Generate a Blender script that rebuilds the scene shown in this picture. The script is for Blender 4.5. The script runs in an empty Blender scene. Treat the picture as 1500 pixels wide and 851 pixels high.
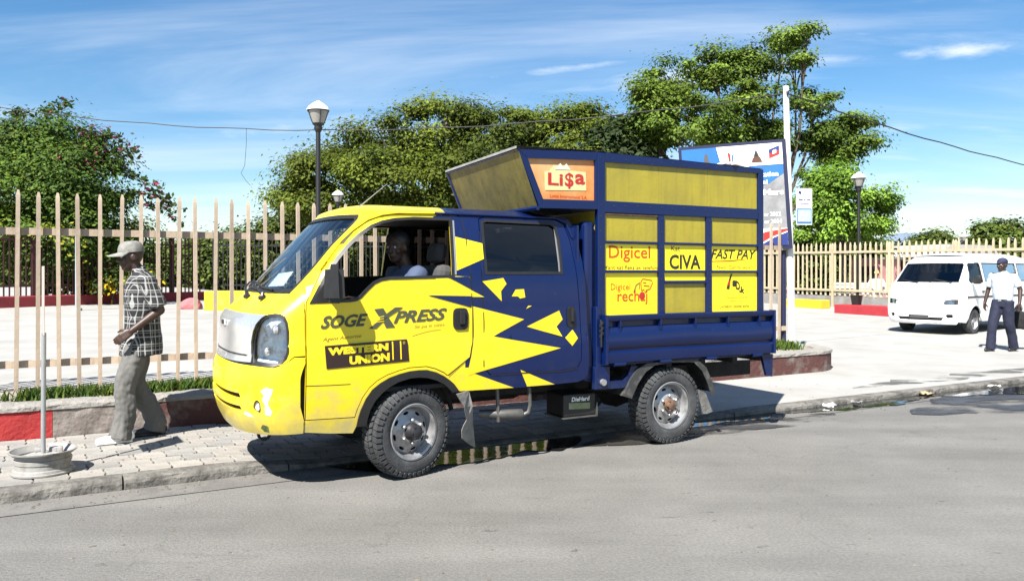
import bpy, bmesh, math, random
import numpy as np
from mathutils import Vector, Matrix

random.seed(7)
SC = bpy.context.scene
COL = SC.collection
R = math.radians

# ------------------------------------------------------------------ camera
CAM_H = 1.52
cam_d = bpy.data.cameras.new('camera')
cam_d.sensor_width = 36.0
cam_d.lens = 36.0 * 1150.0 / 1500.0
cam_d.shift_x = 10.0 / 1500.0
cam_d.shift_y = -25.0 / 1500.0
cam_d.clip_start = 0.05
cam_d.clip_end = 6000.0
cam = bpy.data.objects.new('camera', cam_d)
cam.location = (0, 0, CAM_H)
cam.rotation_euler = (R(90), 0, 0)
COL.objects.link(cam)
SC.camera = cam

# ------------------------------------------------------------------ sky and sun
SUN_EL, SUN_AZ = 50.0, 25.0          # light travels towards (sin az, cos az)
world = bpy.data.worlds.new('World')
SC.world = world
world.use_nodes = True
wn, wl = world.node_tree.nodes, world.node_tree.links
wn.clear()
w_out = wn.new('ShaderNodeOutputWorld')
w_bg = wn.new('ShaderNodeBackground')
w_sky = wn.new('ShaderNodeTexSky')
w_sky.sky_type = 'NISHITA'
w_sky.sun_disc = False
w_sky.sun_elevation = R(SUN_EL)
w_sky.sun_rotation = R(180.0 + SUN_AZ)
w_sky.air_density = 1.0
w_sky.dust_density = 0.15
w_sky.ozone_density = 1.3
w_bg.inputs['Strength'].default_value = 0.057
# thin high cloud streaks, laid on a flat layer high above the place
w_tc = wn.new('ShaderNodeTexCoord')
w_sep = wn.new('ShaderNodeSeparateXYZ')
wl.new(w_tc.outputs['Generated'], w_sep.inputs[0])
def wmath(op, a, b):
    m = wn.new('ShaderNodeMath'); m.operation = op
    for i, v in enumerate((a, b)):
        if isinstance(v, (int, float)): m.inputs[i].default_value = v
        else: wl.new(v, m.inputs[i])
    return m.outputs[0]
zc = wmath('ADD', wmath('MAXIMUM', w_sep.outputs['Z'], 0.0), 0.10)
w_cmb = wn.new('ShaderNodeCombineXYZ')
wl.new(wmath('DIVIDE', w_sep.outputs['X'], zc), w_cmb.inputs[0])
wl.new(wmath('DIVIDE', w_sep.outputs['Y'], zc), w_cmb.inputs[1])
def wcloud(scale, sx, sy, rot, lo, hi, amount, loc=(0, 0, 0)):
    mp = wn.new('ShaderNodeMapping')
    mp.inputs['Scale'].default_value = (sx, sy, 1)
    mp.inputs['Rotation'].default_value = (0, 0, rot)
    mp.inputs['Location'].default_value = loc
    wl.new(w_cmb.outputs[0], mp.inputs['Vector'])
    nz = wn.new('ShaderNodeTexNoise')
    nz.inputs['Scale'].default_value = scale
    nz.inputs['Detail'].default_value = 7
    nz.inputs['Roughness'].default_value = 0.58
    nz.inputs['Distortion'].default_value = 0.5
    wl.new(mp.outputs[0], nz.inputs['Vector'])
    mr = wn.new('ShaderNodeMapRange')
    mr.interpolation_type = 'SMOOTHSTEP'
    for k, v in (('From Min', lo), ('From Max', hi), ('To Min', 0.0), ('To Max', amount)):
        mr.inputs[k].default_value = v
    wl.new(nz.outputs['Fac'], mr.inputs['Value'])
    return mr.outputs[0]
c1 = wcloud(0.7, 0.5, 1.5, 0.25, 0.40, 0.82, 0.62, (1.3, 0.4, 0))
c2 = wcloud(1.1, 0.55, 1.5, -0.15, 0.52, 0.76, 0.70, (4.1, 2.2, 0))
def wbank(px_, py_, sx, sy, amount, seed):      # one soft cloud bank at a place on the layer
    mp = wn.new('ShaderNodeMapping'); mp.vector_type = 'TEXTURE'
    mp.inputs['Location'].default_value = (px_, py_, 0); mp.inputs['Scale'].default_value = (sx, sy, 1); mp.inputs['Rotation'].default_value = (0, 0, -.35)
    wl.new(w_cmb.outputs[0], mp.inputs['Vector'])
    ln = wn.new('ShaderNodeVectorMath'); ln.operation = 'LENGTH'; wl.new(mp.outputs[0], ln.inputs[0])
    nz = wn.new('ShaderNodeTexNoise'); nz.inputs['Scale'].default_value = 5.5; nz.inputs['Detail'].default_value = 8; nz.inputs['Roughness'].default_value = .62
    ad = wn.new('ShaderNodeVectorMath'); ad.operation = 'ADD'; ad.inputs[1].default_value = (seed, 0, 0); wl.new(w_cmb.outputs[0], ad.inputs[0]); wl.new(ad.outputs[0], nz.inputs['Vector'])
    v = wmath('SUBTRACT', wmath('ADD', 1.0, wmath('MULTIPLY', wmath('SUBTRACT', nz.outputs['Fac'], .5), 2.4)), ln.outputs['Value'])
    mr = wn.new('ShaderNodeMapRange'); mr.interpolation_type = 'SMOOTHSTEP'; mr.inputs['From Max'].default_value = 1.5; mr.inputs['To Max'].default_value = amount
    wl.new(v, mr.inputs['Value']); return mr.outputs[0]
banks = [wbank(1.46, 2.48, .26, .10, .95, 2.0), wbank(1.05, 2.62, .22, .07, .45, 5.0), wbank(.28, 2.72, .34, .06, .55, 9.0), wbank(1.9, 4.6, .7, .5, .5, 12.0), wbank(-.9, 3.4, .7, .16, .4, 3.3)]
cl = wmath('MAXIMUM', c1, c2)
for q in banks: cl = wmath('MAXIMUM', cl, q)
w_mix = wn.new('ShaderNodeMix'); w_mix.data_type = 'RGBA'
wl.new(cl, w_mix.inputs['Factor'])
w_hs = wn.new('ShaderNodeHueSaturation'); w_hs.inputs['Saturation'].default_value = 1.34; w_hs.inputs['Value'].default_value = 1.0
wl.new(w_sky.outputs[0], w_hs.inputs['Color'])
wl.new(w_hs.outputs[0], w_mix.inputs['A'])
w_mix.inputs['B'].default_value = (7.2, 7.7, 8.2, 1)
wl.new(w_mix.outputs['Result'], w_bg.inputs['Color'])
wl.new(w_bg.outputs[0], w_out.inputs[0])

sun_d = bpy.data.lights.new('sun', 'SUN')
sun_d.energy = 5.0
sun_d.angle = R(0.5)
sun_d.color = (1.0, 0.955, 0.88)
sun = bpy.data.objects.new('sun', sun_d)
tosun = Vector((-math.sin(R(SUN_AZ)) * math.cos(R(SUN_EL)), -math.cos(R(SUN_AZ)) * math.cos(R(SUN_EL)), math.sin(R(SUN_EL))))
sun.rotation_euler = tosun.to_track_quat('Z', 'Y').to_euler()
sun.location = (-8, -16, 22)
COL.objects.link(sun)

vs = SC.view_settings
SC.display_settings.display_device = 'sRGB'
vs.view_transform = 'Standard'
vs.look = 'None'
vs.exposure = 1.45
vs.gamma = 1.0
vs.use_curve_mapping = False
SC.cycles.max_bounces = 7
SC.cycles.transparent_max_bounces = 10

# ------------------------------------------------------------------ street frame: e runs along the street, n across it
PHI = R(28.6)
EX, EY = math.cos(PHI), math.sin(PHI)
def W(e, n, z=0.0):
    return Vector((e * EX - n * EY, e * EY + n * EX, z))
def EN(x, y):
    return x * EX + y * EY, -x * EY + y * EX
def sstep(a, b, t):
    t = min(1.0, max(0.0, (t - a) / (b - a)))
    return t * t * (3 - 2 * t)

# ------------------------------------------------------------------ materials
MATS = {}
def dull(name, c):
    # base colours lowered against the raised exposure, which deepens shadows; white, yellow and metal keep their full value
    k = 1.0 if any(w in name for w in ('white', 'vinyl', 'chrome', 'silver', 'cap', 'reflector', 'bowl')) else .85 if 'yellow truck' in name else .66
    return tuple(q * k for q in c)
def mat(name, col, rough=0.7, metal=0.0, var=0.0, vscale=6.0, col2=None, bump=0.0, bscale=30.0, coat=0.0, spec=0.5, detail=5, emit=None, attr=None, lo=0.35, hi=0.65):
    if name in MATS: return MATS[name]
    col = dull(name, col); col2 = dull(name, col2) if col2 else None
    m = bpy.data.materials.new(name); m.use_nodes = True
    N, L = m.node_tree.nodes, m.node_tree.links
    b = N['Principled BSDF']
    b.inputs['Base Color'].default_value = (*col, 1)
    b.inputs['Roughness'].default_value = rough
    b.inputs['Metallic'].default_value = metal
    b.inputs['Specular IOR Level'].default_value = spec
    if coat:
        b.inputs['Coat Weight'].default_value = coat
        b.inputs['Coat Roughness'].default_value = 0.06
    tc = N.new('ShaderNodeTexCoord')
    if var or col2:
        nz = N.new('ShaderNodeTexNoise')
        nz.inputs['Scale'].default_value = vscale; nz.inputs['Detail'].default_value = detail
        nz.inputs['Roughness'].default_value = 0.62
        L.new(tc.outputs['Object'], nz.inputs['Vector'])
        mr = N.new('ShaderNodeMapRange'); mr.inputs['From Min'].default_value = lo; mr.inputs['From Max'].default_value = hi
        L.new(nz.outputs['Fac'], mr.inputs['Value'])
        mx = N.new('ShaderNodeMix'); mx.data_type = 'RGBA'
        c2 = col2 if col2 else tuple(c * (1 - var) for c in col)
        c1 = col if col2 else tuple(min(1, c * (1 + var)) for c in col)
        mx.inputs['A'].default_value = (*c1, 1); mx.inputs['B'].default_value = (*c2, 1)
        L.new(mr.outputs[0], mx.inputs['Factor'])
        L.new(mx.outputs['Result'], b.inputs['Base Color'])
    if attr:
        at = N.new('ShaderNodeAttribute'); at.attribute_name = attr
        L.new(at.outputs['Color'], b.inputs['Base Color'])
    if bump:
        nb = N.new('ShaderNodeTexNoise'); nb.inputs['Scale'].default_value = bscale; nb.inputs['Detail'].default_value = 6
        L.new(tc.outputs['Object'], nb.inputs['Vector'])
        bp = N.new('ShaderNodeBump'); bp.inputs['Strength'].default_value = bump; bp.inputs['Distance'].default_value = 0.02
        L.new(nb.outputs['Fac'], bp.inputs['Height']); L.new(bp.outputs[0], b.inputs['Normal'])
    if emit:
        b.inputs['Emission Color'].default_value = (*col, 1); b.inputs['Emission Strength'].default_value = emit
    MATS[name] = m
    return m

def glass_mat(name, tint, gloss=0.06, rough=0.02):
    if name in MATS: return MATS[name]
    m = bpy.data.materials.new(name); m.use_nodes = True
    N, L = m.node_tree.nodes, m.node_tree.links
    N.clear()
    out = N.new('ShaderNodeOutputMaterial'); mix = N.new('ShaderNodeMixShader')
    tr = N.new('ShaderNodeBsdfTransparent'); gl = N.new('ShaderNodeBsdfGlossy')
    tr.inputs['Color'].default_value = (*tint, 1)
    gl.inputs['Roughness'].default_value = rough
    lw = N.new('ShaderNodeFresnel'); lw.inputs['IOR'].default_value = 1.5
    ad = N.new('ShaderNodeMath'); ad.operation = 'ADD'; ad.inputs[1].default_value = gloss
    L.new(lw.outputs[0], ad.inputs[0]); L.new(ad.outputs[0], mix.inputs[0])
    L.new(tr.outputs[0], mix.inputs[1]); L.new(gl.outputs[0], mix.inputs[2]); L.new(mix.outputs[0], out.inputs[0])
    MATS[name] = m
    return m

def leaf_mat(name, rough=0.45, trans=0.35):
    m = bpy.data.materials.new(name); m.use_nodes = True
    N, L = m.node_tree.nodes, m.node_tree.links
    b = N['Principled BSDF']; out = N['Material Output']
    at = N.new('ShaderNodeAttribute'); at.attribute_name = 'tint'
    b.inputs['Roughness'].default_value = rough
    b.inputs['Specular IOR Level'].default_value = 0.18
    L.new(at.outputs['Color'], b.inputs['Base Color'])
    t = N.new('ShaderNodeBsdfTranslucent'); L.new(at.outputs['Color'], t.inputs['Color'])
    mx = N.new('ShaderNodeMixShader'); mx.inputs[0].default_value = trans
    L.new(b.outputs[0], mx.inputs[1]); L.new(t.outputs[0], mx.inputs[2]); L.new(mx.outputs[0], out.inputs[0])
    return m

# ------------------------------------------------------------------ object helpers
def tag(o, label=None, cat=None, group=None, kind=None):
    if label: o['label'] = label
    if cat: o['category'] = cat
    if group: o['group'] = group
    if kind: o['kind'] = kind
    return o
def empty(name, loc=(0, 0, 0), rz=0.0, label=None, cat=None, group=None):
    o = bpy.data.objects.new(name, None); COL.objects.link(o)
    o.location = loc; o.rotation_euler = (0, 0, rz); o.empty_display_size = 0.2
    return tag(o, label, cat, group)
def link(name, me, m=None, parent=None, loc=None):
    o = bpy.data.objects.new(name, me); COL.objects.link(o)
    if m is not None and not me.materials: me.materials.append(m)
    if parent is not None: o.parent = parent
    if loc is not None: o.location = loc
    return o
def copy_tree(o, parent=None):
    c = o.copy(); COL.objects.link(c); c.parent = parent
    for ch in list(o.children): copy_tree(ch, c)
    return c

class MB:
    """collects simple shapes into one mesh"""
    def __init__(self): self.v = []; self.f = []; self.sm = []
    def add(self, vs, fs, smooth=False):
        o = len(self.v); self.v += [tuple(p) for p in vs]
        self.f += [tuple(i + o for i in f) for f in fs]; self.sm += [smooth] * len(fs)
        return self
    def box(self, c, s, mtx=None):
        hx, hy, hz = s[0] / 2, s[1] / 2, s[2] / 2
        P = [Vector((x, y, z)) for z in (-hz, hz) for y in (-hy, hy) for x in (-hx, hx)]
        if mtx is not None: P = [mtx @ p for p in P]
        c = Vector(c)
        return self.add([p + c for p in P], [(0, 2, 3, 1), (4, 5, 7, 6), (0, 1, 5, 4), (2, 6, 7, 3), (0, 4, 6, 2), (1, 3, 7, 5)])
    def rbox(self, c, s, b, mtx=None):
        """box with chamfered edges"""
        bm = bmesh.new(); bmesh.ops.create_cube(bm, size=1.0)
        for q in bm.verts: q.co = Vector((q.co.x * s[0], q.co.y * s[1], q.co.z * s[2]))
        bmesh.ops.bevel(bm, geom=list(bm.edges), offset=b, segments=2, affect='EDGES', profile=0.5)
        for q in bm.verts: q.co = (mtx @ q.co if mtx is not None else q.co) + Vector(c)
        bm.verts.index_update()
        self.add([q.co[:] for q in bm.verts], [[q.index for q in f.verts] for f in bm.faces], False); bm.free(); return self
    def tube(self, path, rad, seg=8, caps=True, flat=1.0):
        path = [Vector(p) for p in path]; n = len(path)
        if not hasattr(rad, '__len__'): rad = [rad] * n
        vs, fs = [], []
        up = None
        for i, p in enumerate(path):
            t = (path[min(i + 1, n - 1)] - path[max(i - 1, 0)])
            t = t.normalized() if t.length > 1e-9 else Vector((0, 0, 1))
            if up is None: up = Vector((0, 0, 1)) if abs(t.z) < 0.9 else Vector((1, 0, 0))
            a = t.cross(up).normalized(); b = a.cross(t).normalized(); up = b
            for k in range(seg):
                g = 2 * math.pi * k / seg
                vs.append(p + (a * math.cos(g) + b * math.sin(g) * flat) * rad[i])
        for i in range(n - 1):
            for k in range(seg):
                k2 = (k + 1) % seg
                fs.append((i * seg + k, i * seg + k2, (i + 1) * seg + k2, (i + 1) * seg + k))
        if caps:
            fs.append(tuple(range(seg))[::-1]); fs.append(tuple((n - 1) * seg + k for k in range(seg)))
        self.add(vs, fs, True)
        return self
    def lathe(self, prof, seg=32, axis='Z', c=(0, 0, 0), smooth=True):
        """prof: (radius, height) pairs"""
        vs, fs = [], []
        for r, h in prof:
            for k in range(seg):
                g = 2 * math.pi * k / seg
                x, y = r * math.cos(g), r * math.sin(g)
                p = (x, y, h) if axis == 'Z' else (x, h, y) if axis == 'Y' else (h, x, y)
                vs.append((p[0] + c[0], p[1] + c[1], p[2] + c[2]))
        for i in range(len(prof) - 1):
            for k in range(seg):
                k2 = (k + 1) % seg
                fs.append((i * seg + k, i * seg + k2, (i + 1) * seg + k2, (i + 1) * seg + k))
        return self.add(vs, fs, smooth)
    def prism(self, poly, d0, d1, axis='Y'):
        """polygon in two axes, extruded along the third"""
        n = len(poly)
        def P(a, b, d): return (a, d, b) if axis == 'Y' else (a, b, d) if axis == 'Z' else (d, a, b)
        vs = [P(a, b, d0) for a, b in poly] + [P(a, b, d1) for a, b in poly]
        fs = [tuple(range(n)), tuple(range(2 * n - 1, n - 1, -1))] + [(i, i + n, (i + 1) % n + n, (i + 1) % n) for i in range(n)]
        return self.add(vs, fs)
    def mesh(self, name, sharp=40):
        me = bpy.data.meshes.new(name)
        me.from_pydata(self.v, [], self.f)
        me.polygons.foreach_set('use_smooth', self.sm)
        me.update()
        if any(self.sm): me.set_sharp_from_angle(angle=R(sharp))
        return me
    def build(self, name, m, parent=None, loc=None, sharp=40):
        return link(name, self.mesh(name, sharp), m, parent, loc)

def fix_normals(me):
    bm = bmesh.new(); bm.from_mesh(me); bmesh.ops.recalc_face_normals(bm, faces=list(bm.faces)); bm.to_mesh(me); bm.free()

def skin(name, outer, holes, fn, m, parent, step=(0.08, 0.08), lip=0.02, out=None, smooth=True, sharp=50, cuts=()):
    """polygon with holes given in two surface coordinates, cut on a grid and laid onto the curved surface fn(a, b, depth)"""
    bm = bmesh.new(); edges = []
    for loop in [outer] + list(holes):
        vsq = [bm.verts.new((a, b, 0)) for a, b in loop]
        for i in range(len(vsq)): edges.append(bm.edges.new((vsq[i], vsq[(i + 1) % len(vsq)])))
    bmesh.ops.triangle_fill(bm, use_beauty=True, use_dissolve=False, edges=edges)
    for ax in (0, 1):
        lo = min(p[ax] for p in outer); hi = max(p[ax] for p in outer)
        k = math.floor(lo / step[ax]) + 1
        while k * step[ax] < hi:
            co = [0, 0, 0]; no = [0, 0, 0]; co[ax] = k * step[ax]; no[ax] = 1
            bmesh.ops.bisect_plane(bm, geom=list(bm.verts) + list(bm.edges) + list(bm.faces), plane_co=co, plane_no=no, dist=1e-5)
            k += 1
    for co, no in cuts:
        bmesh.ops.bisect_plane(bm, geom=list(bm.verts) + list(bm.edges) + list(bm.faces), plane_co=co, plane_no=no, dist=1e-5)
    bmesh.ops.dissolve_limit(bm, angle_limit=0.001, verts=[], edges=[e for e in bm.edges if len(e.link_faces) == 2 and not (abs(e.verts[0].co.x - e.verts[1].co.x) < 1e-6 or abs(e.verts[0].co.y - e.verts[1].co.y) < 1e-6)])
    if lip:
        be = [e for e in bm.edges if e.is_boundary]
        for e in be: e.smooth = False
        r = bmesh.ops.extrude_edge_only(bm, edges=be)
        for g in r['geom']:
            if isinstance(g, bmesh.types.BMVert): g.co.z = lip
    for q in bm.verts: q.co = Vector(fn(q.co.x, q.co.y, q.co.z))
    bm.normal_update()
    if out is not None:
        s = sum((f.normal * f.calc_area() for f in bm.faces), Vector()).dot(Vector(out))
        bmesh.ops.recalc_face_normals(bm, faces=list(bm.faces))
        bm.normal_update()
        s = sum((f.normal * f.calc_area() for f in bm.faces), Vector()).dot(Vector(out))
        if s < 0: bmesh.ops.reverse_faces(bm, faces=list(bm.faces))
    me = bpy.data.meshes.new(name); bm.to_mesh(me); bm.free()
    if smooth: me.polygons.foreach_set('use_smooth', [True] * len(me.polygons)); me.set_sharp_from_angle(angle=R(sharp))
    return link(name, me, m, parent)

def text_geo(s, shear=0.0, bold=0.0, spacing=1.0):
    """outline lettering as flat polygons scaled to unit height and its own width"""
    c = bpy.data.curves.new('lettering', 'FONT'); c.body = s; c.shear = shear; c.offset = bold; c.resolution_u = 3; c.space_character = spacing
    o = bpy.data.objects.new('lettering', c); COL.objects.link(o)
    me = o.evaluated_get(bpy.context.evaluated_depsgraph_get()).to_mesh()
    v = np.array([p.co[:2] for p in me.vertices]); f = [tuple(p.vertices) for p in me.polygons]
    o.to_mesh_clear() if False else None
    bpy.data.objects.remove(o); bpy.data.curves.remove(c)
    v -= v.min(axis=0)
    return v, f
def lettering(name, s, fn, x0, x1, z0, z1, m, parent, slope=0.0, shear=0.0, bold=0.0, spacing=1.0, depth=-0.004):
    """writing laid on the surface fn between x0..x1 and z0..z1"""
    v, f = text_geo(s, shear, bold, spacing)
    w, h = v.max(axis=0)
    P = [fn(x0 + a / w * (x1 - x0), z0 + b / h * (z1 - z0) + slope * (a / w * (x1 - x0)), depth) for a, b in v]
    me = bpy.data.meshes.new(name); me.from_pydata([tuple(p) for p in P], [], f); me.update()
    return link(name, me, m, parent)

# ================================================================== THE SETTING
M_asphalt = mat('asphalt', (0.190, 0.184, 0.172), 0.9, var=0.10, vscale=1.3, bump=0.35, bscale=90, detail=9)
def tune_asphalt(m):
    """fine aggregate, dusty bands along the street and a few old patches"""
    N, L = m.node_tree.nodes, m.node_tree.links
    b = N['Principled BSDF']; src = b.inputs['Base Color'].links[0].from_socket
    tc = N.new('ShaderNodeTexCoord')
    mp = N.new('ShaderNodeMapping'); mp.inputs['Rotation'].default_value = (0, 0, -PHI); mp.inputs['Scale'].default_value = (0.25, 1.6, 1)
    L.new(tc.outputs['Object'], mp.inputs['Vector'])
    nz = N.new('ShaderNodeTexNoise'); nz.inputs['Scale'].default_value = 1.1; nz.inputs['Detail'].default_value = 8
    L.new(mp.outputs[0], nz.inputs['Vector'])
    r1 = N.new('ShaderNodeMapRange'); r1.inputs['From Min'].default_value = .4; r1.inputs['From Max'].default_value = .66; r1.inputs['To Min'].default_value = 1.10; r1.inputs['To Max'].default_value = .85
    L.new(nz.outputs['Fac'], r1.inputs['Value'])
    sp = N.new('ShaderNodeTexNoise'); sp.inputs['Scale'].default_value = 55; sp.inputs['Detail'].default_value = 3
    L.new(tc.outputs['Object'], sp.inputs['Vector'])
    r2 = N.new('ShaderNodeMapRange'); r2.inputs['From Min'].default_value = .3; r2.inputs['From Max'].default_value = .7; r2.inputs['To Min'].default_value = .82; r2.inputs['To Max'].default_value = 1.18
    L.new(sp.outputs['Fac'], r2.inputs['Value'])
    # scattered dark droppings / tar spots
    vo = N.new('ShaderNodeTexNoise'); vo.inputs['Scale'].default_value = 5.5; vo.inputs['Detail'].default_value = 4; vo.inputs['Roughness'].default_value = .75
    mp2 = N.new('ShaderNodeMapping'); mp2.inputs['Rotation'].default_value = (0, 0, -PHI); mp2.inputs['Scale'].default_value = (.7, 1.7, 1)
    L.new(tc.outputs['Object'], mp2.inputs['Vector']); L.new(mp2.outputs[0], vo.inputs['Vector'])
    r3 = N.new('ShaderNodeMapRange'); r3.inputs['From Min'].default_value = .63; r3.inputs['From Max'].default_value = .72; r3.inputs['To Min'].default_value = 1; r3.inputs['To Max'].default_value = .5
    L.new(vo.outputs['Fac'], r3.inputs['Value'])
    dn = N.new('ShaderNodeTexNoise'); dn.inputs['Scale'].default_value = 1.7; dn.inputs['Detail'].default_value = 6
    L.new(tc.outputs['Object'], dn.inputs['Vector'])
    av = N.new('ShaderNodeVectorMath'); av.operation = 'MULTIPLY_ADD'; av.inputs[1].default_value = (.9, .9, 0); L.new(dn.outputs['Color'], av.inputs[0]); L.new(tc.outputs['Object'], av.inputs[2])
    vr = N.new('ShaderNodeTexVoronoi'); vr.feature = 'DISTANCE_TO_EDGE'; vr.inputs['Scale'].default_value = .34; L.new(av.outputs[0], vr.inputs['Vector'])
    r4 = N.new('ShaderNodeMapRange'); r4.inputs['From Min'].default_value = .0; r4.inputs['From Max'].default_value = .0035; r4.inputs['To Min'].default_value = .86; r4.inputs['To Max'].default_value = 1; L.new(vr.outputs['Distance'], r4.inputs['Value'])
    def mul(a, bb):
        x = N.new('ShaderNodeMath'); x.operation = 'MULTIPLY'; L.new(a, x.inputs[0]); L.new(bb, x.inputs[1]); return x.outputs[0]
    f = mul(mul(mul(r1.outputs[0], r2.outputs[0]), r3.outputs[0]), r4.outputs[0])
    mx = N.new('ShaderNodeVectorMath'); mx.operation = 'SCALE'
    L.new(src, mx.inputs[0]); L.new(f, mx.inputs['Scale']); L.new(mx.outputs[0], b.inputs['Base Color'])
tune_asphalt(M_asphalt)
M_conc = mat('pale concrete', (0.46, 0.45, 0.425), 0.88, var=0.0, vscale=1.1, bump=0.2, bscale=60, detail=14, col2=(0.36, 0.35, 0.325), lo=.38, hi=.70)
M_kerb = mat('worn kerb concrete', (0.23, 0.217, 0.195), 0.92, col2=(0.07, 0.065, 0.058), vscale=6, bump=0.9, bscale=28, detail=10, lo=.42, hi=.68)
M_gutter = mat('gutter concrete', (0.20, 0.19, 0.178), 0.9, col2=(0.11, 0.105, 0.098), vscale=3.5, bump=0.3, bscale=60, detail=9, lo=.45, hi=.72)
M_paver = mat('dusty paving block', (0.345, 0.33, 0.30), 0.9, var=0.13, vscale=5, bump=0.3, bscale=50, detail=7)
M_joint = mat('sandy paver joint', (0.20, 0.185, 0.16), 0.95, var=0.2, vscale=9)
M_soil = mat('dry soil', (0.17, 0.13, 0.09), 0.95, var=0.25, vscale=8, bump=0.5)
M_earth = mat('dry earth', (0.26, 0.23, 0.17), 0.95, var=0.2, vscale=0.3)

def structure(o): o['kind'] = 'structure'; return o
def flat(name, pts, m, z=0.0):
    me = bpy.data.meshes.new(name); me.from_pydata([(*p[:2], z) for p in pts], [], [tuple(range(len(pts)))]); me.update()
    return link(name, me, m)
def gridsheet(name, m, es, ns, zf):
    vs = [W(e, n, zf(e, n)) for n in ns for e in es]; k = len(es)
    fs = [(j * k + i, j * k + i + 1, (j + 1) * k + i + 1, (j + 1) * k + i) for j in range(len(ns) - 1) for i in range(k - 1)]
    me = bpy.data.meshes.new(name); me.from_pydata(vs, [], fs); me.polygons.foreach_set('use_smooth', [True] * len(fs)); me.update()
    return link(name, me, m)

def zs(e):      # pavement height along the kerb: it dips where vehicles drive over it
    return 0.090 - 0.058 * sstep(0.9, 1.9, e) + 0.038 * sstep(5.2, 6.5, e)
def zcourt(e, n):
    left = 0.335 + 0.008 * max(0, n - 9)
    right = 0.07 + 0.010 * max(0, n - 8.4) + 0.006 * max(0, e - 14)
    t = sstep(4.5, 9.6, e)
    return left * (1 - t) + right * t

KN = 6.10       # kerb line
structure(flat('ground', [(-2500, -2500), (2500, -2500), (2500, 2500), (-2500, 2500)], M_earth, -0.30))
road = structure(flat('road', [W(-200, -8), W(200, -8), W(200, KN + .05), W(-200, KN + .05)], M_asphalt, 0.0))
structure(gridsheet('road_verge', M_conc, [-200, 200], [-40, -8], lambda e, n: 0.004))
structure(gridsheet('gutter', M_gutter, [-60 + i * 2 for i in range(90)], [KN - .30, KN + .02], lambda e, n: 0.005))

fr = lambda a, b, n: [a + (b - a) * i / n for i in range(n + 1)]
structure(gridsheet('court_pavement', M_conc, fr(-70, -2, 8) + fr(-1, 30, 62) + fr(34, 120, 10), fr(8.05, 30, 22) + fr(34, 130, 12), zcourt))
def zdrive(e, n):
    t = (n - 6.24) / 1.81
    return zs(e) * (1 - t) + (zs(e) if e < 9.6 else zcourt(e, 8.05)) * t
structure(gridsheet('driveway_apron', M_conc, fr(5.62, 30, 50) + fr(34, 120, 10), fr(6.24, 8.05, 6), zdrive))
pav = structure(gridsheet('pavement', M_joint, fr(-8, 6, 60), fr(6.2, 8.1, 4), lambda e, n: zs(e) - .014))

# paving blocks, one by one, each a little uneven
def paver_mesh(k):
    rr = random.Random(k)
    a, b = 0.106, 0.0985          # half sizes, zigzag long edges like interlocking blocks
    zz = .014
    ring = [(-a, -b), (-a / 3, -b + zz * .4), (a / 3, -b - zz * .4), (a, -b), (a + zz, -b / 3), (a - zz * .2, b / 3), (a, b), (a / 3, b - zz * .4), (-a / 3, b + zz * .4), (-a, b), (-a - zz * .2, b / 3), (-a + zz, -b / 3)]
    ring = [(x + rr.uniform(-.002, .002), y + rr.uniform(-.002, .002)) for x, y in ring]
    n = len(ring)
    vs = [(x, y, -.05) for x, y in ring] + [(x, y, -.004) for x, y in ring] + [(x * .955, y * .95, 0) for x, y in ring]
    fs = [(i, (i + 1) % n, n + (i + 1) % n, n + i) for i in range(n)] + [(n + i, n + (i + 1) % n, 2 * n + (i + 1) % n, 2 * n + i) for i in range(n)] + [tuple(2 * n + i for i in range(n))]
    me = bpy.data.meshes.new('paving_block'); me.from_pydata(vs, [], fs); me.update(); me.materials.append(M_pv[k % 3]); return me
M_pv = [M_paver, mat('paving block warm', (0.365, 0.34, 0.305), 0.9, var=0.12, vscale=6, bump=0.3, bscale=50, detail=7), mat('paving block grey', (0.315, 0.305, 0.285), 0.9, var=0.15, vscale=4, bump=0.3, bscale=50, detail=7)]
PV = [paver_mesh(k) for k in range(9)]
rp = random.Random(3)
for j in range(8):
    n = 6.365 + j * 0.208
    i = 0
    while True:
        e = -1.05 + i * 0.222 + (0.111 if j % 2 else 0)
        i += 1
        if e > 5.5: break
        o = link('paving_block', PV[rp.randrange(9)], None, pav, W(e, n, zs(e) + rp.uniform(-.003, .003)))
        sl = (zs(e + .1) - zs(e - .1)) / .2
        o.rotation_euler = (rp.uniform(-.008, .008), -math.atan(sl) + rp.uniform(-.008, .008), PHI + rp.uniform(-.015, .015))

# kerb stones
kerb = empty('kerb', (0, 0, 0)); kerb['kind'] = 'structure'
e0 = -4.3; ki = 0
while e0 < 26:
    rr = random.Random(ki + 40); ln = 1.16 + rr.uniform(-.06, .06)
    secs = 9; vs = []; fs = []
    prof = [(KN, -.06), (KN + .004, .55), (KN + .012, .86), (KN + .035, 1.0), (KN + .145, 1.0), (KN + .15, .5), (KN + .15, -.06)]
    for s in range(secs + 1):
        e = e0 + .006 + (ln - .012) * s / secs; h = zs(e)
        for q, (n, t) in enumerate(prof):
            wob = rr.uniform(-.006, .006) if 0 < q < 4 else 0
            vs.append(W(e, n + wob, (t * h if t > 0 else t) + (rr.uniform(-.008, .002) if 1 < q < 4 else 0)))
    L = len(prof)
    for s in range(secs):
        for q in range(L - 1): fs.append((s * L + q, (s + 1) * L + q, (s + 1) * L + q + 1, s * L + q + 1))
    fs += [tuple(range(L)), tuple(secs * L + q for q in range(L))[::-1]]
    me = bpy.data.meshes.new('kerb_stone'); me.from_pydata(vs, [], fs); me.update(); fix_normals(me)
    link('kerb_stone', me, M_kerb, kerb)
    e0 += ln; ki += 1

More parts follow.
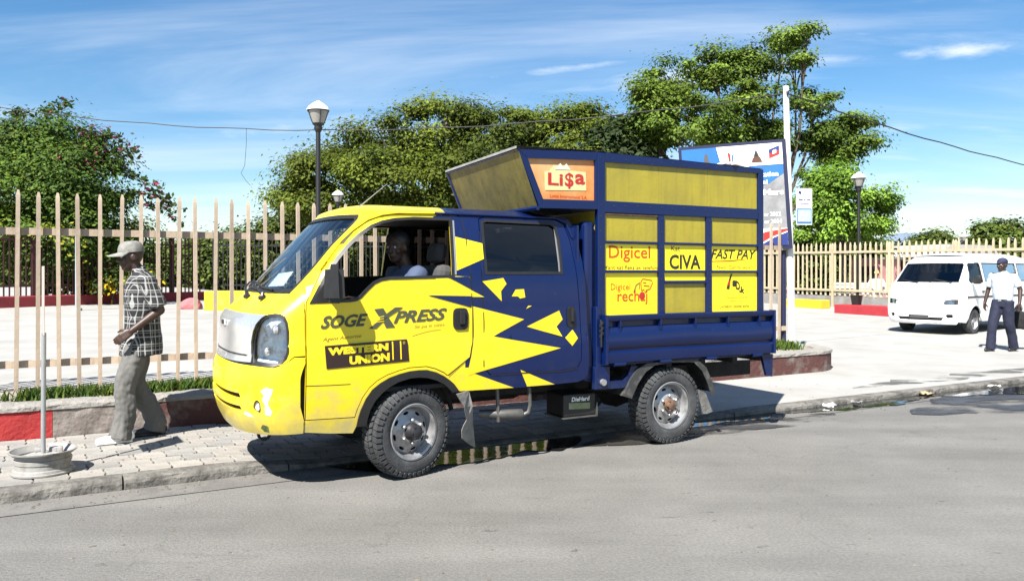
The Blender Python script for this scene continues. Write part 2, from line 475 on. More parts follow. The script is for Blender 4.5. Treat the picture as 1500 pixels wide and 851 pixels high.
# standing water and wet patches in the gutter
M_water = mat('gutter water', (0.02, 0.022, 0.02), 0.035, spec=0.9, bump=0.06, bscale=9)
M_wet = mat('wet asphalt', (0.045, 0.043, 0.040), 0.42, var=0.3, vscale=3, bump=0.2, bscale=40)
def ragged(m, scale, lo, hi):
    N, L = m.node_tree.nodes, m.node_tree.links; b = N['Principled BSDF']
    tc = N.new('ShaderNodeTexCoord'); mp = N.new('ShaderNodeMapping'); mp.inputs['Rotation'].default_value = (0, 0, -PHI); mp.inputs['Scale'].default_value = (.5, 1.4, 1)
    nz = N.new('ShaderNodeTexNoise'); nz.inputs['Scale'].default_value = scale; nz.inputs['Detail'].default_value = 9; nz.inputs['Roughness'].default_value = .68
    L.new(tc.outputs['Object'], mp.inputs[0]); L.new(mp.outputs[0], nz.inputs['Vector'])
    mr = N.new('ShaderNodeMapRange'); mr.inputs['From Min'].default_value = lo; mr.inputs['From Max'].default_value = hi
    L.new(nz.outputs['Fac'], mr.inputs['Value']); L.new(mr.outputs[0], b.inputs['Alpha'])
ragged(M_wet, 1.5, .44, .55)
def puddle(name, ea, eb, na, nb, m, z, seed, k=26, kerbside=False):
    rr0 = random.Random(seed); top, bot = [], []; ph = [rr0.uniform(0, 6.28) for _ in range(4)]; k *= 3
    class rr:
        @staticmethod
        def uniform(a, b):
            g = .5 + .22 * math.sin(ph[0] + 3.1 * e) + .15 * math.sin(ph[1] + 7.3 * e) + .08 * math.sin(ph[2] + 15 * e) + .05 * math.sin(ph[3] + 31 * e)
            return a + (b - a) * max(0, min(1, g))
    for i in range(k + 1):
        t = i / k; e = ea + (eb - ea) * t; w = min(1, 5 * t, 5 * (1 - t)) ** .6
        mid = nb if kerbside else (na + nb) / 2
        top.append((e, mid if kerbside else mid + (nb - mid) * w * rr.uniform(.55, 1)))
        bot.append((e, mid + (na - mid) * w * rr.uniform(.5, 1)))
    pts = [W(e, n) for e, n in bot + top[::-1]]
    o = flat(name, pts, m, z); o['kind'] = 'structure'; return o
puddle('puddle_water', 1.7, 4.1, 5.52, 6.10, M_water, .0125, 1, kerbside=True)
puddle('puddle_water', 4.75, 6.6, 5.80, 6.10, M_water, .0125, 2, kerbside=True)
puddle('puddle_water', 6.6, 9.4, 5.74, 6.10, M_water, .0125, 3, kerbside=True)
puddle('puddle_water', 9.0, 17.5, 5.40, 6.10, M_water, .0125, 4, kerbside=True)
puddle('wet_patch', 7.9, 16.8, 4.55, 6.10, M_wet, .0085, 5)
puddle('wet_patch', 3.9, 7.2, 5.45, 6.05, M_wet, .0085, 8)
M_damp = mat('damp concrete', (0.13, 0.125, 0.115), 0.6, var=.2, vscale=2.6, detail=8)
vsd = []; 
for i in range(25):
    e = 8.6 + 4.6 * i / 24
    w = min(1, 4 * i / 24, 4 * (1 - i / 24)) ** .7
    for n in (6.62 - .22 * w * random.uniform(.5, 1), 6.62 + .30 * w * random.uniform(.5, 1)): vsd.append(W(e, n, zdrive(e, n) + .004))
me = bpy.data.meshes.new('damp_patch'); me.from_pydata(vsd, [], [(2 * i, 2 * i + 2, 2 * i + 3, 2 * i + 1) for i in range(24)]); me.update()
ragged(M_damp, 2.2, .47, .60); structure(link('damp_patch', me, M_damp))

# grit, crumbs of asphalt and dry leaf bits lying on the road
rr = random.Random(77); vs, fs = [], []
def crumb(e, n, z, r, h):
    k = rr.randint(5, 7); o = len(vs); a0 = rr.uniform(0, 6.28); el = rr.uniform(.5, 1)
    for q in range(k):
        g = a0 + 6.283 * q / k; rad = r * rr.uniform(.7, 1.2); vs.append(W(e + rad * math.cos(g), n + rad * el * math.sin(g), z))
    vs.append(W(e, n, z + h)); fs.extend([(o + q, o + (q + 1) % k, o + k) for q in range(k)])
for _ in range(620): crumb(rr.uniform(-3, 18), rr.uniform(.8, 5.8), .001, rr.uniform(.004, .016) if rr.random() < .9 else rr.uniform(.016, .03), rr.uniform(.002, .008))
for _ in range(700): crumb(rr.uniform(-2.5, 18), 6.08 - abs(rr.gauss(0, .16)), .006, rr.uniform(.004, .018), rr.uniform(.003, .012))
for _ in range(260): e = rr.uniform(-1.2, 9); crumb(e, rr.uniform(6.3, 7.9), zs(e) + .003, rr.uniform(.004, .012), rr.uniform(.002, .006))
me = bpy.data.meshes.new('road_grit'); me.from_pydata(vs, [], fs); me.update()
tag(link('road_grit', me, mat('dark grit', (.10, .09, .075), .95, col2=(.22, .20, .17), vscale=3)), 'grit and dry crumbs scattered over road, gutter and pavement', 'grit', kind='stuff')

# ------------------------------------------------------------------ planter with its painted low wall
M_red = mat('worn red paint', (0.42, 0.022, 0.022), 0.75, col2=(0.30, 0.10, 0.085), vscale=6, bump=0.5, bscale=25, detail=8, lo=.52, hi=.78)
M_bare = mat('grimy bare plaster', (0.33, 0.29, 0.26), 0.9, col2=(0.13, 0.10, 0.09), vscale=5, bump=0.7, bscale=22, detail=9, lo=.42, hi=.7)
M_dred = mat('faded dark red paint with shade', (0.115, 0.042, 0.036), 0.85, col2=(0.23, 0.19, 0.165), vscale=4, bump=0.6, bscale=22, detail=9, lo=.5, hi=.68)  # red paint plus wall shadow: the man's shade is put into this colour
M_cope = mat('crumbling concrete coping', (0.34, 0.325, 0.295), 0.92, col2=(0.22, 0.20, 0.18), vscale=9, bump=0.9, bscale=30, detail=9, lo=.5, hi=.75)
planter = empty('planter', W(0, 8.3, 0), 0, 'long low planter with worn red painted wall below the cream picket fence', 'planter')
WN0, WN1, PT = 7.93, 8.22, 0.365
def rel(p): return p - planter.location
def wallrun(name, path, m, zt):
    """wall face following (e, n) points; inner face WTH further in"""
    vs, fs = [], []
    rr = random.Random(len(path))
    for (e, n, ie, inn) in path:
        zb = -.05
        vs += [rel(W(e, n, zb)), rel(W(e, n + rr.uniform(-.006, .006), (zb + zt) / 2)), rel(W(e, n, zt)), rel(W(ie, inn, zt)), rel(W(ie, inn, zb))]
    k = len(path)
    for i in range(k - 1):
        for q in range(4): fs.append((5 * i + q, 5 * i + 5 + q, 5 * i + 6 + q, 5 * i + 1 + q))
    fs += [(0, 1, 2, 3, 4), tuple(5 * (k - 1) + q for q in range(5))[::-1]]
    me = bpy.data.meshes.new(name); me.from_pydata(vs, [], fs); me.update(); fix_normals(me)
    return link(name, me, m, planter)
seg = lambda a, b, k: [(e, WN0, e, WN1) for e in fr(a, b, k)]
wallrun('painted_wall', seg(-4.5, -.19, 24), M_red, PT - .03)
wallrun('bare_wall', seg(-.187, .66, 8), M_bare, PT - .03)
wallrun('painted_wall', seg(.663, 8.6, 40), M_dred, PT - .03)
CE, CN, CR = 9.55, 8.78, .85
arc = [(CE + CR * math.cos(g), CN + CR * math.sin(g), CE + (CR - .25) * math.cos(g), CN + (CR - .25) * math.sin(g)) for g in [R(-90 + 180 * i / 22) for i in range(23)]]
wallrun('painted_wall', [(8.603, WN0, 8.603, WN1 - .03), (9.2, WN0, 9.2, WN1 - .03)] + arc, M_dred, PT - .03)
def coping(path):
    vs, fs = [], []; rr = random.Random(11)
    for (e, n, ie, inn) in path:
        j = lambda: rr.uniform(-.012, .012)
        dx, dy = ie - e, inn - n; l = math.hypot(dx, dy); dx /= l; dy /= l
        vs += [rel(W(e - dx * .012 + j() * .5, n - dy * .012 + j() * .5, PT - .035)), rel(W(e - dx * .01, n - dy * .01 + j(), PT + j() * .5)), rel(W(e + dx * .05, n + dy * .05, PT + .018 + j())), rel(W(ie, inn, PT + .012 + j())), rel(W(ie + dx * .02, inn + dy * .02, PT - .06))]
    k = len(path)
    for i in range(k - 1):
        for q in range(4): fs.append((5 * i + q, 5 * i + 5 + q, 5 * i + 6 + q, 5 * i + 1 + q))
    me = bpy.data.meshes.new('coping'); me.from_pydata(vs, [], fs); me.update(); fix_normals(me)
    return link('coping', me, M_cope, planter)
coping(seg(-4.5, 9.2, 150) + arc)
me = bpy.data.meshes.new('soil_bed')
bed = [W(-4.5, 8.15), W(9.4, 8.15)] + [W(CE + (CR - .2) * math.cos(g), CN + (CR - .2) * math.sin(g)) for g in [R(-80 + 160 * i / 12) for i in range(13)]] + [W(9.4, 9.45), W(-4.5, 9.45)]
me.from_pydata([rel(Vector((p.x, p.y, PT - .015))) for p in bed], [], [tuple(range(len(bed)))]); me.update()
link('soil_bed', me, mat('dusty bed', (0.42, 0.39, 0.34), .95, col2=(0.25, 0.21, 0.16), vscale=4, bump=.4), planter)

def grass(name, spots, label, h=(.05, .13), seed=1, blade=.010):
    rr = random.Random(seed); vs, fs, cols = [], [], []
    for (e, n, se, sn, k) in spots:
        for _ in range(k):
            a, b = rr.gauss(e, se), rr.gauss(n, sn)
            p = W(a, b, PT - .02); g = rr.uniform(0, 6.28); hh = rr.uniform(*h); w = blade * rr.uniform(.6, 1.4)
            d = Vector((math.cos(g), math.sin(g), 0)); t = Vector((-d.y, d.x, 0)) * rr.uniform(.1, .9) * hh
            o = len(vs)
            vs += [p - d * w, p + d * w, p + t * .5 + Vector((0, 0, hh * .65)) + d * w * .6, p + t + Vector((0, 0, hh)), p + t * .5 + Vector((0, 0, hh * .65)) - d * w * .6]
            fs.append((o, o + 1, o + 2, o + 3, o + 4))
            c = rr.uniform(.45, .95); y = rr.random() ** 2
            cols += [(.07 * c + .10 * y * c, .15 * c + .06 * y * c, .03 * c, 1)] * 5
    me = bpy.data.meshes.new(name); me.from_pydata(vs, [], fs); me.update()
    ca = me.color_attributes.new('tint', 'FLOAT_COLOR', 'CORNER'); ca.data.foreach_set('color', np.array(cols, dtype=np.float32).ravel())
    return tag(link(name, me, M_grass), label, 'grass', kind='stuff')
M_grass = leaf_mat('grass blades', .6, .3)
rg = random.Random(21)
sp = []
for i in range(64):
    e = -.75 + 3.1 * i / 63
    if rg.random() < .86: sp.append((e, 8.52 + rg.uniform(-.05, .06), .035, .055, rg.randint(25, 75) if e > -.45 else 10))
grass('grass', sp, 'strip of short green grass along the planter under the fence')
grass('grass', [(9.55 + rg.uniform(-.25, .25), 8.75 + rg.uniform(-.2, .2), .10, .10, 60) for _ in range(10)], 'clump of grass in the rounded end of the planter', (.06, .16), 5)

# ------------------------------------------------------------------ cream picket fence along the street
M_cream = mat('cream fence paint', (0.60, 0.48, 0.36), 0.65, col2=(0.46, 0.35, 0.25), vscale=4, bump=0.15, detail=9, lo=.42, hi=.75)
def vary(m, lo=.8, hi=1.12):
    N, L = m.node_tree.nodes, m.node_tree.links; b = N['Principled BSDF']; src = b.inputs['Base Color'].links[0].from_socket
    oi = N.new('ShaderNodeObjectInfo'); mr = N.new('ShaderNodeMapRange'); mr.inputs['To Min'].default_value = lo; mr.inputs['To Max'].default_value = hi; L.new(oi.outputs['Random'], mr.inputs['Value'])
    sc_n = N.new('ShaderNodeVectorMath'); sc_n.operation = 'SCALE'; L.new(src, sc_n.inputs[0]); L.new(mr.outputs[0], sc_n.inputs['Scale']); L.new(sc_n.outputs[0], b.inputs['Base Color'])
vary(M_cream); [vary(m_, .85, 1.12) for m_ in M_pv]
FN = 9.12
fence = empty('picket_fence', W(0, FN, .34), PHI, 'cream metal picket fence standing behind the planter along the pavement', 'fence')
def picket_mesh(w, d, h, point, name='picket'):
    b = MB(); hw, hd = w / 2, d / 2
    vs = [(-hw, -hd, 0), (hw, -hd, 0), (hw, hd, 0), (-hw, hd, 0), (-hw, -hd, h - point), (hw, -hd, h - point), (hw, hd, h - point), (-hw, hd, h - point), (-hw * .45, -hd * .45, h), (hw * .45, -hd * .45, h), (hw * .45, hd * .45, h), (-hw * .45, hd * .45, h)]
    fs = [(3, 2, 1, 0)] + [(i, (i + 1) % 4, 4 + (i + 1) % 4, 4 + i) for i in range(4)] + [(4 + i, 4 + (i + 1) % 4, 8 + (i + 1) % 4, 8 + i) for i in range(4)] + [(8, 9, 10, 11)]
    b.add(vs, fs); return b.mesh(name)
pm = picket_mesh(.037, .032, 2.0, .05); pm.materials.append(M_cream)
rf = random.Random(5)
k = 0
while -1.65 + k * .186 < 10.2:
    o = link('picket', pm, None, fence, (-1.65 + k * .186 + rf.uniform(-.004, .004), 0, rf.uniform(-.015, .012)))
    o.rotation_euler = (rf.uniform(-.008, .008), rf.uniform(-.010, .010), rf.uniform(-.08, .08))
    k += 1
for zr in (1.60, .275):
    MB().box((4.3, .062, zr), (12.0, .035, .072)).build('rail', M_cream, fence)

# ------------------------------------------------------------------ cream fence on the far side of the driveway
FE = 25.0
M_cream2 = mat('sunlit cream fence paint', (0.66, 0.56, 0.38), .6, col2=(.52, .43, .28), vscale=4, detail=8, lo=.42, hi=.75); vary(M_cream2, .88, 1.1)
ffence = empty('picket_fence', W(FE, 12.0, 0), PHI + R(90), 'pale cream picket fence on a grey wall beyond the white minibus', 'fence')
pm2 = picket_mesh(.062, .04, 1.98, .12); pm2.materials.append(M_cream2)
post2 = picket_mesh(.075, .06, 2.40, .05, 'post'); post2.materials.append(M_cream2)
def zf(n): return zcourt(FE, n)
k = 0
while k * .215 < 24:
    n = k * .215
    o = link('picket', pm2, None, ffence, (n, 0, zf(12 + n) + .44 + rf.uniform(-.02, .02))); o.rotation_euler = (0, rf.uniform(-.01, .01), 0); k += 1
for q in range(11):
    link('post', post2, None, ffence, (q * 2.36 + .35 + .6, .055, zf(12.9 + q * 2.36)))
def slopebar(b, x0, x1, y, w, za, zb, h):
    b.add([(x0, y - w / 2, za), (x1, y - w / 2, zb), (x1, y + w / 2, zb), (x0, y + w / 2, za), (x0, y - w / 2, za + h), (x1, y - w / 2, zb + h), (x1, y + w / 2, zb + h), (x0, y + w / 2, za + h)], [(3, 2, 1, 0), (4, 5, 6, 7), (0, 1, 5, 4), (1, 2, 6, 5), (2, 3, 7, 6), (3, 0, 4, 7)])
for zr in (2.02, .60):
    b = MB(); slopebar(b, -.1, 24, .045, .04, zf(12) + zr, zf(36) + zr, .085); b.build('rail', M_cream2, ffence)
M_stone = mat('grey wall render', (0.36, 0.35, 0.33), .9, col2=(.22, .21, .20), vscale=2.5, bump=.4, detail=8)
b = MB(); slopebar(b, -.3, 24, -.12, .25, zf(12) - .05, zf(36) - .05, .47); b.build('low_wall', M_stone, ffence)
# second stretch further back behind the billboard, closing the court
def blockthing(name, c, s, m, label, cat, rz=PHI, bev=.03):
    r = empty(name, c, rz, label, cat)
    MB().rbox((0, 0, s[2] / 2), s, bev).build('block', m, r)
    return r
M_yel = mat('yellow kerb paint', (0.70, 0.55, 0.02), .7, var=.12, vscale=4, bump=.3, col2=(.55, .42, .10), lo=.55, hi=.75)
M_redk = mat('red kerb paint', (0.45, 0.03, 0.04), .7, var=.12, vscale=4, bump=.3)
def gz(x, y): return zcourt(*EN(x, y))
def kerbblock(x, y, L, h, d, m, label, rz):
    o = MB().rbox((0, 0, h / 2 - .02), (L, d, h), .025).build('kerb_block', m, None, (x, y, gz(x, y)))
    o.rotation_euler = (0, 0, rz); return tag(o, label, 'kerb block')
kerbblock(11.2, 29.4, 1.9, .32, .5, M_yel, 'yellow painted concrete block before the far fence, left of the red one', PHI + R(90))
kerbblock(11.55, 25.2, 1.95, .32, .5, M_redk, 'red painted concrete block before the far fence, left of the minibus', PHI + R(90))
kerbblock(-7.75, 22.8, 1.7, .58, .8, M_yel, 'yellow painted concrete block inside the court, seen past the nose of the truck', R(-8))

# ================================================================== THE TRUCK (x rearwards from the front hub, y away from the road, z up)
T = empty('pickup_truck', (-.657, 5.81, 0), PHI, 'yellow and blue double cab pickup truck with a panelled kiosk box on its bed', 'truck')
def paint(name, col, dust=(0.45, 0.40, 0.30), amount=.25):
    m = mat(name, col, .34, coat=.32, spec=.32); col = dull(name, col); dust = dull('x', dust)
    N, L = m.node_tree.nodes, m.node_tree.links
    b = N['Principled BSDF']
    tc = N.new('ShaderNodeTexCoord'); nz = N.new('ShaderNodeTexNoise'); nz.inputs['Scale'].default_value = 3.0; nz.inputs['Detail'].default_value = 8
    L.new(tc.outputs['Object'], nz.inputs['Vector'])
    mr = N.new('ShaderNodeMapRange'); mr.inputs['From Min'].default_value = .45; mr.inputs['From Max'].default_value = .8; mr.inputs['To Max'].default_value = amount
    L.new(nz.outputs['Fac'], mr.inputs['Value'])
    mx = N.new('ShaderNodeMix'); mx.data_type = 'RGBA'; mx.inputs['A'].default_value = (*col, 1); mx.inputs['B'].default_value = (*dust, 1)
    # tiny chips
    n2 = N.new('ShaderNodeTexNoise'); n2.inputs['Scale'].default_value = 16; n2.inputs['Detail'].default_value = 3
    L.new(tc.outputs['Object'], n2.inputs['Vector'])
    m2 = N.new('ShaderNodeMapRange'); m2.inputs['From Min'].default_value = .735; m2.inputs['From Max'].default_value = .75; m2.inputs['To Max'].default_value = .7
    L.new(n2.outputs['Fac'], m2.inputs['Value'])
    # mud thrown up along the sills and sparse vertical streaks
    sz = N.new('ShaderNodeSeparateXYZ'); L.new(tc.outputs['Object'], sz.inputs[0])
    n3 = N.new('ShaderNodeTexNoise'); n3.inputs['Scale'].default_value = 7; n3.inputs['Detail'].default_value = 10; n3.inputs['Roughness'].default_value = .7; L.new(tc.outputs['Object'], n3.inputs['Vector'])
    hz = N.new('ShaderNodeMapRange'); hz.inputs['From Min'].default_value = .40; hz.inputs['From Max'].default_value = .95; hz.inputs['To Min'].default_value = .30; hz.inputs['To Max'].default_value = -.12; L.new(sz.outputs['Z'], hz.inputs['Value'])
    ad3 = N.new('ShaderNodeMath'); ad3.operation = 'ADD'; L.new(n3.outputs['Fac'], ad3.inputs[0]); L.new(hz.outputs[0], ad3.inputs[1])
    m3 = N.new('ShaderNodeMapRange'); m3.inputs['From Min'].default_value = .55; m3.inputs['From Max'].default_value = .92; m3.inputs['To Max'].default_value = .65; L.new(ad3.outputs[0], m3.inputs['Value'])
    mp4 = N.new('ShaderNodeMapping'); mp4.inputs['Scale'].default_value = (26, 26, 1.2); L.new(tc.outputs['Object'], mp4.inputs[0])
    n4 = N.new('ShaderNodeTexNoise'); n4.inputs['Scale'].default_value = 1; n4.inputs['Detail'].default_value = 4; L.new(mp4.outputs[0], n4.inputs['Vector'])
    m4 = N.new('ShaderNodeMapRange'); m4.inputs['From Min'].default_value = .62; m4.inputs['From Max'].default_value = .80; m4.inputs['To Max'].default_value = .22; L.new(n4.outputs['Fac'], m4.inputs['Value'])
    q1 = N.new('ShaderNodeMath'); q1.operation = 'MAXIMUM'; L.new(m3.outputs[0], q1.inputs[0]); L.new(m4.outputs[0], q1.inputs[1])
    q2 = N.new('ShaderNodeMath'); q2.operation = 'MAXIMUM'; L.new(q1.outputs[0], q2.inputs[0]); L.new(mr.outputs[0], q2.inputs[1])
    mm = N.new('ShaderNodeMath'); mm.operation = 'MAXIMUM'; L.new(q2.outputs[0], mm.inputs[0]); L.new(m2.outputs[0], mm.inputs[1])
    L.new(mm.outputs[0], mx.inputs['Factor']); L.new(mx.outputs['Result'], b.inputs['Base Color'])
    r2 = N.new('ShaderNodeMapRange'); r2.inputs['To Min'].default_value = .25; r2.inputs['To Max'].default_value = .5
    L.new(nz.outputs['Fac'], r2.inputs['Value']); L.new(r2.outputs[0], b.inputs['Roughness'])
    return m
M_Y = paint('yellow truck paint', (0.80, 0.62, 0.014), amount=.08)
M_B = paint('blue truck paint', (0.0010, 0.012, 0.085), (0.03, 0.045, 0.09), .08)
M_blk = mat('black plastic', (0.018, 0.018, 0.019), .45, var=.2, vscale=12)
M_under = mat('grimy chassis black', (0.020, 0.018, 0.016), .85, var=.4, vscale=9, bump=.3)
M_rub = mat('tyre rubber', (0.042, 0.044, 0.047), .82, col2=(0.10, 0.105, 0.11), vscale=5, bump=.25, bscale=70, lo=.45, hi=.7)
M_rim = mat('silver steel wheel', (0.36, 0.36, 0.365), .40, metal=.6, col2=(0.13, 0.12, 0.105), vscale=9, lo=.52, hi=.8)
M_rust = mat('rusty hub', (0.22, 0.11, 0.06), .85, col2=(0.10, 0.07, 0.05), vscale=20, bump=.4)
M_hub = mat('dark locking hub', (0.07, 0.07, 0.075), .4, metal=.6)
M_chr = mat('chrome', (0.86, 0.86, 0.86), .24, metal=.82)
M_lens = mat('headlamp reflector', (0.80, 0.82, 0.85), .30, metal=.12, bump=1.0, bscale=16, col2=(.30, .31, .33), vscale=14, lo=.52, hi=.66)
M_wscr = glass_mat('windscreen glass', (0.70, 0.80, 0.86), .17)
M_dark = glass_mat('dark tinted glass', (0.035, 0.035, 0.04), .03)
M_grey = mat('grey seat cloth', (0.085, 0.085, 0.088), .9)
M_dash = mat('dark dashboard', (0.03, 0.03, 0.032), .7)
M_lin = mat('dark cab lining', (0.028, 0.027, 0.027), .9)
M_white = mat('white paint', (0.78, 0.77, 0.74), .6)
M_flap = mat('grey mud flap', (0.36, 0.345, 0.32), .8, col2=(0.20, 0.19, 0.17), vscale=7, bump=.3)

def lk(z, k):
    if z <= k[0][0]: return k[0][1]
    for (a, b), (c, d) in zip(k, k[1:]):
        if z <= c: return b + (d - b) * (z - a) / (c - a)
    return k[-1][1]
XC = [(.38, 1.19), (.47, 1.235), (.60, 1.27), (.80, 1.27), (.88, 1.245), (.92, 1.205), (1.05, 1.20), (1.18, 1.19), (1.24, 1.165), (1.31, 1.09), (1.38, 1.01), (1.55, .862), (1.715, .722), (1.80, .645), (1.93, .525), (2.0, .44)]
YI = [(.38, .055), (.50, .03), (.62, .015), (.80, .0), (1.02, -.006), (1.045, .008), (1.25, .008), (1.48, .014), (1.60, .035), (1.75, .075), (1.93, .125), (2.0, .15)]
AA = [(.4, .42), (.9, .41), (1.2, .37), (1.38, .35), (1.93, .38)]
MM = 2.6; YC = .83
def side_y(x, z):
    Wd = YC - lk(z, YI); a = lk(z, AA); xs = -lk(z, XC) + a
    if x >= xs: return YC - Wd
    t = min(.999, (xs - x) / a)
    return YC - Wd * (1 - t ** MM) ** (1 / MM)
def side(x, z, d=0.0): return Vector((x, side_y(x, z) + d, z))
def front(s, z, d=0.0):
    Wd = YC - lk(z, YI) - d; a = lk(z, AA); xs = -lk(z, XC) + a; a -= d
    f = s * math.pi / 2; sn, cs = math.sin(f), max(0.0, math.cos(f))
    return Vector((xs - a * cs ** (2 / MM), YC + Wd * math.copysign(abs(sn) ** (2 / MM), sn), z))
def sbx(z):                                 # where side skin meets front skin
    a = lk(z, AA); xs = -lk(z, XC) + a
    return -.825 if z <= 1.38 else (xs - .519 * a) * sstep(1.38, 1.46, z) + -.825 * (1 - sstep(1.38, 1.46, z))
def sb(z):
    a = lk(z, AA); xs = -lk(z, XC) + a
    t = min(.98, max(.0, (xs - sbx(z)) / a))
    return 2 / math.pi * math.acos(t ** (MM / 2))

WIN_F = [(-.77, 1.322), (-.715, 1.42), (-.654, 1.52), (-.575, 1.625), (-.491, 1.717), (-.40, 1.80), (-.303, 1.866), (-.22, 1.90), (-.12, 1.922), (.03, 1.936), (.335, 1.938), (.307, 1.499), (-.048, 1.49), (-.20, 1.487), (-.27, 1.476), (-.323, 1.452), (-.375, 1.405), (-.427, 1.352), (-.455, 1.334), (-.50, 1.327)]
ARCH = [(-.446, .42), (-.437, .48), (-.42, .541), (-.385, .62), (-.339, .684), (-.28, .727), (-.212, .762), (-.135, .785), (-.054, .801), (.015, .805), (.082, .803), (.155, .782), (.223, .748), (.272, .713), (.311, .679), (.353, .624)]
def grow(loop, g):                          # enlarge a loop a little about its own edge
    n = len(loop); out = []
    area = sum(loop[i][0] * loop[(i + 1) % n][1] - loop[(i + 1) % n][0] * loop[i][1] for i in range(n))
    sg = 1 if area > 0 else -1
    for i in range(n):
        p, q, r = Vector(loop[i - 1]), Vector(loop[i]), Vector(loop[(i + 1) % n])
        a = (q - p).normalized(); b = (r - q).normalized()
        nn = Vector((a.y + b.y, -a.x - b.x)) * sg
        nn = nn.normalized() / max(.5, math.cos(.5 * a.angle(b)))
        out.append(tuple(q + nn * g))
    return out
DOOR_F = [(-.812, .505), (-.812, .75), (-.812, 1.0), (-.812, 1.25), (-.806, 1.32), (-.745, 1.43), (-.69, 1.53), (-.61, 1.635), (-.525, 1.735), (-.43, 1.825), (-.325, 1.90), (-.225, 1.942), (-.12, 1.960), (.03, 1.970), (.385, 1.970), (.415, 1.957), (.442, 1.812), (.448, 1.52), (.462, 1.258), (.456, .996), (.438, .881), (.255, .752), (.228, .775), (.155, .81), (.08, .831), (-.054, .829), (-.14, .812), (-.225, .787), (-.30, .75), (-.36, .702), (-.412, .63), (-.448, .545), (-.462, .495)]
DOOR_R = [(.562, .80), (.566, 1.15), (.558, 1.52), (.578, 1.85), (.582, 1.945), (.64, 1.968), (1.30, 1.962), (1.37, 1.925), (1.405, 1.80), (1.43, 1.52), (1.455, 1.2), (1.465, .95), (1.463, .80), (1.43, .745), (1.30, .728), (.62, .735)]
WIN_R = [(.605, 1.925), (.64, 1.938), (1.24, 1.930), (1.285, 1.905), (1.297, 1.80), (1.290, 1.525), (.592, 1.523), (.594, 1.70)]
zsq = lambda a, b, k: [a + (b - a) * i / k for i in range(k + 1)]
SIDE = [(-.82, .415), (-.64, .39), (-.468, .375)] + ARCH + [(.43, .620), (.516, .617), (1.007, .612), (1.44, .622), (1.505, .638), (1.538, .68), (1.546, .75), (1.539, .95), (1.517, 1.406), (1.501, 1.634), (1.485, 1.83), (1.465, 1.91), (1.43, 1.965), (1.385, 1.985)] + [(x, 1.985) for x in (1.0, .6, .2, -.1)] + [(sbx(z), z) for z in zsq(1.985, 1.38, 14)] + [(-.82, 1.30), (-.82, .9), (-.82, .6)]
DGAP = .007
HOLES_SIDE = [grow(DOOR_F, DGAP), grow(DOOR_R, DGAP)]
OUT_N = (0, -1, 0)
cutY = [((.30, 1.95, 0), (1, -.9, 0))]
cs = skin('cab_side', SIDE, HOLES_SIDE, side, M_B, T, lip=.03, out=OUT_N)
# roadside cab side: yellow ahead of the door line, blue behind
cs.data.materials.append(M_Y)
for p in cs.data.polygons:
    c = p.center
    if (c.z > 1.9 and c.x < .22) or (c.z <= 1.9 and c.x < 0) or (c.z < .83 and c.x < .44): p.material_index = 1
df = skin('front_door', DOOR_F, [WIN_F], side, M_Y, T, lip=.035, out=OUT_N)
dr = skin('rear_door', DOOR_R, [WIN_R], side, M_B, T, lip=.035, out=OUT_N)
tag(df, 'yellow front door with blue spikes and lettering'); tag(dr, 'blue rear door with yellow shards')
# the other side of the cab, same panels mirrored
for src, nm in ((cs, 'cab_side'), (df, 'front_door'), (dr, 'rear_door')):
    o = link(nm, src.data, None, T); o.scale = (1, -1, 1); o.location = (0, 2 * YC, 0)

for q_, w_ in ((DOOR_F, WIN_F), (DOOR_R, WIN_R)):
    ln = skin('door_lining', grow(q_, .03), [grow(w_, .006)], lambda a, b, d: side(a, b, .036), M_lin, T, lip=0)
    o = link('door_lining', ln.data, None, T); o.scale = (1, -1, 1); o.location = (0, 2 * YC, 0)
def decal(name, poly, m, depth=-.003, step=(.1, .1), parent=None, fn=side):
    return skin(name, poly, [], fn and (lambda a, b, d: fn(a, b, depth)), m, parent or T, step=step, lip=0, out=OUT_N)
# painted shards
FR = .449; RR = .5625
decal('painted_spike', [(.175, 1.944), (.225, 1.969), (.383, 1.969), (.417, 1.958), (.446, 1.812), (.452, 1.66), (.452, 1.497), (.313, 1.502), (.343, 1.944)], M_B, -.0015, parent=df)
decal('painted_spike', [(.345, 1.805), (.605, 1.750), (.596, 1.639), (.326, 1.536)], M_Y)
decal('painted_spike', [(.244, 1.486), (.244, 1.493), (.568, 1.337), (.16, 1.349), (.16, 1.486)], M_Y)
decal('painted_spike', [(.262, 1.494), (.445, 1.494), (.455, 1.398)], M_B, -.004, parent=df)
decal('painted_spike', [(.09, 1.357), (.455, 1.346), (.458, 1.258)], M_B, -.004, parent=df)
decal('painted_spike', [(.455, 1.270), (.923, 1.155), (.642, 1.029), (.455, 1.036)], M_Y)
decal('painted_spike', [(.452, 1.034), (.642, 1.029), (1.263, .912), (.481, .752), (.430, .735), (.430, .80), (.452, .90)], M_Y)
decal('painted_spike', [(.30, .742), (.40, .72), (.481, .749), (.832, .616), (.36, .622), (.34, .66)], M_Y)
decal('painted_spike', [(.887, .755), (1.015, .70), (1.215, .617), (.955, .617)], M_Y)
for poly in ([(.553, 1.458), (.737, 1.484), (.766, 1.438), (.716, 1.381), (.721, 1.302)], [(.812, 1.339), (.847, 1.392), (.924, 1.395), (.935, 1.329), (.887, 1.321), (.868, 1.338)], [(.942, 1.237), (.962, 1.262), (.995, 1.261)], [(.948, 1.096), (1.253, 1.217), (1.287, 1.144), (1.227, 1.087), (1.277, 1.005)], [(1.302, .995), (1.383, 1.056), (1.429, .985), (1.375, .924)]):
    decal('painted_shard', poly, M_Y, parent=dr)
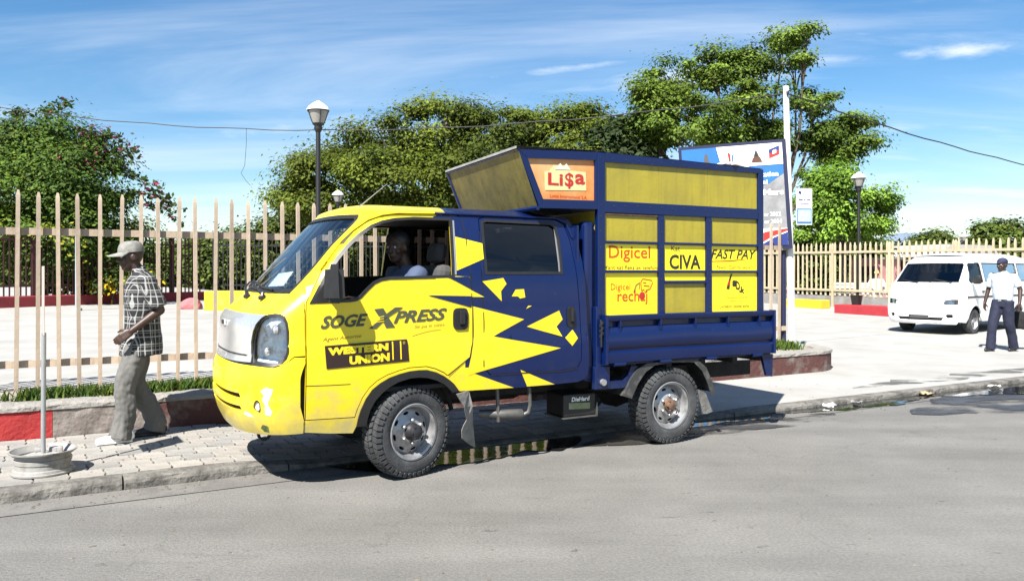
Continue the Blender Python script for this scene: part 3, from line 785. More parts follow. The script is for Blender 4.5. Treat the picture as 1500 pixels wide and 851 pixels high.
# seams over the spikes
M_seam = mat('panel gap', (0.006, 0.006, 0.008), .9)
def seam(pts, w=.004, depth=-.0055, parent=None):
    vs, fs = [], []
    for i, (x, z) in enumerate(pts):
        a, b = pts[max(0, i - 1)], pts[min(len(pts) - 1, i + 1)]
        dx, dz = b[0] - a[0], b[1] - a[1]; l = math.hypot(dx, dz); px, pz = -dz / l * w, dx / l * w
        vs += [side(x + px, z + pz, depth), side(x - px, z - pz, depth)]
    fs = [(2 * i, 2 * i + 1, 2 * i + 3, 2 * i + 2) for i in range(len(pts) - 1)]
    me = bpy.data.meshes.new('panel_gap'); me.from_pydata(vs, [], fs); me.update(); return link('panel_gap', me, M_seam, parent or T)
seam([(.418, 1.955), (.446, 1.812), (.4515, 1.52), (.4655, 1.258), (.4595, .996), (.4415, .881), (.258, .748)])
seam([(.5585, .80), (.5625, 1.15), (.5545, 1.52), (.5745, 1.85)])
seam([(.62, .7315), (1.30, .7245), (1.43, .7415)])
seam([(-.82, .742), (-.65, .736), (-.50, .734)], .0025, -.001)
# glass of the rear door, window rubbers
skin('rear_window', grow(WIN_R, .004), [], lambda a, b, d: side(a, b, .016), M_dark, dr, lip=0)
skin('rear_window', grow(WIN_R, .004), [], lambda a, b, d: side(a, b, .016), M_dark, None, lip=0)
o = bpy.data.objects['rear_window.001']; o.parent = T; o.scale = (1, -1, 1); o.location = (0, 2 * YC, 0)
def ring(loop, g0, g1): return grow(loop, g0), [grow(loop, g1)]
a, h = ring(WIN_F, .012, -.010); skin('window_rubber', a, h, lambda a, b, d: side(a, b, d - .004), M_blk, df, lip=.012)
a, h = ring(WIN_R, .012, -.010); skin('window_rubber', a, h, lambda a, b, d: side(a, b, d - .004), M_blk, dr, lip=.012)
# bright sliding frame at the rear of each side window
M_trim = mat('bright window trim', (.55, .55, .55), .35, metal=.6)
skin('window_trim', [(.319, 1.51), (.347, 1.93), (.361, 1.93), (.335, 1.51)], [], lambda a, b, d: side(a, b, -.006), M_trim, df, lip=0, step=(.05, .1))
skin('window_trim', [(1.268, 1.53), (1.276, 1.90), (1.290, 1.88), (1.284, 1.53)], [], lambda a, b, d: side(a, b, .012), M_trim, dr, lip=0, step=(.05, .1))
# quarter panel of black plastic that carries the mirror
decal('mirror_sail', [(-.765, 1.326), (-.66, 1.50), (-.60, 1.50), (-.555, 1.40), (-.545, 1.331)], M_blk, -.004, parent=df)
# rain gutter
b = MB(); gpts = [side(x, z, -.012) for x, z in [(-.70, 1.55), (-.53, 1.755), (-.43, 1.845), (-.325, 1.918), (-.22, 1.957), (-.10, 1.975), (.2, 1.981), (.7, 1.981), (1.30, 1.978), (1.39, 1.94), (1.43, 1.82)]]
b.tube(gpts, .008, 6).build('rain_gutter', M_B, T)
b = MB().tube([p + Vector((0, -.001, 0)) for p in gpts[:7]], .0085, 6).build('rain_gutter', M_Y, T)
# wheel-arch flares
AIN = [(-.372, .42), (-.366, .48), (-.348, .541), (-.315, .60), (-.27, .648), (-.215, .692), (-.14, .727), (-.052, .748), (.015, .750), (.084, .743), (.16, .720), (.225, .686), (.262, .654), (.30, .615)]
skin('wheel_arch', ARCH + AIN[::-1], [], lambda a, b, d: side(a, b, d - .012), M_blk, T, lip=.10, out=OUT_N, step=(.2, .2))
o = bpy.data.objects['wheel_arch']; o2 = link('wheel_arch', o.data, None, T); o2.scale = (1, -1, 1); o2.location = (0, 2 * YC, 0)
MB().tube([(.75 * -.6 * math.cos(g) * .95, .30, .36 + .42 * math.sin(g)) for g in [R(10 + 160 * i / 16) for i in range(17)]][::-1], .02).build('arch_liner', M_under, T)

# front skins: bumper, nose, windscreen surround
def fl(zlo, zhi, k, sgn): return [(sgn * sb(z), z) for z in zsq(zlo, zhi, k)]
def mir(loop): return [(-a, b) for a, b in loop][::-1]
BT = [(-.985, .944), (-.90, .942), (-.862, .921), (-.81, .886), (-.755, .874), (-.636, .880), (-.515, .883), (-.129, .885), (0, .885)]
BTOP = BT + [(-a, b) for a, b in BT[:-1]][::-1]
SLOT1 = [(.0, .648), (-.40, .647), (-.425, .662), (-.418, .686), (-.0, .684)]
SLOT1 = [(.36, .684), (.40, .662), (.36, .648), (-.36, .648), (-.42, .660), (-.40, .686)]
SLOT2 = [(.30, .596), (.36, .578), (.30, .563), (-.30, .563), (-.425, .570), (-.41, .597)]
FOG = [(-.622 + .042 * math.cos(g), .606 + .046 * math.sin(g)) for g in [2 * math.pi * i / 18 for i in range(18)]]
bump_outer = [(-sb(z), z) for z in zsq(.41, .94, 12)] + BTOP[1:-1] + [(sb(z), z) for z in zsq(.94, .41, 12)] + [(a, .395 + .015 * abs(a)) for a in zsq(.9, -.9, 18)]
fout = lambda off: (lambda a, b, d: front(a, b, d - off))
bumper = skin('front_bumper', bump_outer, [SLOT1, SLOT2, FOG, mir(FOG)], fout(.006), M_Y, T, step=(.05, .06), lip=.04, out=(-1, 0, 0))
skin('bumper_slot', grow(SLOT1, .012), [], lambda a, b, d: front(a, b, .035), M_under, bumper, step=(.05, .06), lip=0)
skin('bumper_slot', grow(SLOT2, .012), [], lambda a, b, d: front(a, b, .035), M_under, bumper, step=(.05, .06), lip=0)
for q, sgn in ((FOG, 1), (mir(FOG), -1)):
    fo = skin('fog_lamp', grow(q, .004), [], lambda a, b, d: front(a, b, .022), M_blk, bumper, step=(.03, .03), lip=0)
    q2 = [(a * .9 + .1 * (-.622 * sgn), b * .9 + .0606) for a, b in q]
    c0 = -.612 * sgn
    lens = [(c0 + .026 * math.cos(g), .606 + .032 * math.sin(g)) for g in [2 * math.pi * i / 14 for i in range(14)]]
    skin('fog_lens', lens, [], lambda a, b, d: front(a, b, .012), M_lens, fo, step=(.03, .03), lip=0)
decal('paint_scrape', [(-.661, .717), (-.72, .742), (-.79, .729), (-.77, .69), (-.735, .634), (-.775, .575), (-.745, .545), (-.695, .552), (-.715, .62), (-.68, .655), (-.70, .69)], mat('scraped white primer', (.75, .76, .74), .6, var=.1, vscale=30), .0, (.03, .03), bumper, lambda a, b, d: front(a, b, -.0075))
decal('paint_scrape', [(-.52, .555), (-.47, .565), (-.44, .545), (-.50, .528), (-.56, .530)], MATS['scraped white primer'], .0, (.03, .03), bumper, lambda a, b, d: front(a, b, -.0075))
decal('paint_scrape', [(-.69, .470), (-.64, .480), (-.60, .455), (-.62, .43), (-.67, .425)], mat('green scuff', (.13, .20, .06), .7, var=.5, vscale=40), .0, (.03, .03), bumper, lambda a, b, d: front(a, b, -.0075))
HEAD = [(-.482, .902), (-.468, .97), (-.472, 1.045), (-.490, 1.11), (-.521, 1.165), (-.56, 1.203), (-.605, 1.225), (-.675, 1.232), (-.741, 1.228), (-.80, 1.212), (-.838, 1.18), (-.852, 1.12), (-.853, 1.06), (-.841, .982), (-.82, .94), (-.80, .915), (-.749, .892), (-.636, .893), (-.54, .896)]
nose_outer = [(-sb(z), z) for z in zsq(.952, 1.375, 9)] + [(a, 1.375) for a in zsq(-.70, .70, 14)] + [(sb(z), z) for z in zsq(1.375, .952, 9)] + [(a, b + .008) for a, b in BTOP[::-1]][1:-1]
nose = skin('cab_nose', nose_outer, [HEAD, mir(HEAD)], fout(0), M_Y, T, step=(.05, .06), lip=.05, out=(-1, 0, 0))
for q, sgn in ((HEAD, 1), (mir(HEAD), -1)):
    hl = skin('headlight', grow(q, .002), [], lambda a, b, d: front(a, b, .075), M_blk, T, step=(.04, .05), lip=0)
    cx, cz = -.655 * sgn, 1.06
    def shrink(f): return [(cx + (a - cx) * f, cz + (b - cz) * f) for a, b in q]
    def bowl(a, b, d):
        rr = math.hypot((a - cx) / .19, (b - cz) / .17)
        return front(a, b, .022 + .035 * max(0, 1 - rr))
    skin('reflector', shrink(.93), [], bowl, M_lens, hl, step=(.03, .03), lip=0)
    for (bx, bz, br) in ((-.60, .985, .030), (-.70, 1.135, .034)):
        p = front(bx * sgn, bz, .012)
        bb = MB().lathe([(.0, -.01), (br * .6, -.008), (br, .0), (br, .02)], 16, 'X', p); bb.build('bulb_shield', M_chr, hl)
    skin('lens', shrink(.985), [], lambda a, b, d: front(a, b, .003), glass_mat('headlamp glass', (.92, .95, .97), .06), hl, step=(.04, .05), lip=0)
    a, h = ring(q, .012, -.010); skin('headlight_rim', a, h, lambda a, b, d: front(a, b, d - .004), M_blk, hl, step=(.1, .1), lip=.02)
GR = [(-.468, .905), (-.455, .97), (-.458, 1.045), (-.476, 1.12), (-.505, 1.17), (-.548, 1.215), (-.585, 1.234)]
GRL = GR + [(0, 1.240)] + [(-a, b) for a, b in GR][::-1] + [(0, .893)]
grille = skin('grille', GRL, [], lambda a, b, d: front(a, b, d * .5 - .012 - .016 * max(0, 1 - (abs(b - 1.06) / .19) ** 3)), M_chr, T, step=(.05, .05), lip=.03, out=(-1, 0, 0))
for zz in (1.155, 1.085, 1.01, .945):      # horizontal grooves of the grille
    vs = []
    for a in zsq(-.40, .40, 24):
        p0 = front(a, zz, -.030); p1 = front(a, zz + .010, -.030); vs += [p0, p1]
    me = bpy.data.meshes.new('grille_slot'); me.from_pydata(vs, [], [(2 * i, 2 * i + 1, 2 * i + 3, 2 * i + 2) for i in range(24)]); me.update()
    if zz < 1.0: link('grille_slot', me, M_blk, grille)
# plain raised badge plate on the grille
bp = MB(); pa = [front(a, b, -.034) for a, b in [(-.06, 1.135), (.06, 1.135), (.06, 1.175), (-.06, 1.175)]]
bp.rbox((front(0, 1.155, -.036)), (.012, .11, .05), .005).build('badge', M_chr, grille)
bp = MB().rbox((front(0, 1.155, -.044)), (.006, .085, .03), .002).build('badge_field', M_under, grille)
# dark shadow gap between grille and bumper
skin('bumper_gap', [(a, .884) for a in zsq(-.50, .50, 10)] + [(a, .905) for a in zsq(.50, -.50, 10)], [], lambda a, b, d: front(a, b, -.003), M_blk, T, step=(.05, .1), lip=0)
SCR = [(-.585, 1.388), (-.598, 1.47), (-.604, 1.55), (-.606, 1.64), (-.608, 1.72), (-.625, 1.80), (-.640, 1.87), (-.640, 1.925), (-.60, 1.948), (-.30, 1.953), (0, 1.955)]
SCRL = SCR + [(-a, b) for a, b in SCR[:-1]][::-1]
scr_outer = [(-sb(z), z) for z in zsq(1.377, 1.985, 14)] + [(a, 1.985) for a in zsq(-.66, .66, 12)] + [(sb(z), z) for z in zsq(1.985, 1.377, 14)] + [(a, 1.377) for a in zsq(.68, -.68, 12)]
pil = skin('windscreen_surround', scr_outer, [SCRL], fout(0), M_Y, T, step=(.05, .05), lip=.03, out=(-1, 0, 0))
skin('windscreen', grow(SCRL, .003), [], lambda a, b, d: front(a, b, .010), M_wscr, T, step=(.05, .05), lip=0)
a, h = ring(SCRL, .010, -.020); skin('windscreen_rubber', a, h, lambda a, b, d: front(a, b, d - .002), M_blk, pil, step=(.1, .1), lip=.012)
skin('screen_band', [(a, 1.392) for a in zsq(-.57, .57, 14)] + [(a, 1.412) for a in zsq(.58, -.58, 14)], [], lambda a, b, d: front(a, b, .007), M_blk, pil, step=(.05, .1), lip=0)
# paper behind the windscreen
MB().add([front(a, b, .045) for a, b in [(-.34, 1.43), (-.06, 1.42), (-.05, 1.52), (-.30, 1.535)]], [(0, 1, 2, 3)]).build('paper_sheet', M_white, T)
decal('pillar_vent', [(-.70, 1.735), (-.735, 1.735), (-.735, 1.835), (-.70, 1.845)], M_blk, .0, (.03, .03), pil, lambda a, b, d: front(a, b, -.006))
# wipers
for a0, a1, zt in ((-.30, .05, 1.44), (-.02, .32, 1.45)):
    wp = MB(); pts = [front(a0, 1.345, -.02), front(a0 + .02, 1.375, -.045), front((a0 + a1) / 2, 1.405, -.045), front(a1, zt, -.035)]
    wp.tube(pts, [.016, .013, .009, .007], 6); wp.tube([front(a0 - .03, 1.405, -.022), front((a0 + a1) / 2, 1.418, -.022), front(a1 + .12, 1.46, -.022)], .008, 6)
    wp.rbox(pts[0], (.05, .04, .03), .008); wp.build('wiper', M_blk, T)
# roof
vs, fs = [], []; NX, NT = 34, 20
for i in range(NX + 1):
    for j in range(NT + 1):
        tau = -1 + 2 * j / NT
        yw = (YC - lk(1.985, YI)) * tau
        a = lk(1.985, AA); xs = -lk(1.985, XC) + a
        xf = xs - a * (max(0, 1 - abs(tau * .998) ** MM)) ** (1 / MM)
        xr = 1.42 - .03 * abs(tau) ** 4
        t = i / NX; x = xf + (xr - xf) * (t ** 1.35)
        hgt = .085 * (1 - abs(tau) ** 3.2) * sstep(-.12, .34, t ** .8) * (1 - .85 * sstep(.90, 1.03, t)) if t > 0 else 0
        vs.append((x, YC + yw, 1.984 + max(0, hgt - .004)))
for i in range(NX):
    for j in range(NT): fs.append((i * (NT + 1) + j, i * (NT + 1) + j + 1, (i + 1) * (NT + 1) + j + 1, (i + 1) * (NT + 1) + j))
me = bpy.data.meshes.new('roof'); me.from_pydata(vs, [], fs); me.update(); me.polygons.foreach_set('use_smooth', [True] * len(fs))
bm = bmesh.new(); bm.from_mesh(me)
bmesh.ops.bisect_plane(bm, geom=list(bm.verts) + list(bm.edges) + list(bm.faces), plane_co=(.27, 0, 1.98), plane_no=(1, -.22, 0), dist=1e-5)
bmesh.ops.recalc_face_normals(bm, faces=list(bm.faces))
if sum(f.normal.z for f in bm.faces) < 0: bmesh.ops.reverse_faces(bm, faces=list(bm.faces))
for f in bm.faces:
    c = f.calc_center_median(); f.material_index = 1 if (c.x - .27) - .22 * c.y > 0 else 0
bm.to_mesh(me); bm.free()
roof = link('roof', me, M_Y, T); me.materials.append(M_B)
MB().tube([(-.34, .30, 2.02), (-.10, .36, 2.21)], [.005, .002], 6).build('antenna', M_trim, roof)
# cab back wall, floor and inside
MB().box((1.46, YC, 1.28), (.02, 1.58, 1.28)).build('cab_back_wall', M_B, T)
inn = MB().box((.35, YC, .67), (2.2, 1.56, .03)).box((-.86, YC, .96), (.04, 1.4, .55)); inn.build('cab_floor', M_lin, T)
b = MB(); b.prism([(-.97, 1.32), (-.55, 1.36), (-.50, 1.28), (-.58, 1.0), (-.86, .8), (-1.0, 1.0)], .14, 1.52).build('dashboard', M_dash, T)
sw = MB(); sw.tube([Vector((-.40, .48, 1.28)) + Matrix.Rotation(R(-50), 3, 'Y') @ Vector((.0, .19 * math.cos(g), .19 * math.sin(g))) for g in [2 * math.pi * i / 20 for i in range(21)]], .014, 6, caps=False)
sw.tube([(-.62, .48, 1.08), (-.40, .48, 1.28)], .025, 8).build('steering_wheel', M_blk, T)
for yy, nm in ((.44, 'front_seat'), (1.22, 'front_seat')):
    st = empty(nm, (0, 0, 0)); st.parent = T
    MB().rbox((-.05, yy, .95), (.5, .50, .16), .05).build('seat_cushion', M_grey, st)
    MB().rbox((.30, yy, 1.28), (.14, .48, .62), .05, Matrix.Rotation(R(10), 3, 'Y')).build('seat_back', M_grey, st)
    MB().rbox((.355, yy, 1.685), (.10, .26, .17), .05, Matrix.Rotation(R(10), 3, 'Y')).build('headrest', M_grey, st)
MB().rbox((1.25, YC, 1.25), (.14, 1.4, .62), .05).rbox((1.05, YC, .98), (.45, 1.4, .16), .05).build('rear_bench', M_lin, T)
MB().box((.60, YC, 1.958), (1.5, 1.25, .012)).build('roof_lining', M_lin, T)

# door handles
def handle(x0, x1, z0, z1, parent):
    cx, cz, w, h = (x0 + x1) / 2, (z0 + z1) / 2, x1 - x0, z1 - z0
    rr = lambda f: [(cx + f * w / 2 * math.copysign(abs(math.cos(g)) ** .5, math.cos(g)), cz + f * h / 2 * math.copysign(abs(math.sin(g)) ** .5, math.sin(g))) for g in [2 * math.pi * i / 24 for i in range(24)]]
    hd = skin('door_handle', rr(1), [], lambda a, b, d: side(a, b, d - .012), M_blk, parent, lip=.012, step=(.05, .05))
    skin('handle_bowl', rr(.72), [], lambda a, b, d: side(a, b, -.0135), M_seam, hd, lip=0, step=(.05, .05))
    MB().rbox(side(cx + w * .06, cz + h * .06, -.026), (w * .36, .018, h * .62), .006).build('grip', M_blk, hd)
handle(.300, .425, 1.09, 1.257, df); handle(1.33, 1.402, 1.08, 1.25, dr)
# wing mirror
mr_ = empty('wing_mirror', (0, 0, 0)); mr_.parent = T
mb = MB(); bm = bmesh.new(); bmesh.ops.create_cube(bm, size=1)
for q in bm.verts: q.co = Vector((q.co.x * (.12 if q.co.z > 0 else .145), q.co.y * .18, q.co.z * .265))
bmesh.ops.bevel(bm, geom=list(bm.edges), offset=.035, segments=4, affect='EDGES')
mx_ = Matrix.Rotation(R(-18), 4, 'Z')
for q in bm.verts: q.co = (mx_ @ q.co) + Vector((-.66, -.145, 1.45))
bm.verts.index_update(); mb.add([q.co[:] for q in bm.verts], [[q.index for q in f.verts] for f in bm.faces], True); bm.free()
mb.build('mirror_shell', M_blk, mr_, sharp=70)
MB().tube([(-.66, -.08, 1.40), (-.65, -.02, 1.375), (-.66, .03, 1.365)], .026, 8).tube([(-.66, -.08, 1.52), (-.64, .0, 1.47)], .013, 6).build('mirror_arm', M_blk, mr_)
MB().box((0, 0, 0), (.004, .13, .20), mx_.to_3x3()).build('mirror_glass', M_chr, mr_, (-.588, -.122, 1.455))
o = copy_tree(mr_, T); o.scale = (1, -1, 1); o.location = (0, 2 * YC, 0)

# lettering on the front door
M_lt = mat('grey-green lettering', (0.075, 0.085, 0.045), .6)
M_lk = mat('brown black sign field', (0.030, 0.012, 0.008), .5)
M_lo = mat('ochre small lettering', (0.30, 0.19, 0.02), .6)
lettering('lettering', 'SOGE', side, -.715, -.372, 1.132, 1.222, M_lt, df, slope=.035, shear=.35, bold=.035)
lettering('lettering', 'PRESS', side, -.178, .250, 1.154, 1.244, M_lt, df, slope=.038, shear=.35, bold=.03)
for poly in ([(-.365, 1.122), (-.31, 1.122), (-.235, 1.19), (-.205, 1.21), (-.10, 1.272), (-.165, 1.272), (-.25, 1.215), (-.275, 1.19)], [(-.325, 1.262), (-.255, 1.268), (-.205, 1.185), (-.165, 1.128), (-.235, 1.124), (-.255, 1.165), (-.285, 1.205)]):
    decal('lettering', poly, M_lt, -.0042, parent=df)
for i in range(3): decal('speed_line', [(-.33 + i * .02, 1.165 + i * .018), (-.25, 1.172 + i * .018), (-.25, 1.177 + i * .018), (-.33 + i * .02, 1.170 + i * .018)], M_Y, -.0055, parent=df)
lettering('lettering', 'Agent Autorise', side, -.70, -.42, 1.038, 1.072, M_lo, df, slope=.06, shear=.3)
lettering('lettering', 'Se pa ti vites...', side, -.016, .255, 1.108, 1.138, M_lo, df, slope=.045, shear=.3)
vs = []
for i in range(11):
    t = i / 10; x = -.03 + .23 * t; z = 1.055 + .04 * math.sin(t * 1.57); vs += [side(x, z, -.004), side(x, z + .004, -.004)]
me = bpy.data.meshes.new('lettering'); me.from_pydata(vs, [], [(2 * i, 2 * i + 1, 2 * i + 3, 2 * i + 2) for i in range(10)]); me.update(); link('lettering', me, M_lo, df)
wu = decal('sign_field', [(-.690, 1.015), (-.075, 1.038), (-.059, .876), (-.675, .852)], M_lk, -.0045, parent=df)
lettering('lettering', 'WESTERN', side, -.668, -.222, .945, 1.000, M_Y, df, slope=.038, bold=.07, depth=-.006)
lettering('lettering', 'UNION', side, -.512, -.212, .873, .935, M_Y, df, slope=.038, bold=.06, depth=-.006)
for x in (-.190, -.128): decal('lettering', [(x, .892), (x + .010, .892), (x + .004, 1.025), (x - .006, 1.025)], M_Y, -.006, parent=df)
decal('lettering', [(-.102 + .011 * math.cos(g), 1.012 + .012 * math.sin(g)) for g in [6.283 * i / 10 for i in range(10)]], M_lo, -.006, parent=df)

# ------------------------------------------------------------------ wheels
def wheel(name, x, y, z, flip, steer=0.0, hubm=None):
    w = empty(name, (x, y, z), steer); w.parent = T
    s = -1 if flip else 1                 # outer face at -y for the road side
    R0, Wt = .345, .205
    ty = MB()
    prof = [(.200, .02), (.214, .004), (.245, -.006), (.285, -.004), (.312, .006), (.325, .022), (.332, .04), (.334, .10), (.332, Wt - .04), (.325, Wt - .02), (.31, Wt - .006), (.25, Wt), (.21, Wt - .01), (.200, Wt - .03)]
    ty.lathe([(r, h * s) for r, h in prof], 56, 'Y')
    K = 46
    for k in range(K):
        for row, (h0, h1, dr, off) in enumerate(((.004, .045, .0, 0), (.052, .092, .004, .5), (.105, .150, .004, 0), (.158, Wt - .004, .0, .5))):
            g0 = 2 * math.pi * (k + off + .14) / K; g1 = 2 * math.pi * (k + off + .86) / K; sk = .035 * (1 if row % 2 else -1)
            vs = []
            for r in (.322, R0 + dr - .004):
                for (g, h) in ((g0, h0), (g1, h0), (g1 + sk, h1), (g0 + sk, h1)):
                    rr = r if row in (1, 2) or r < .33 else (r - (.010 if (h == h0) == (row == 0) else 0))
                    vs.append((rr * math.cos(g), h * s, rr * math.sin(g)))
            ty.add(vs, [(4, 5, 6, 7), (0, 1, 5, 4), (1, 2, 6, 5), (2, 3, 7, 6), (3, 0, 4, 7)])
        # shoulder lugs down the sidewall
        g0 = 2 * math.pi * (k + .2) / K; g1 = 2 * math.pi * (k + .8) / K
        vs = [(r * math.cos(g), h * s, r * math.sin(g)) for r, h in ((.336, .004), (.300, -.010), (.300, .004), (.336, .02)) for g in (g0, g1)]
        ty.add(vs, [(0, 1, 3, 2), (2, 3, 5, 4), (0, 2, 4, 6), (1, 7, 5, 3)])
    ty.build('tyre', M_rub, w)
    rm = MB()
    rm.lathe([(r, h * s) for r, h in [(.206, -.002), (.212, .0), (.213, .012), (.200, .014), (.188, .020), (.180, .055), (.172, .085)]], 48, 'Y')
    ro = rm.build('rim', M_rim, w)
    # dished disc with slots
    hol = []
    for k in range(8):
        g = 2 * math.pi * (k + .3) / 8
        hol.append([(.139 * math.cos(g) + .026 * math.cos(t) * -math.sin(g) + .011 * math.sin(t) * math.cos(g), .139 * math.sin(g) + .026 * math.cos(t) * math.cos(g) + .011 * math.sin(t) * math.sin(g)) for t in [2 * math.pi * i / 12 for i in range(12)]])
    out_ = [(.174 * math.cos(g), .174 * math.sin(g)) for g in [2 * math.pi * i / 48 for i in range(48)]]
    def dish(a, b, d):
        r = math.hypot(a, b)
        h = lk(r, [(0, .040), (.060, .040), (.085, .034), (.105, .052), (.130, .062), (.155, .070), (.174, .082)])
        return Vector((a, (h + d) * s, b))
    skin('disc', out_, hol, dish, M_rim, ro, step=(.025, .025), lip=.012, sharp=60)
    MB().lathe([(.170, .13 * s), (.0, .12 * s)], 24, 'Y').build('brake_drum', M_under, w)
    hb = MB()
    if hubm is M_hub:
        hb.lathe([(r, h * s) for r, h in [(.066, .038), (.064, .015), (.055, .005), (.052, -.030), (.040, -.040), (.0, -.042)]], 24, 'Y')
        for k in range(6):
            g = k * math.pi / 3; hb.rbox((.046 * math.cos(g), -.028 * s, .046 * math.sin(g)), (.018, .03, .018), .004)
    else:
        hb.lathe([(r, h * s) for r, h in [(.058, .038), (.056, .012), (.044, .006), (.040, -.012), (.020, -.018), (.0, -.018)]], 20, 'Y')
        for k in range(6):
            g = k * math.pi / 3; hb.lathe([(.009, .03 * s), (.009, -.014 * s), (.0, -.016 * s)], 6, 'Y', (.047 * math.cos(g), 0, .047 * math.sin(g)))
    hb.build('hub', hubm, w)
    nt = MB()
    for k in range(6):
        g = (k + .5) * math.pi / 3; nt.lathe([(.014, .040 * s), (.014, .020 * s), (.008, .014 * s), (.0, .014 * s)], 6, 'Y', (.086 * math.cos(g), 0, .086 * math.sin(g)))
    nt.build('wheel_nuts', M_rim if hubm is M_hub else M_rim, w)
    return w
wheel('front_wheel', .0, .035, .341, False, R(14), M_hub)
wheel('rear_wheel', 2.457, .03, .341, False, 0, M_rust)
wheel('front_wheel', .0, 2 * YC - .035, .374, True, R(14), M_hub)
wheel('rear_wheel', 2.457, 2 * YC - .03, .374, True, 0, M_rust)

# ------------------------------------------------------------------ chassis
ch = MB()
for yy in (.48, 1.18): ch.box((1.55, yy, .56), (4.6, .07, .14))
for xx in (-.5, .6, 1.7, 3.3): ch.box((xx, .83, .56), (.08, .72, .08))
ch.tube([(0, .2, .35), (0, 1.46, .37)], .05, 10).tube([(2.457, .2, .345), (2.457, 1.46, .375)], .055, 10)
ch.lathe([(.0, -.16), (.12, -.12), (.15, 0), (.12, .12), (.0, .16)], 14, 'X', (2.44, .85, .36)); ch.tube([(.5, .85, .48), (2.3, .85, .40)], .04, 8)
ch.rbox((.05, .85, .55), (.9, .5, .32), .06)
for yy in (.42, 1.24): ch.tube([(1.85, yy, .50), (2.457, yy, .41), (3.1, yy, .53)], .03, 6)
ch.build('chassis', M_under, T)
MB().rbox((1.0, 1.15, .49), (.9, .4, .28), .06).build('fuel_tank', M_under, T)
# exhaust and stays below the sill
M_alu = mat('dull bare metal', (.17, .165, .155), .5, metal=.6, var=.2, vscale=12)
ex = MB().tube([(.62, .20, .40), (.78, .10, .395), (.95, .10, .385)], [.03, .042, .042], 10)
ex.tube([(1.00, .06, .60), (1.012, .06, .46), (1.0, .07, .40), (.955, .09, .375)], .016, 8).tube([(.73, .10, .62), (.742, .10, .34)], .015, 8).build('exhaust_pipe', M_alu, T)
ba = empty('battery_box', (0, 0, 0)); ba.parent = T
MB().rbox((1.56, .30, .40), (.33, .28, .19), .012).build('battery', M_blk, ba)
MB().box((1.56, .30, .297), (.35, .30, .012)).box((1.734, .16, .35), (.012, .02, .12)).build('battery_tray', M_alu, ba)
lettering('lettering', 'DieHard', lambda x, z, d: Vector((x, .16 + d, z)), 1.475, 1.66, .432, .470, mat('white lettering', (.72, .72, .70), .5), ba, shear=.12, bold=.03, depth=-.003)
MB().add([(1.447, .157, .371), (1.662, .157, .361), (1.666, .157, .413), (1.447, .157, .424)], [(0, 1, 2, 3)]).build('battery_sticker', mat('faded green sticker', (.20, .27, .06), .5, col2=(.35, .36, .25), vscale=14), ba)
# mud flaps
def sheet(name, poly, y, m, th=.008, parent=None, fn=None):
    b = MB().prism(poly, y, y + th, 'Y'); me = b.mesh(name)
    fix_normals(me)
    if fn:
        for q in me.vertices: q.co = fn(q.co)
    return link(name, me, m, parent or T)
sheet('mud_flap', [(.30, .612), (.44, .620), (.475, .50), (.512, .339), (.568, .143), (.52, .165), (.479, .193), (.41, .245), (.391, .311), (.40, .35), (.424, .396), (.38, .50)], .03, M_flap, .01, fn=lambda p: Vector((p.x, p.y + (p.x - .4) * .5 + .05 * math.sin((p.z) * 9), p.z)))
MB().box((.375, .06, .618), (.16, .06, .02)).build('flap_bracket', M_blk, T)
sheet('mud_flap', [(2.845, .445), (2.97, .40), (3.03, .30), (3.096, .215), (2.99, .205), (2.88, .215)], .12, M_flap, .01, fn=lambda p: Vector((p.x, p.y + (p.x - 2.9) * .3, p.z)))
# rear fender guard
def fender(sgn):
    vs, fs = [], []
    P = [(1.915, .468), (1.99, .60), (2.07, .688), (2.17, .732), (2.45, .745), (2.76, .735), (2.86, .66), (2.92, .55), (2.975, .42)]
    for (x, z) in P:
        vs += [(x, .02, z), (x + (.09 if x < 2.2 else -.05 if x > 2.7 else 0), .02, z - (.02 if 2.1 < x < 2.8 else .03)), (x, .30, z)]
    for i in range(len(P) - 1):
        for q in ((0, 1), (0, 2)):
            fs.append((3 * i + q[0], 3 * i + q[1], 3 * i + 3 + q[1], 3 * i + 3 + q[0]))
    me = bpy.data.meshes.new('rear_fender'); me.from_pydata(vs, [], fs); me.update(); return link('rear_fender', me, mat('worn black fender', (.05, .05, .05), .45, col2=(.16, .155, .15), vscale=9, lo=.5, hi=.7), T)
f1 = fender(1); o = link('rear_fender', f1.data, None, T); o.scale = (1, -1, 1); o.location = (0, 2 * YC, 0)
# front tow hook
MB().tube([front(-.575, .45, .10) + Vector((-.02 + .04 * math.cos(g), .0, -.055 + .045 * math.sin(g))) for g in [2 * math.pi * i / 14 for i in range(15)]], .012, 6, caps=False).build('tow_hook', M_under, T)

# ------------------------------------------------------------------ cargo bed with dropside
DX0, DX1 = 1.70, 3.71
bedp = empty('cargo_bed', (0, 0, 0)); bedp.parent = T
PR = [(.012, .752), (-.006, .760), (-.012, .79), (-.012, .845), (.004, .862), (.004, .875), (-.016, .90), (-.020, .95), (-.012, 1.02), (.006, 1.060), (.034, 1.066), (.036, 1.108), (-.010, 1.116), (-.016, 1.125), (-.016, 1.158), (-.008, 1.166), (.03, 1.166)]
def dropside(parent):
    vs, fs = [], []
    xs_ = zsq(DX0, DX1, 20)
    for x in xs_:
        for (y, z) in PR: vs.append((x, y + .004 * math.sin(x * 5.1 + z * 9), z + .002 * math.sin(x * 3)))
    L = len(PR)
    for i in range(20):
        for q in range(L - 1): fs.append((i * L + q, (i + 1) * L + q, (i + 1) * L + q + 1, i * L + q + 1))
    me = bpy.data.meshes.new('dropside'); me.from_pydata(vs, [], fs); me.update(); fix_normals(me)
    me.polygons.foreach_set('use_smooth', [True] * len(fs)); me.set_sharp_from_angle(angle=R(35))
    return link('dropside', me, M_B, parent)
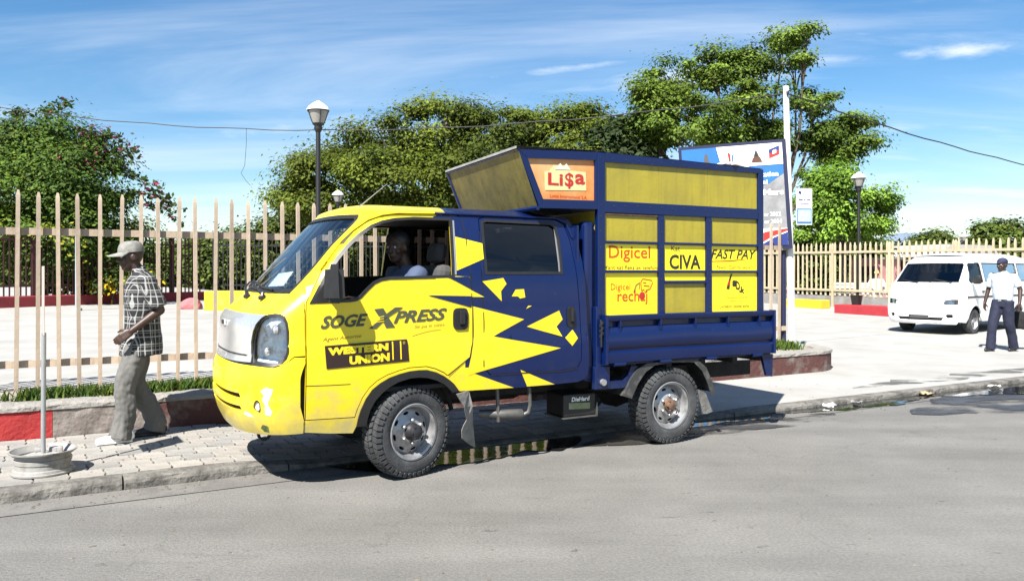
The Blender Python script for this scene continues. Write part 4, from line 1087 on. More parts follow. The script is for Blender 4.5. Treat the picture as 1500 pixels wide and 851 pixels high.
ds = dropside(bedp)
for x in (DX0, DX1 - .03): MB().prism([(x, .752), (x + .03, .752), (x + .03, 1.168), (x, 1.168)], -.022, .04, 'Y').build('dropside_end', M_B, ds)
for x in (1.86, 2.30, 2.70, 3.10, 3.50): MB().box((x, .008, 1.09), (.012, .05, .06)).tube([(x, -.018, 1.06), (x, -.012, 1.03)], .006, 5).build('tie_hook', M_B, ds)
for x in (1.86, 2.36, 2.90, 3.48): MB().tube([(x - .06, .0, .745), (x + .06, .0, .745)], .017, 8).box((x, .01, .76), (.05, .025, .05)).build('hinge', M_B, ds)
o = link('dropside', ds.data, None, bedp); o.scale = (1, -1, 1); o.location = (0, 2 * YC, 0)
MB().box((2.70, YC, .76), (2.0, 1.58, .05)).build('bed_floor', M_B, bedp)
for x in (2.05, 2.45, 2.85, 3.25, 3.6): MB().box((x, YC, .71), (.06, 1.55, .06)).build('cross_member', M_under, bedp)
MB().box((3.70, YC, .96), (.03, 1.62, .40)).build('tailgate', M_B, bedp)
# headboard post and lashing chain at the front of the bed
MB().rbox((1.60, .13, 1.28), (.115, .12, 1.36), .035).build('headboard_post', M_B, bedp)
MB().rbox((1.665, .055, .90), (.055, .05, .68), .008).build('front_stake', M_B, bedp)
MB().rbox((1.60, YC + .65, 1.28), (.115, .12, 1.36), .035).build('headboard_post', M_B, bedp)
MB().box((1.62, YC, 1.5), (.03, 1.3, .9)).build('headboard', M_B, bedp)
lc = MB(); lc.tube([(1.672, .012, 1.13), (1.676, .005, 1.06), (1.668, .0, .98), (1.675, .005, .90)], .012, 6)
for i in range(6): lc.rbox((1.672 + .012 * (-1) ** i, .0, 1.10 - i * .022), (.02, .014, .03), .004)
lc.build('lashing_chain', mat('dark chain', (.06, .06, .065), .4, metal=.7), bedp)
MB().rbox((1.70, .05, .635), (.155, .05, .19), .006).build('bracket_plate', M_B, bedp)
MB().tube([(1.70, .0, .60), (1.70, .05, .60)], .028, 12).build('pivot_bolt', M_rim, bedp)
sheet('bracket_arm', [(1.72, .60), (1.93, .60), (1.985, .65), (2.015, .715), (2.085, .715), (2.05, .63), (1.99, .545), (1.93, .535), (1.72, .535)], .04, M_B, .03, bedp)
sheet('rear_bracket', [(3.575, .74), (3.725, .74), (3.715, .52), (3.64, .535)], .03, M_B, .03, bedp)
MB().box((3.735, .09, .80), (.05, .09, .05)).build('tail_lamp', mat('red lens', (.3, .01, .01), .3), bedp)

# ------------------------------------------------------------------ kiosk box on the bed
bx = empty('kiosk_box', (0, 0, 0)); bx.parent = T
BY0, BY1 = .045, 1.47
M_olive = mat('dirty yellow board', (0.47, 0.385, 0.030), .45, col2=(0.33, 0.275, 0.040), vscale=2.2, bump=.10, detail=12, coat=.15, lo=.38, hi=.78)
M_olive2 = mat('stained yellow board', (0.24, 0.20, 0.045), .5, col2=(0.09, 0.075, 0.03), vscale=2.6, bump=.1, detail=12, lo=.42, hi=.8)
def streaks(m, k=.55, sx=16):
    N, L = m.node_tree.nodes, m.node_tree.links; b = N['Principled BSDF']; src = b.inputs['Base Color'].links[0].from_socket
    tc = N.new('ShaderNodeTexCoord'); mp = N.new('ShaderNodeMapping'); mp.inputs['Scale'].default_value = (sx, sx, 1.4); L.new(tc.outputs['Object'], mp.inputs[0])
    nz = N.new('ShaderNodeTexNoise'); nz.inputs['Scale'].default_value = 1; nz.inputs['Detail'].default_value = 7; nz.inputs['Roughness'].default_value = .65; L.new(mp.outputs[0], nz.inputs['Vector'])
    mr = N.new('ShaderNodeMapRange'); mr.inputs['From Min'].default_value = .48; mr.inputs['From Max'].default_value = .78; mr.inputs['To Min'].default_value = 1; mr.inputs['To Max'].default_value = k; L.new(nz.outputs['Fac'], mr.inputs['Value'])
    sc_n = N.new('ShaderNodeVectorMath'); sc_n.operation = 'SCALE'; L.new(src, sc_n.inputs[0]); L.new(mr.outputs[0], sc_n.inputs['Scale']); L.new(sc_n.outputs[0], b.inputs['Base Color'])
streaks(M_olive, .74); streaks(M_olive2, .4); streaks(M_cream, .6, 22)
M_vinyl = mat('yellow vinyl sign', (0.86, 0.69, 0.015), .4, var=.03, vscale=3, coat=.2)
def fb(x0, x1, z0, z1, y=BY0, th=.05, name='frame_bar', out=0.0):
    return MB().rbox(((x0 + x1) / 2, y + th / 2 - out, (z0 + z1) / 2), (x1 - x0, th, z1 - z0), .006).build(name, M_B, bx)
fb(1.665, 1.742, 1.14, 2.545, out=.004, name='frame_post')
fb(3.545, 3.612, 1.14, 2.520, out=.004, name='frame_post')
b = MB(); b.prism([(1.742, 2.470), (3.545, 2.481), (3.545, 2.522), (1.742, 2.548)], BY0 - .002, BY0 + .05, 'Y').build('frame_bar', M_B, bx)
fb(1.742, 3.545, 2.036, 2.138)
fb(2.325, 2.392, 1.14, 2.036); fb(2.886, 2.953, 1.14, 2.036)
for xa, xb in ((1.742, 2.325), (2.392, 2.886), (2.953, 3.545)):
    fb(xa, xb, 1.774, 1.798, th=.045); fb(xa, xb, 1.524, 1.548, th=.045)
fb(2.392, 2.886, 1.428, 1.456, th=.045)
def board(x0, x1, z0, z1, m, name='board', y=BY0 + .022):
    return MB().box(((x0 + x1) / 2, y + .006, (z0 + z1) / 2), (x1 - x0, .012, z1 - z0)).build(name, m, bx)
for xa, xb in ((1.742, 2.335), (2.338, 2.914), (2.917, 3.545)): board(xa, xb, 2.13, 2.485, M_olive)
board(1.742, 2.325, 1.79, 2.036, M_olive); board(2.392, 2.886, 1.79, 2.036, M_olive); board(2.953, 3.545, 1.79, 2.036, M_olive)
fb(1.742, 2.325, 2.018, 2.036, BY0 + .006, .03, 'rusty_strip').data.materials[0] = M_rust
p_dig = board(1.742, 2.325, 1.548, 1.774, M_vinyl, 'sign_panel'); p_civ = board(2.392, 2.886, 1.548, 1.774, M_vinyl, 'sign_panel'); p_fast = board(2.953, 3.545, 1.548, 1.774, M_vinyl, 'sign_panel')
p_rec = board(1.742, 2.325, 1.15, 1.524, M_vinyl, 'sign_panel'); board(2.392, 2.886, 1.456, 1.524, M_vinyl, 'sign_panel'); board(2.392, 2.886, 1.15, 1.428, M_olive); p_bev = board(2.953, 3.545, 1.15, 1.524, M_vinyl, 'sign_panel')
def bxs(x, z, d=0): return Vector((x, BY0 + .022 + d, z))
M_or = mat('orange lettering', (0.66, 0.10, 0.01), .5); M_dk = mat('dark olive lettering', (0.030, 0.032, 0.018), .5); M_rd = mat('red lettering', (.55, .03, .02), .5)
lettering('lettering', 'Digicel', bxs, 1.795, 2.245, 1.618, 1.760, M_or, p_dig, bold=.012, depth=-.002)
lettering('lettering', 'Vant kat fleks ak telefon', bxs, 1.75, 2.32, 1.556, 1.588, M_dk, p_dig, depth=-.002)
lettering('lettering', 'Kat', bxs, 2.485, 2.585, 1.722, 1.766, M_dk, p_civ, depth=-.002)
lettering('lettering', 'CIVA', bxs, 2.462, 2.832, 1.558, 1.690, M_dk, p_civ, bold=.03, depth=-.002)
lettering('lettering', 'FAST PAY', bxs, 2.958, 3.538, 1.655, 1.745, M_dk, p_fast, shear=.3, bold=.02, depth=-.002)
lettering('lettering', 'Pewol "Cash for work"', bxs, 3.03, 3.48, 1.562, 1.596, M_lo, p_fast, depth=-.002)
MB().tube([bxs(2.955, 1.632, -.002), bxs(3.2, 1.640, -.002), bxs(3.40, 1.655, -.002)], [.002, .004, .001], 5).build('lettering', M_or, p_fast)
lettering('lettering', 'Digicel', bxs, 1.815, 2.025, 1.360, 1.432, M_or, p_rec, bold=.008, depth=-.002)
lettering('lettering', 'rechaj', bxs, 1.885, 2.215, 1.245, 1.375, M_or, p_rec, bold=.014, depth=-.002)
# hand-drawn tag above the word
def stroke(pts, r, m, parent): return MB().tube([bxs(x, z, -.002) for x, z in pts], r, 5).build('drawn_mark', m, parent)
stroke([(2.145, 1.37), (2.14, 1.45), (2.16, 1.475), (2.26, 1.46), (2.27, 1.44), (2.24, 1.385), (2.20, 1.375), (2.185, 1.35), (2.175, 1.38), (2.145, 1.37)], .004, M_or, p_rec)
stroke([(2.165, 1.44), (2.20, 1.436)], .004, M_or, p_rec); stroke([(2.17, 1.415), (2.235, 1.408)], .004, M_or, p_rec)
stroke([(2.06, 1.36), (2.085, 1.42), (2.125, 1.44), (2.12, 1.39)], .006, M_lo, p_rec)
MB().lathe([(.0, -.003), (.032, -.002), (.034, .0)], 16, 'Y', (2.155, BY0 + .021, 1.325)).build('drawn_mark', M_rd, p_rec)
# bottle and bent word on the last panel
MB().add([bxs(x, z, -.002) for x, z in [(3.15, 1.375), (3.19, 1.37), (3.205, 1.46), (3.225, 1.515), (3.21, 1.518), (3.185, 1.47)]], [(0, 1, 2, 3, 4, 5)]).build('drawn_mark', M_dk, p_bev)
MB().add([bxs(x, z, -.003) for x, z in [(3.158, 1.41), (3.195, 1.405), (3.20, 1.45), (3.18, 1.455)]], [(0, 1, 2, 3)]).build('drawn_mark', M_rd, p_bev)
lettering('lettering', 'a', bxs, 3.225, 3.285, 1.395, 1.455, M_dk, p_bev, bold=.05, depth=-.002)
lettering('lettering', 'D', bxs, 3.270, 3.325, 1.375, 1.455, M_dk, p_bev, bold=.04, depth=-.002, slope=-.4)
lettering('lettering', ',k', bxs, 3.315, 3.385, 1.335, 1.405, M_dk, p_bev, bold=.05, depth=-.002, slope=-.3)
lettering('lettering', 'International Comercial', bxs, 3.15, 3.42, 1.285, 1.305, M_lo, p_bev, depth=-.002)
lettering('lettering', 'Santo, Haiti', bxs, 3.20, 3.37, 1.255, 1.274, M_lo, p_bev, depth=-.002)
lettering('lettering', 'Livrezon okote asile', bxs, 3.065, 3.44, 1.198, 1.226, M_dk, p_bev, depth=-.002)
sw_ = MB(); rr = random.Random(12)
for z_ in (2.10, 2.505):
    for i in range(15): sw_.lathe([(.0, -.004), (.004, -.003), (.006, .002)], 7, 'Y', (1.70 + i * .131 + rr.uniform(-.01, .01), BY0 - .003, z_ + rr.uniform(-.008, .008)))
for x_ in (1.70, 2.36, 2.92, 3.58):
    for i in range(7): sw_.lathe([(.0, -.004), (.004, -.003), (.006, .002)], 7, 'Y', (x_ + rr.uniform(-.008, .008), BY0 - .004, 1.2 + i * .135 + rr.uniform(-.01, .01)))
o_ = sw_.build('frame_screws', mat('worn screw heads', (.05, .055, .09), .5, metal=.3), bx); o_['kind'] = 'stuff'
# flared nose of the box over the cab
def nb(poly, d0, d1, m, name): return sheet(name, poly, d0, m, d1 - d0, bx)
# side frame of the flare as four bars
FQ = [(.892, 2.512), (1.092, 2.050), (1.665, 2.062), (1.665, 2.545)]
FI = [(.978, 2.448), (1.125, 2.124), (1.640, 2.134), (1.640, 2.476)]
for i in range(4):
    j = (i + 1) % 4
    sheet('flare_bar', [FQ[i], FQ[j], FI[j], FI[i]], BY0 - .003 * (i % 2), M_B, .05, bx)
M_lisa = mat('orange poster', (0.80, 0.22, 0.03), .5, col2=(0.88, 0.50, 0.22), vscale=2.2, detail=4)
lisa = sheet('poster_panel', [(p[0] + .0, p[1]) for p in FI], BY0 + .020, M_lisa, .012, bx)
def fs_(x, z, d=0): return Vector((x, BY0 + .020 + d, z))
M_cr = mat('cream lettering field', (.85, .70, .35), .5)
sheet('poster_field', [(1.155, 2.20), (1.56, 2.215), (1.555, 2.37), (1.40, 2.375), (1.36, 2.41), (1.24, 2.41), (1.20, 2.36), (1.15, 2.35)], BY0 + .0165, M_cr, .003, lisa)
lettering('lettering', 'Li', fs_, 1.18, 1.325, 2.245, 2.345, M_rd, lisa, bold=.02, depth=-.006)
lettering('lettering', '$', fs_, 1.345, 1.43, 2.225, 2.355, M_rd, lisa, bold=.02, depth=-.006)
lettering('lettering', 'a', fs_, 1.445, 1.545, 2.265, 2.350, M_rd, lisa, bold=.025, depth=-.006)
lettering('lettering', 'Lotto International S.A.', fs_, 1.20, 1.57, 2.145, 2.172, M_rd, lisa, depth=-.003)
sheet('drawn_mark', [(1.25, 2.375), (1.30, 2.43), (1.33, 2.395), (1.36, 2.43), (1.40, 2.38)], BY0 + .0135, mat('poster highlight', (.9, .85, .65), .5), .003, lisa)
# front flare board, leaning forward
def flare_front(u, v):              # u across 0..1, v up 0..1
    x = 1.075 + (.892 - 1.075) * v + .03 * u
    return Vector((x, BY0 + (BY1 - BY0) * u, 2.05 + (2.512 - 2.05) * v - .03 * u * v))
b = MB(); k = 10
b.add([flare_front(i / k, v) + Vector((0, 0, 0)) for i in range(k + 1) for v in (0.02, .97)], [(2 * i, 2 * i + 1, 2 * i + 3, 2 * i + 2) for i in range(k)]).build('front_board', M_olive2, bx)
tp = MB(); tp.tube([flare_front(0, 1), flare_front(1, 1)], .014, 6).tube([flare_front(1, 0), flare_front(1, 1)], .02, 6).tube([flare_front(0, 0), flare_front(1, 0)], .02, 6)
tp.build('flare_bar', M_B, bx)
MB().add([flare_front(0, 1) + Vector((-.02, -.01, .012)), flare_front(1, 1) + Vector((-.02, .01, .012)), (1.70, BY1, 2.53), (1.70, BY0, 2.55)], [(0, 1, 2, 3)]).add([flare_front(0, 1) + Vector((-.02, -.01, .024)), flare_front(1, 1) + Vector((-.02, .01, .024)), (1.70, BY1, 2.545), (1.70, BY0, 2.562)], [(3, 2, 1, 0)]).add([flare_front(0, 1) + Vector((-.022, -.01, .006)), flare_front(1, 1) + Vector((-.022, .01, .006)), flare_front(1, 1) + Vector((-.022, .01, .026)), flare_front(0, 1) + Vector((-.022, -.01, .026))], [(0, 1, 2, 3)]).build('roof_sheet', mat('grey zinc sheet', (.42, .42, .41), .5, metal=.3, var=.2), bx)
MB().add([(1.70, BY0 - .004, 2.552), (3.62, BY0 - .004, 2.527), (3.62, BY1, 2.51), (1.70, BY1, 2.535)], [(0, 1, 2, 3)]).build('roof_sheet', MATS['grey zinc sheet'], bx)
MB().add([flare_front(0, 0), flare_front(1, 0), (1.66, BY1, 2.05), (1.66, BY0, 2.05)], [(3, 2, 1, 0)]).build('flare_floor', M_B, bx)
MB().box((2.63, BY1, 1.85), (1.95, .03, 1.36)).box((3.60, (BY0 + BY1) / 2, 1.85), (.03, BY1 - BY0 - .1, 1.35)).box((1.69, (BY0 + BY1) / 2, 1.85), (.03, BY1 - BY0 - .1, 1.36)).build('box_wall', M_olive, bx)
wt = MB()
rr = random.Random(8)
for i in range(9): wt.rbox((3.28 + rr.uniform(-.14, .14), BY0 + rr.uniform(.0, .10), 2.548 + rr.uniform(-.005, .006)), (.12, .06, .018), .006, Matrix.Rotation(rr.uniform(-.3, .3), 3, 'Z'))
wt.build('crumpled_strip', M_white, bx)

# ================================================================== VEGETATION
M_bark = mat('grey brown bark', (0.13, 0.10, 0.075), .95, var=.3, vscale=6, bump=.6)
M_leaf = leaf_mat('foliage', .62, .30)
def leaf_mesh(name, pts, size, cols, nrm_up=.5, aspect=.55, seed=0, droop=0.0, outward=None):
    """one small pointed leaf-cluster face per point"""
    rs = np.random.RandomState(seed); n = len(pts)
    d = rs.normal(size=(n, 3)); d[:, 2] = np.abs(d[:, 2]) * (1 + nrm_up * 2); d /= np.linalg.norm(d, axis=1)[:, None]
    if outward is not None: d = d * .62 + outward / (np.linalg.norm(outward, axis=1)[:, None] + 1e-6) * .95 + np.array([0, 0, .45]); d /= np.linalg.norm(d, axis=1)[:, None]
    t = rs.normal(size=(n, 3)); t[:, 2] -= droop; t -= (t * d).sum(1)[:, None] * d; t /= np.linalg.norm(t, axis=1)[:, None]
    b = np.cross(d, t)
    s = (size * rs.uniform(.55, 1.35, n))[:, None]
    tip = pts + t * s; tail = pts - t * s
    lft = pts + b * s * aspect + t * s * .1 - d * s * .15; rgt = pts - b * s * aspect + t * s * .1 - d * s * .15
    v = np.stack([tail, rgt, tip, lft], 1).reshape(-1, 3)
    me = bpy.data.meshes.new(name)
    me.vertices.add(4 * n); me.vertices.foreach_set('co', v.ravel())
    me.loops.add(4 * n); me.loops.foreach_set('vertex_index', np.arange(4 * n, dtype=np.int32))
    me.polygons.add(n); me.polygons.foreach_set('loop_start', np.arange(0, 4 * n, 4, dtype=np.int32)); me.polygons.foreach_set('loop_total', np.full(n, 4, dtype=np.int32))
    me.update(calc_edges=True)
    ca = me.color_attributes.new('tint', 'FLOAT_COLOR', 'POINT')
    c4 = np.concatenate([cols, np.ones((n, 1))], 1)
    ca.data.foreach_set('color', np.repeat(c4, 4, axis=0).astype(np.float32).ravel())
    return me
def tree(name, base, blobs, label, n=20000, leaf=.16, col=(.075, .12, .022), col2=(.12, .16, .03), trunk_r=.25, trunk_top=None, clump=.7, per=60, seed=1, flat_=.6, droop=0., flowers=None, cat='tree', limbs=True, group=None, fork=None, shell=(.62, 1.02), vexp=2 / 3):
    rs = np.random.RandomState(seed); base = Vector(base)
    r = empty(name, base, 0, label, cat, group)
    bl = np.array(blobs, float); vol = (bl[:, 3] * bl[:, 4] * bl[:, 5]) ** vexp; pr = vol / vol.sum()
    nc = max(1, n // per)
    which = rs.choice(len(bl), nc, p=pr)
    dr_ = rs.normal(size=(nc, 3)); dr_ /= np.linalg.norm(dr_, axis=1)[:, None]
    rad = rs.uniform(shell[0], shell[1], nc)[:, None]
    cc = bl[which, :3] + dr_ * rad * bl[which, 3:6]
    ctint = rs.uniform(0, 1, nc)
    cbr = rs.uniform(.5, 1.35, nc)
    pid = np.repeat(np.arange(nc), per)
    off = rs.normal(size=(len(pid), 3)) * .5; off[:, 2] *= flat_
    csz = rs.uniform(.55, 1.3, nc)
    pts = cc[pid] + off * clump * csz[pid][:, None]
    tt = np.clip(ctint[pid] * .7 + rs.uniform(0, 1, len(pid)) * .4, 0, 1)[:, None]
    cols = .72 * (np.array(col) * (1 - tt) + np.array(col2) * tt) * (cbr[pid] * rs.uniform(.8, 1.2, len(pid)))[:, None]
    if flowers:
        for fc, share in flowers:
            pick = rs.rand(nc) < share; m_ = pick[pid] & (rs.rand(len(pid)) < .45); cols[m_] = np.array(fc) * rs.uniform(.7, 1.2, (m_.sum(), 1))
    pts = pts - np.array(base)
    me = leaf_mesh('crown', pts, leaf, cols, seed=seed, droop=droop, outward=off * np.array([1, 1, 1 / flat_]) + dr_[pid] * .35)
    c = link('crown', me, M_leaf, r); c['kind'] = 'stuff'
    if limbs:
        tb = MB(); tt_ = Vector(trunk_top) - base if trunk_top else Vector((0, 0, 2.0))
        tb.tube([Vector((0, 0, -.3)), tt_ * .35 + Vector((.05, .03, 0)), tt_ * .7, tt_], [trunk_r * 1.25, trunk_r, trunk_r * .85, trunk_r * .75], 10)
        tb.build('trunk', M_bark, r)
        lb = MB()
        for (x, y, z, rx, ry, rz) in blobs:
            end = Vector((x, y, z)) - base
            mid = (tt_ + end) / 2 + Vector((rs.uniform(-.4, .4), rs.uniform(-.4, .4), rs.uniform(-.1, .3)))
            q1 = tt_ * .97; lb.tube([q1, q1 * .6 + mid * .4 + Vector((0, 0, .1)), mid, end], [trunk_r * .42, trunk_r * .28, trunk_r * .19, trunk_r * .08], 7)
            for _ in range(4):
                dv = Vector(rs.normal(size=3)); dv.normalize(); tgt = end + Vector((dv.x * rx, dv.y * ry, abs(dv.z) * rz * .8)) * .85
                lb.tube([mid * .4 + end * .6, (mid * .2 + end * .5 + tgt * .3) + Vector((0, 0, .1)), tgt], [trunk_r * .16, trunk_r * .10, trunk_r * .03], 5)
        lb.build('limbs', M_bark, r)
    return r
def px(u, v, d):                     # a world point by bearing and distance, used to note down measured heights
    return ((u - 740) / 1150 * d, d, CAM_H - (v - 400) / 1150 * d)
def blob(u, v, d, ru, rv, rd=None):
    x, y, z = px(u, v, d); k = d / 1150
    return (x, y, z, ru * k, rd if rd else ru * k, rv * k)

# broad spreading tree across the middle
D = 40
bl = [blob(640, 195, D, 85, 38), blob(560, 215, D - 1, 75, 38), blob(740, 195, D, 80, 36), blob(830, 200, D, 75, 36), blob(895, 215, D + 1, 60, 30), blob(480, 255, D - 1, 65, 32), blob(440, 285, D, 45, 22), blob(600, 262, D - 3, 100, 42), blob(720, 258, D - 3, 95, 40), blob(830, 255, D - 2, 80, 38), blob(500, 300, D - 2, 80, 26), blob(620, 312, D - 2, 90, 26), blob(655, 165, D, 45, 18), blob(790, 172, D, 45, 16), blob(870, 172, D, 40, 14)]
gx, gy, _ = px(645, 400, D)
tree('spreading_tree', (gx, gy, .6), bl, 'broad dark green tree with spreading crown behind the truck cab', n=118000, leaf=.100, col=(.042, .072, .011), col2=(.20, .25, .027), trunk_r=.5, trunk_top=(gx + .2, gy, 3.6), clump=1.15, per=400, seed=2, flat_=.45, shell=(.62, 1.10))
# tall open tree on the right: clumps on long limbs
D = 36
bl = [blob(985, 120, D, 42, 36), blob(1040, 100, D, 44, 30), blob(1095, 90, D, 40, 30), blob(1150, 58, D, 32, 17), blob(1178, 85, D - 1, 14, 8), blob(1180, 48, D, 14, 9), blob(1165, 92, D, 22, 7), blob(950, 150, D - 1, 40, 34), blob(965, 180, D - 1, 46, 26), blob(1030, 165, D - 2, 52, 40), blob(1095, 150, D - 1, 45, 38), blob(1125, 200, D, 40, 30), blob(940, 210, D, 38, 16), blob(1060, 210, D - 1, 50, 24),
      blob(1195, 150, D, 42, 17), blob(1250, 182, D, 36, 13), blob(1262, 205, D - .5, 22, 14), blob(1205, 200, D, 36, 24), blob(1225, 225, D, 28, 14)]
gx, gy, _ = px(1150, 400, D)
tree('open_crowned_tree', (gx, gy, .5), bl, 'tall tree with loose bright leaf clumps rising above the billboard', n=72000, leaf=.086, col=(.046, .092, .015), col2=(.22, .32, .042), trunk_r=.30, trunk_top=(gx - .3, gy, 3.8), clump=.72, per=260, seed=4, vexp=.38, flat_=.42, droop=.6, shell=(.35, 1.08))
D = 29.5
D = 33.0
bl = [blob(1215, 262, D, 42, 24), blob(1240, 295, D, 40, 24), blob(1285, 288, D - .5, 26, 13), blob(1200, 300, D, 34, 30), blob(1265, 330, D, 38, 18), blob(1195, 335, D, 36, 18), blob(1300, 300, D, 16, 9)]
gx, gy, _ = px(1236, 400, D + .8)
tree('light_green_tree', (gx, gy, .4), bl, 'small light green tree with drooping leaves behind the lamp by the far fence', n=24000, leaf=.082, col=(.11, .22, .024), col2=(.28, .46, .06), trunk_r=.14, trunk_top=(gx, gy, 2.4), clump=.5, per=150, seed=6, flat_=.6, droop=1.4, shell=(.45, 1.1))
D = 36
bl = [blob(905, 205, D, 40, 34), blob(950, 195, D + 1, 45, 30), blob(920, 240, D, 60, 40)]
gx, gy, _ = px(925, 400, D)
tree('dense_tree', (gx, gy, .5), bl, 'dense blue green tree wedged between the spreading tree and the tall open one', n=9000, leaf=.15, col=(.028, .05, .016), col2=(.055, .085, .025), trunk_r=.25, trunk_top=(gx, gy, 3.0), clump=.6, per=40, seed=8)
D = 24
bl = [blob(918, 185, D, 14, 12), blob(930, 205, D, 24, 14), blob(945, 225, D, 28, 14)]
# bougainvillea on the left
D = 27
bl = [blob(78, 216, D, 70, 40), blob(20, 222, D, 60, 44), blob(-40, 226, D, 60, 46), blob(105, 255, D - 1, 58, 38), blob(40, 285, D - 1, 85, 45), blob(140, 222, D, 26, 14), blob(165, 242, D, 14, 8), blob(120, 305, D - .5, 58, 34), blob(175, 334, D, 34, 16), blob(170, 285, D, 16, 7), blob(60, 350, D, 130, 50), blob(170, 368, D + .5, 50, 30)]
gx, gy, _ = px(60, 400, D)
bg = tree('bougainvillea', (gx, gy, .5), bl, 'large rounded bougainvillea bush with a few magenta flowers behind the iron fence', n=82000, leaf=.070, col=(.040, .092, .016), col2=(.15, .235, .030), trunk_r=.18, trunk_top=(gx, gy, 1.6), clump=.85, per=220, seed=10, flat_=.5, flowers=[((.45, .07, .15), .016), ((.34, .32, .03), .06)], cat='bush')
# arching sprays
rs = random.Random(4); sp_ = MB(); pts = []
root = Vector(px(120, 250, D))
for (u0, v0, u1, v1) in [(140, 205, 188, 222), (150, 228, 196, 238), (170, 250, 240, 300), (190, 285, 262, 312), (215, 300, 262, 335), (60, 192, 76, 168), (85, 190, 97, 160), (20, 195, 30, 172)]:
    a, b = Vector(px(u0, v0, D)), Vector(px(u1, v1, D)); L_ = [a.lerp(b, i / 8) + Vector((0, 0, .35 * math.sin(math.pi * i / 8 * .8))) for i in range(9)]
    MB().tube([p - bg.location for p in L_], [.02, .018, .016, .014, .012, .01, .008, .006, .004], 5).build('spray_stem', M_bark, bg)
    for p in L_:
        for _ in range(16): pts.append(p + Vector((rs.gauss(0, .14), rs.gauss(0, .14), rs.gauss(0, .10))) - bg.location)
cn = .75 * np.array([[.06, .10, .02] if rs.random() > .12 else [.45, .07, .17] for _ in pts]) * np.array([[rs.uniform(.7, 1.3)] for _ in pts])
o = link('spray_leaves', leaf_mesh('spray_leaves', np.array([p[:] for p in pts]), .10, cn, seed=3), M_leaf, bg); o['kind'] = 'stuff'
# hedge and far trees that close the view
def far_tree(u, v, d, ru, rv, label, seed, n=5000, leaf=.3, col=(.055, .095, .016), col2=(.16, .21, .032)):
    n = int(n * 2.4); leaf *= .6
    x, y, z = px(u, v, d); k = d / 1150
    bl_ = [(x, y, z, ru * k, ru * k * .8, rv * k), (x - ru * k * .5, y, z - rv * k * .5, ru * k * .7, ru * k * .6, rv * k * .8), (x + ru * k * .5, y, z - rv * k * .6, ru * k * .7, ru * k * .6, rv * k * .8)]
    return tree('background_tree', (x, y, .5), bl_, label, n=n, leaf=leaf, col=col, col2=col2, trunk_r=.2, trunk_top=(x, y, max(1.2, z - rv * k)), clump=1.0, per=40, seed=seed, group='trees at the back of the court')
far_tree(1365, 362, 75, 36, 24, 'low rounded tree on the skyline above the white minibus', 21, 4500, .34)
far_tree(1470, 358, 70, 50, 36, 'dark tree on the skyline at the far right', 22, 6500, .34)
far_tree(340, 372, 46, 50, 34, 'green tree behind the iron fence, left of the truck windscreen', 23, 6000, .24, (.05, .085, .018), (.13, .17, .03))
far_tree(270, 385, 50, 60, 36, 'shaded tree behind the iron fence, right of the bougainvillea', 24, 6000, .26)
far_tree(425, 350, 44, 52, 46, 'tree behind the picket fence under the left edge of the spreading crown', 25, 8000, .24, (.04, .07, .014), (.11, .14, .022))
far_tree(-60, 380, 48, 90, 40, 'shaded tree behind the iron fence at the far left', 26, 6000, .28)
far_tree(130, 385, 50, 90, 36, 'shaded tree low behind the bougainvillea', 27, 6000, .28)
far_tree(560, 350, 46, 80, 55, 'shaded tree seen through the cab windows', 28, 7000, .28)
far_tree(1090, 370, 48, 95, 40, 'dark tree low behind the billboard', 29, 7000, .28)
far_tree(1215, 375, 40, 70, 34, 'dark tree low behind the far picket fence', 30, 8000, .24)
far_tree(1310, 385, 46, 60, 26, 'dark shrub low behind the far fence, left of the minibus', 31, 6000, .26)
far_tree(1560, 375, 60, 70, 40, 'dark tree beyond the right edge of the picture', 32, 4000, .34)
far_tree(740, 350, 48, 110, 60, 'shaded tree hidden low behind the truck', 33, 5000, .3)
far_tree(930, 350, 46, 110, 60, 'shaded tree low behind the kiosk box', 34, 5000, .3)
# distant hill
hv = [(-900, 2400, -5)]; ns_ = 60
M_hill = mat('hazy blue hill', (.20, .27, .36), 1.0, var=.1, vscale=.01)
vs = []; 
for i in range(ns_ + 1):
    x = -1800 + 5200 * i / ns_; h = 30 + 26 * math.sin(i * .37) + 18 * math.sin(i * .9 + 1) + 75 * math.exp(-((x - 1150) / 420) ** 2)
    vs += [(x, 2300, -5), (x, 2450, max(8, h)), (x, 2800, -5)]
fs = [(3 * i + q, 3 * i + 3 + q, 3 * i + 4 + q, 3 * i + 1 + q) for i in range(ns_) for q in (0, 1)]
me = bpy.data.meshes.new('hills'); me.from_pydata(vs, [], fs); me.polygons.foreach_set('use_smooth', [True] * len(fs)); me.update(); structure(link('hills', me, M_hill))

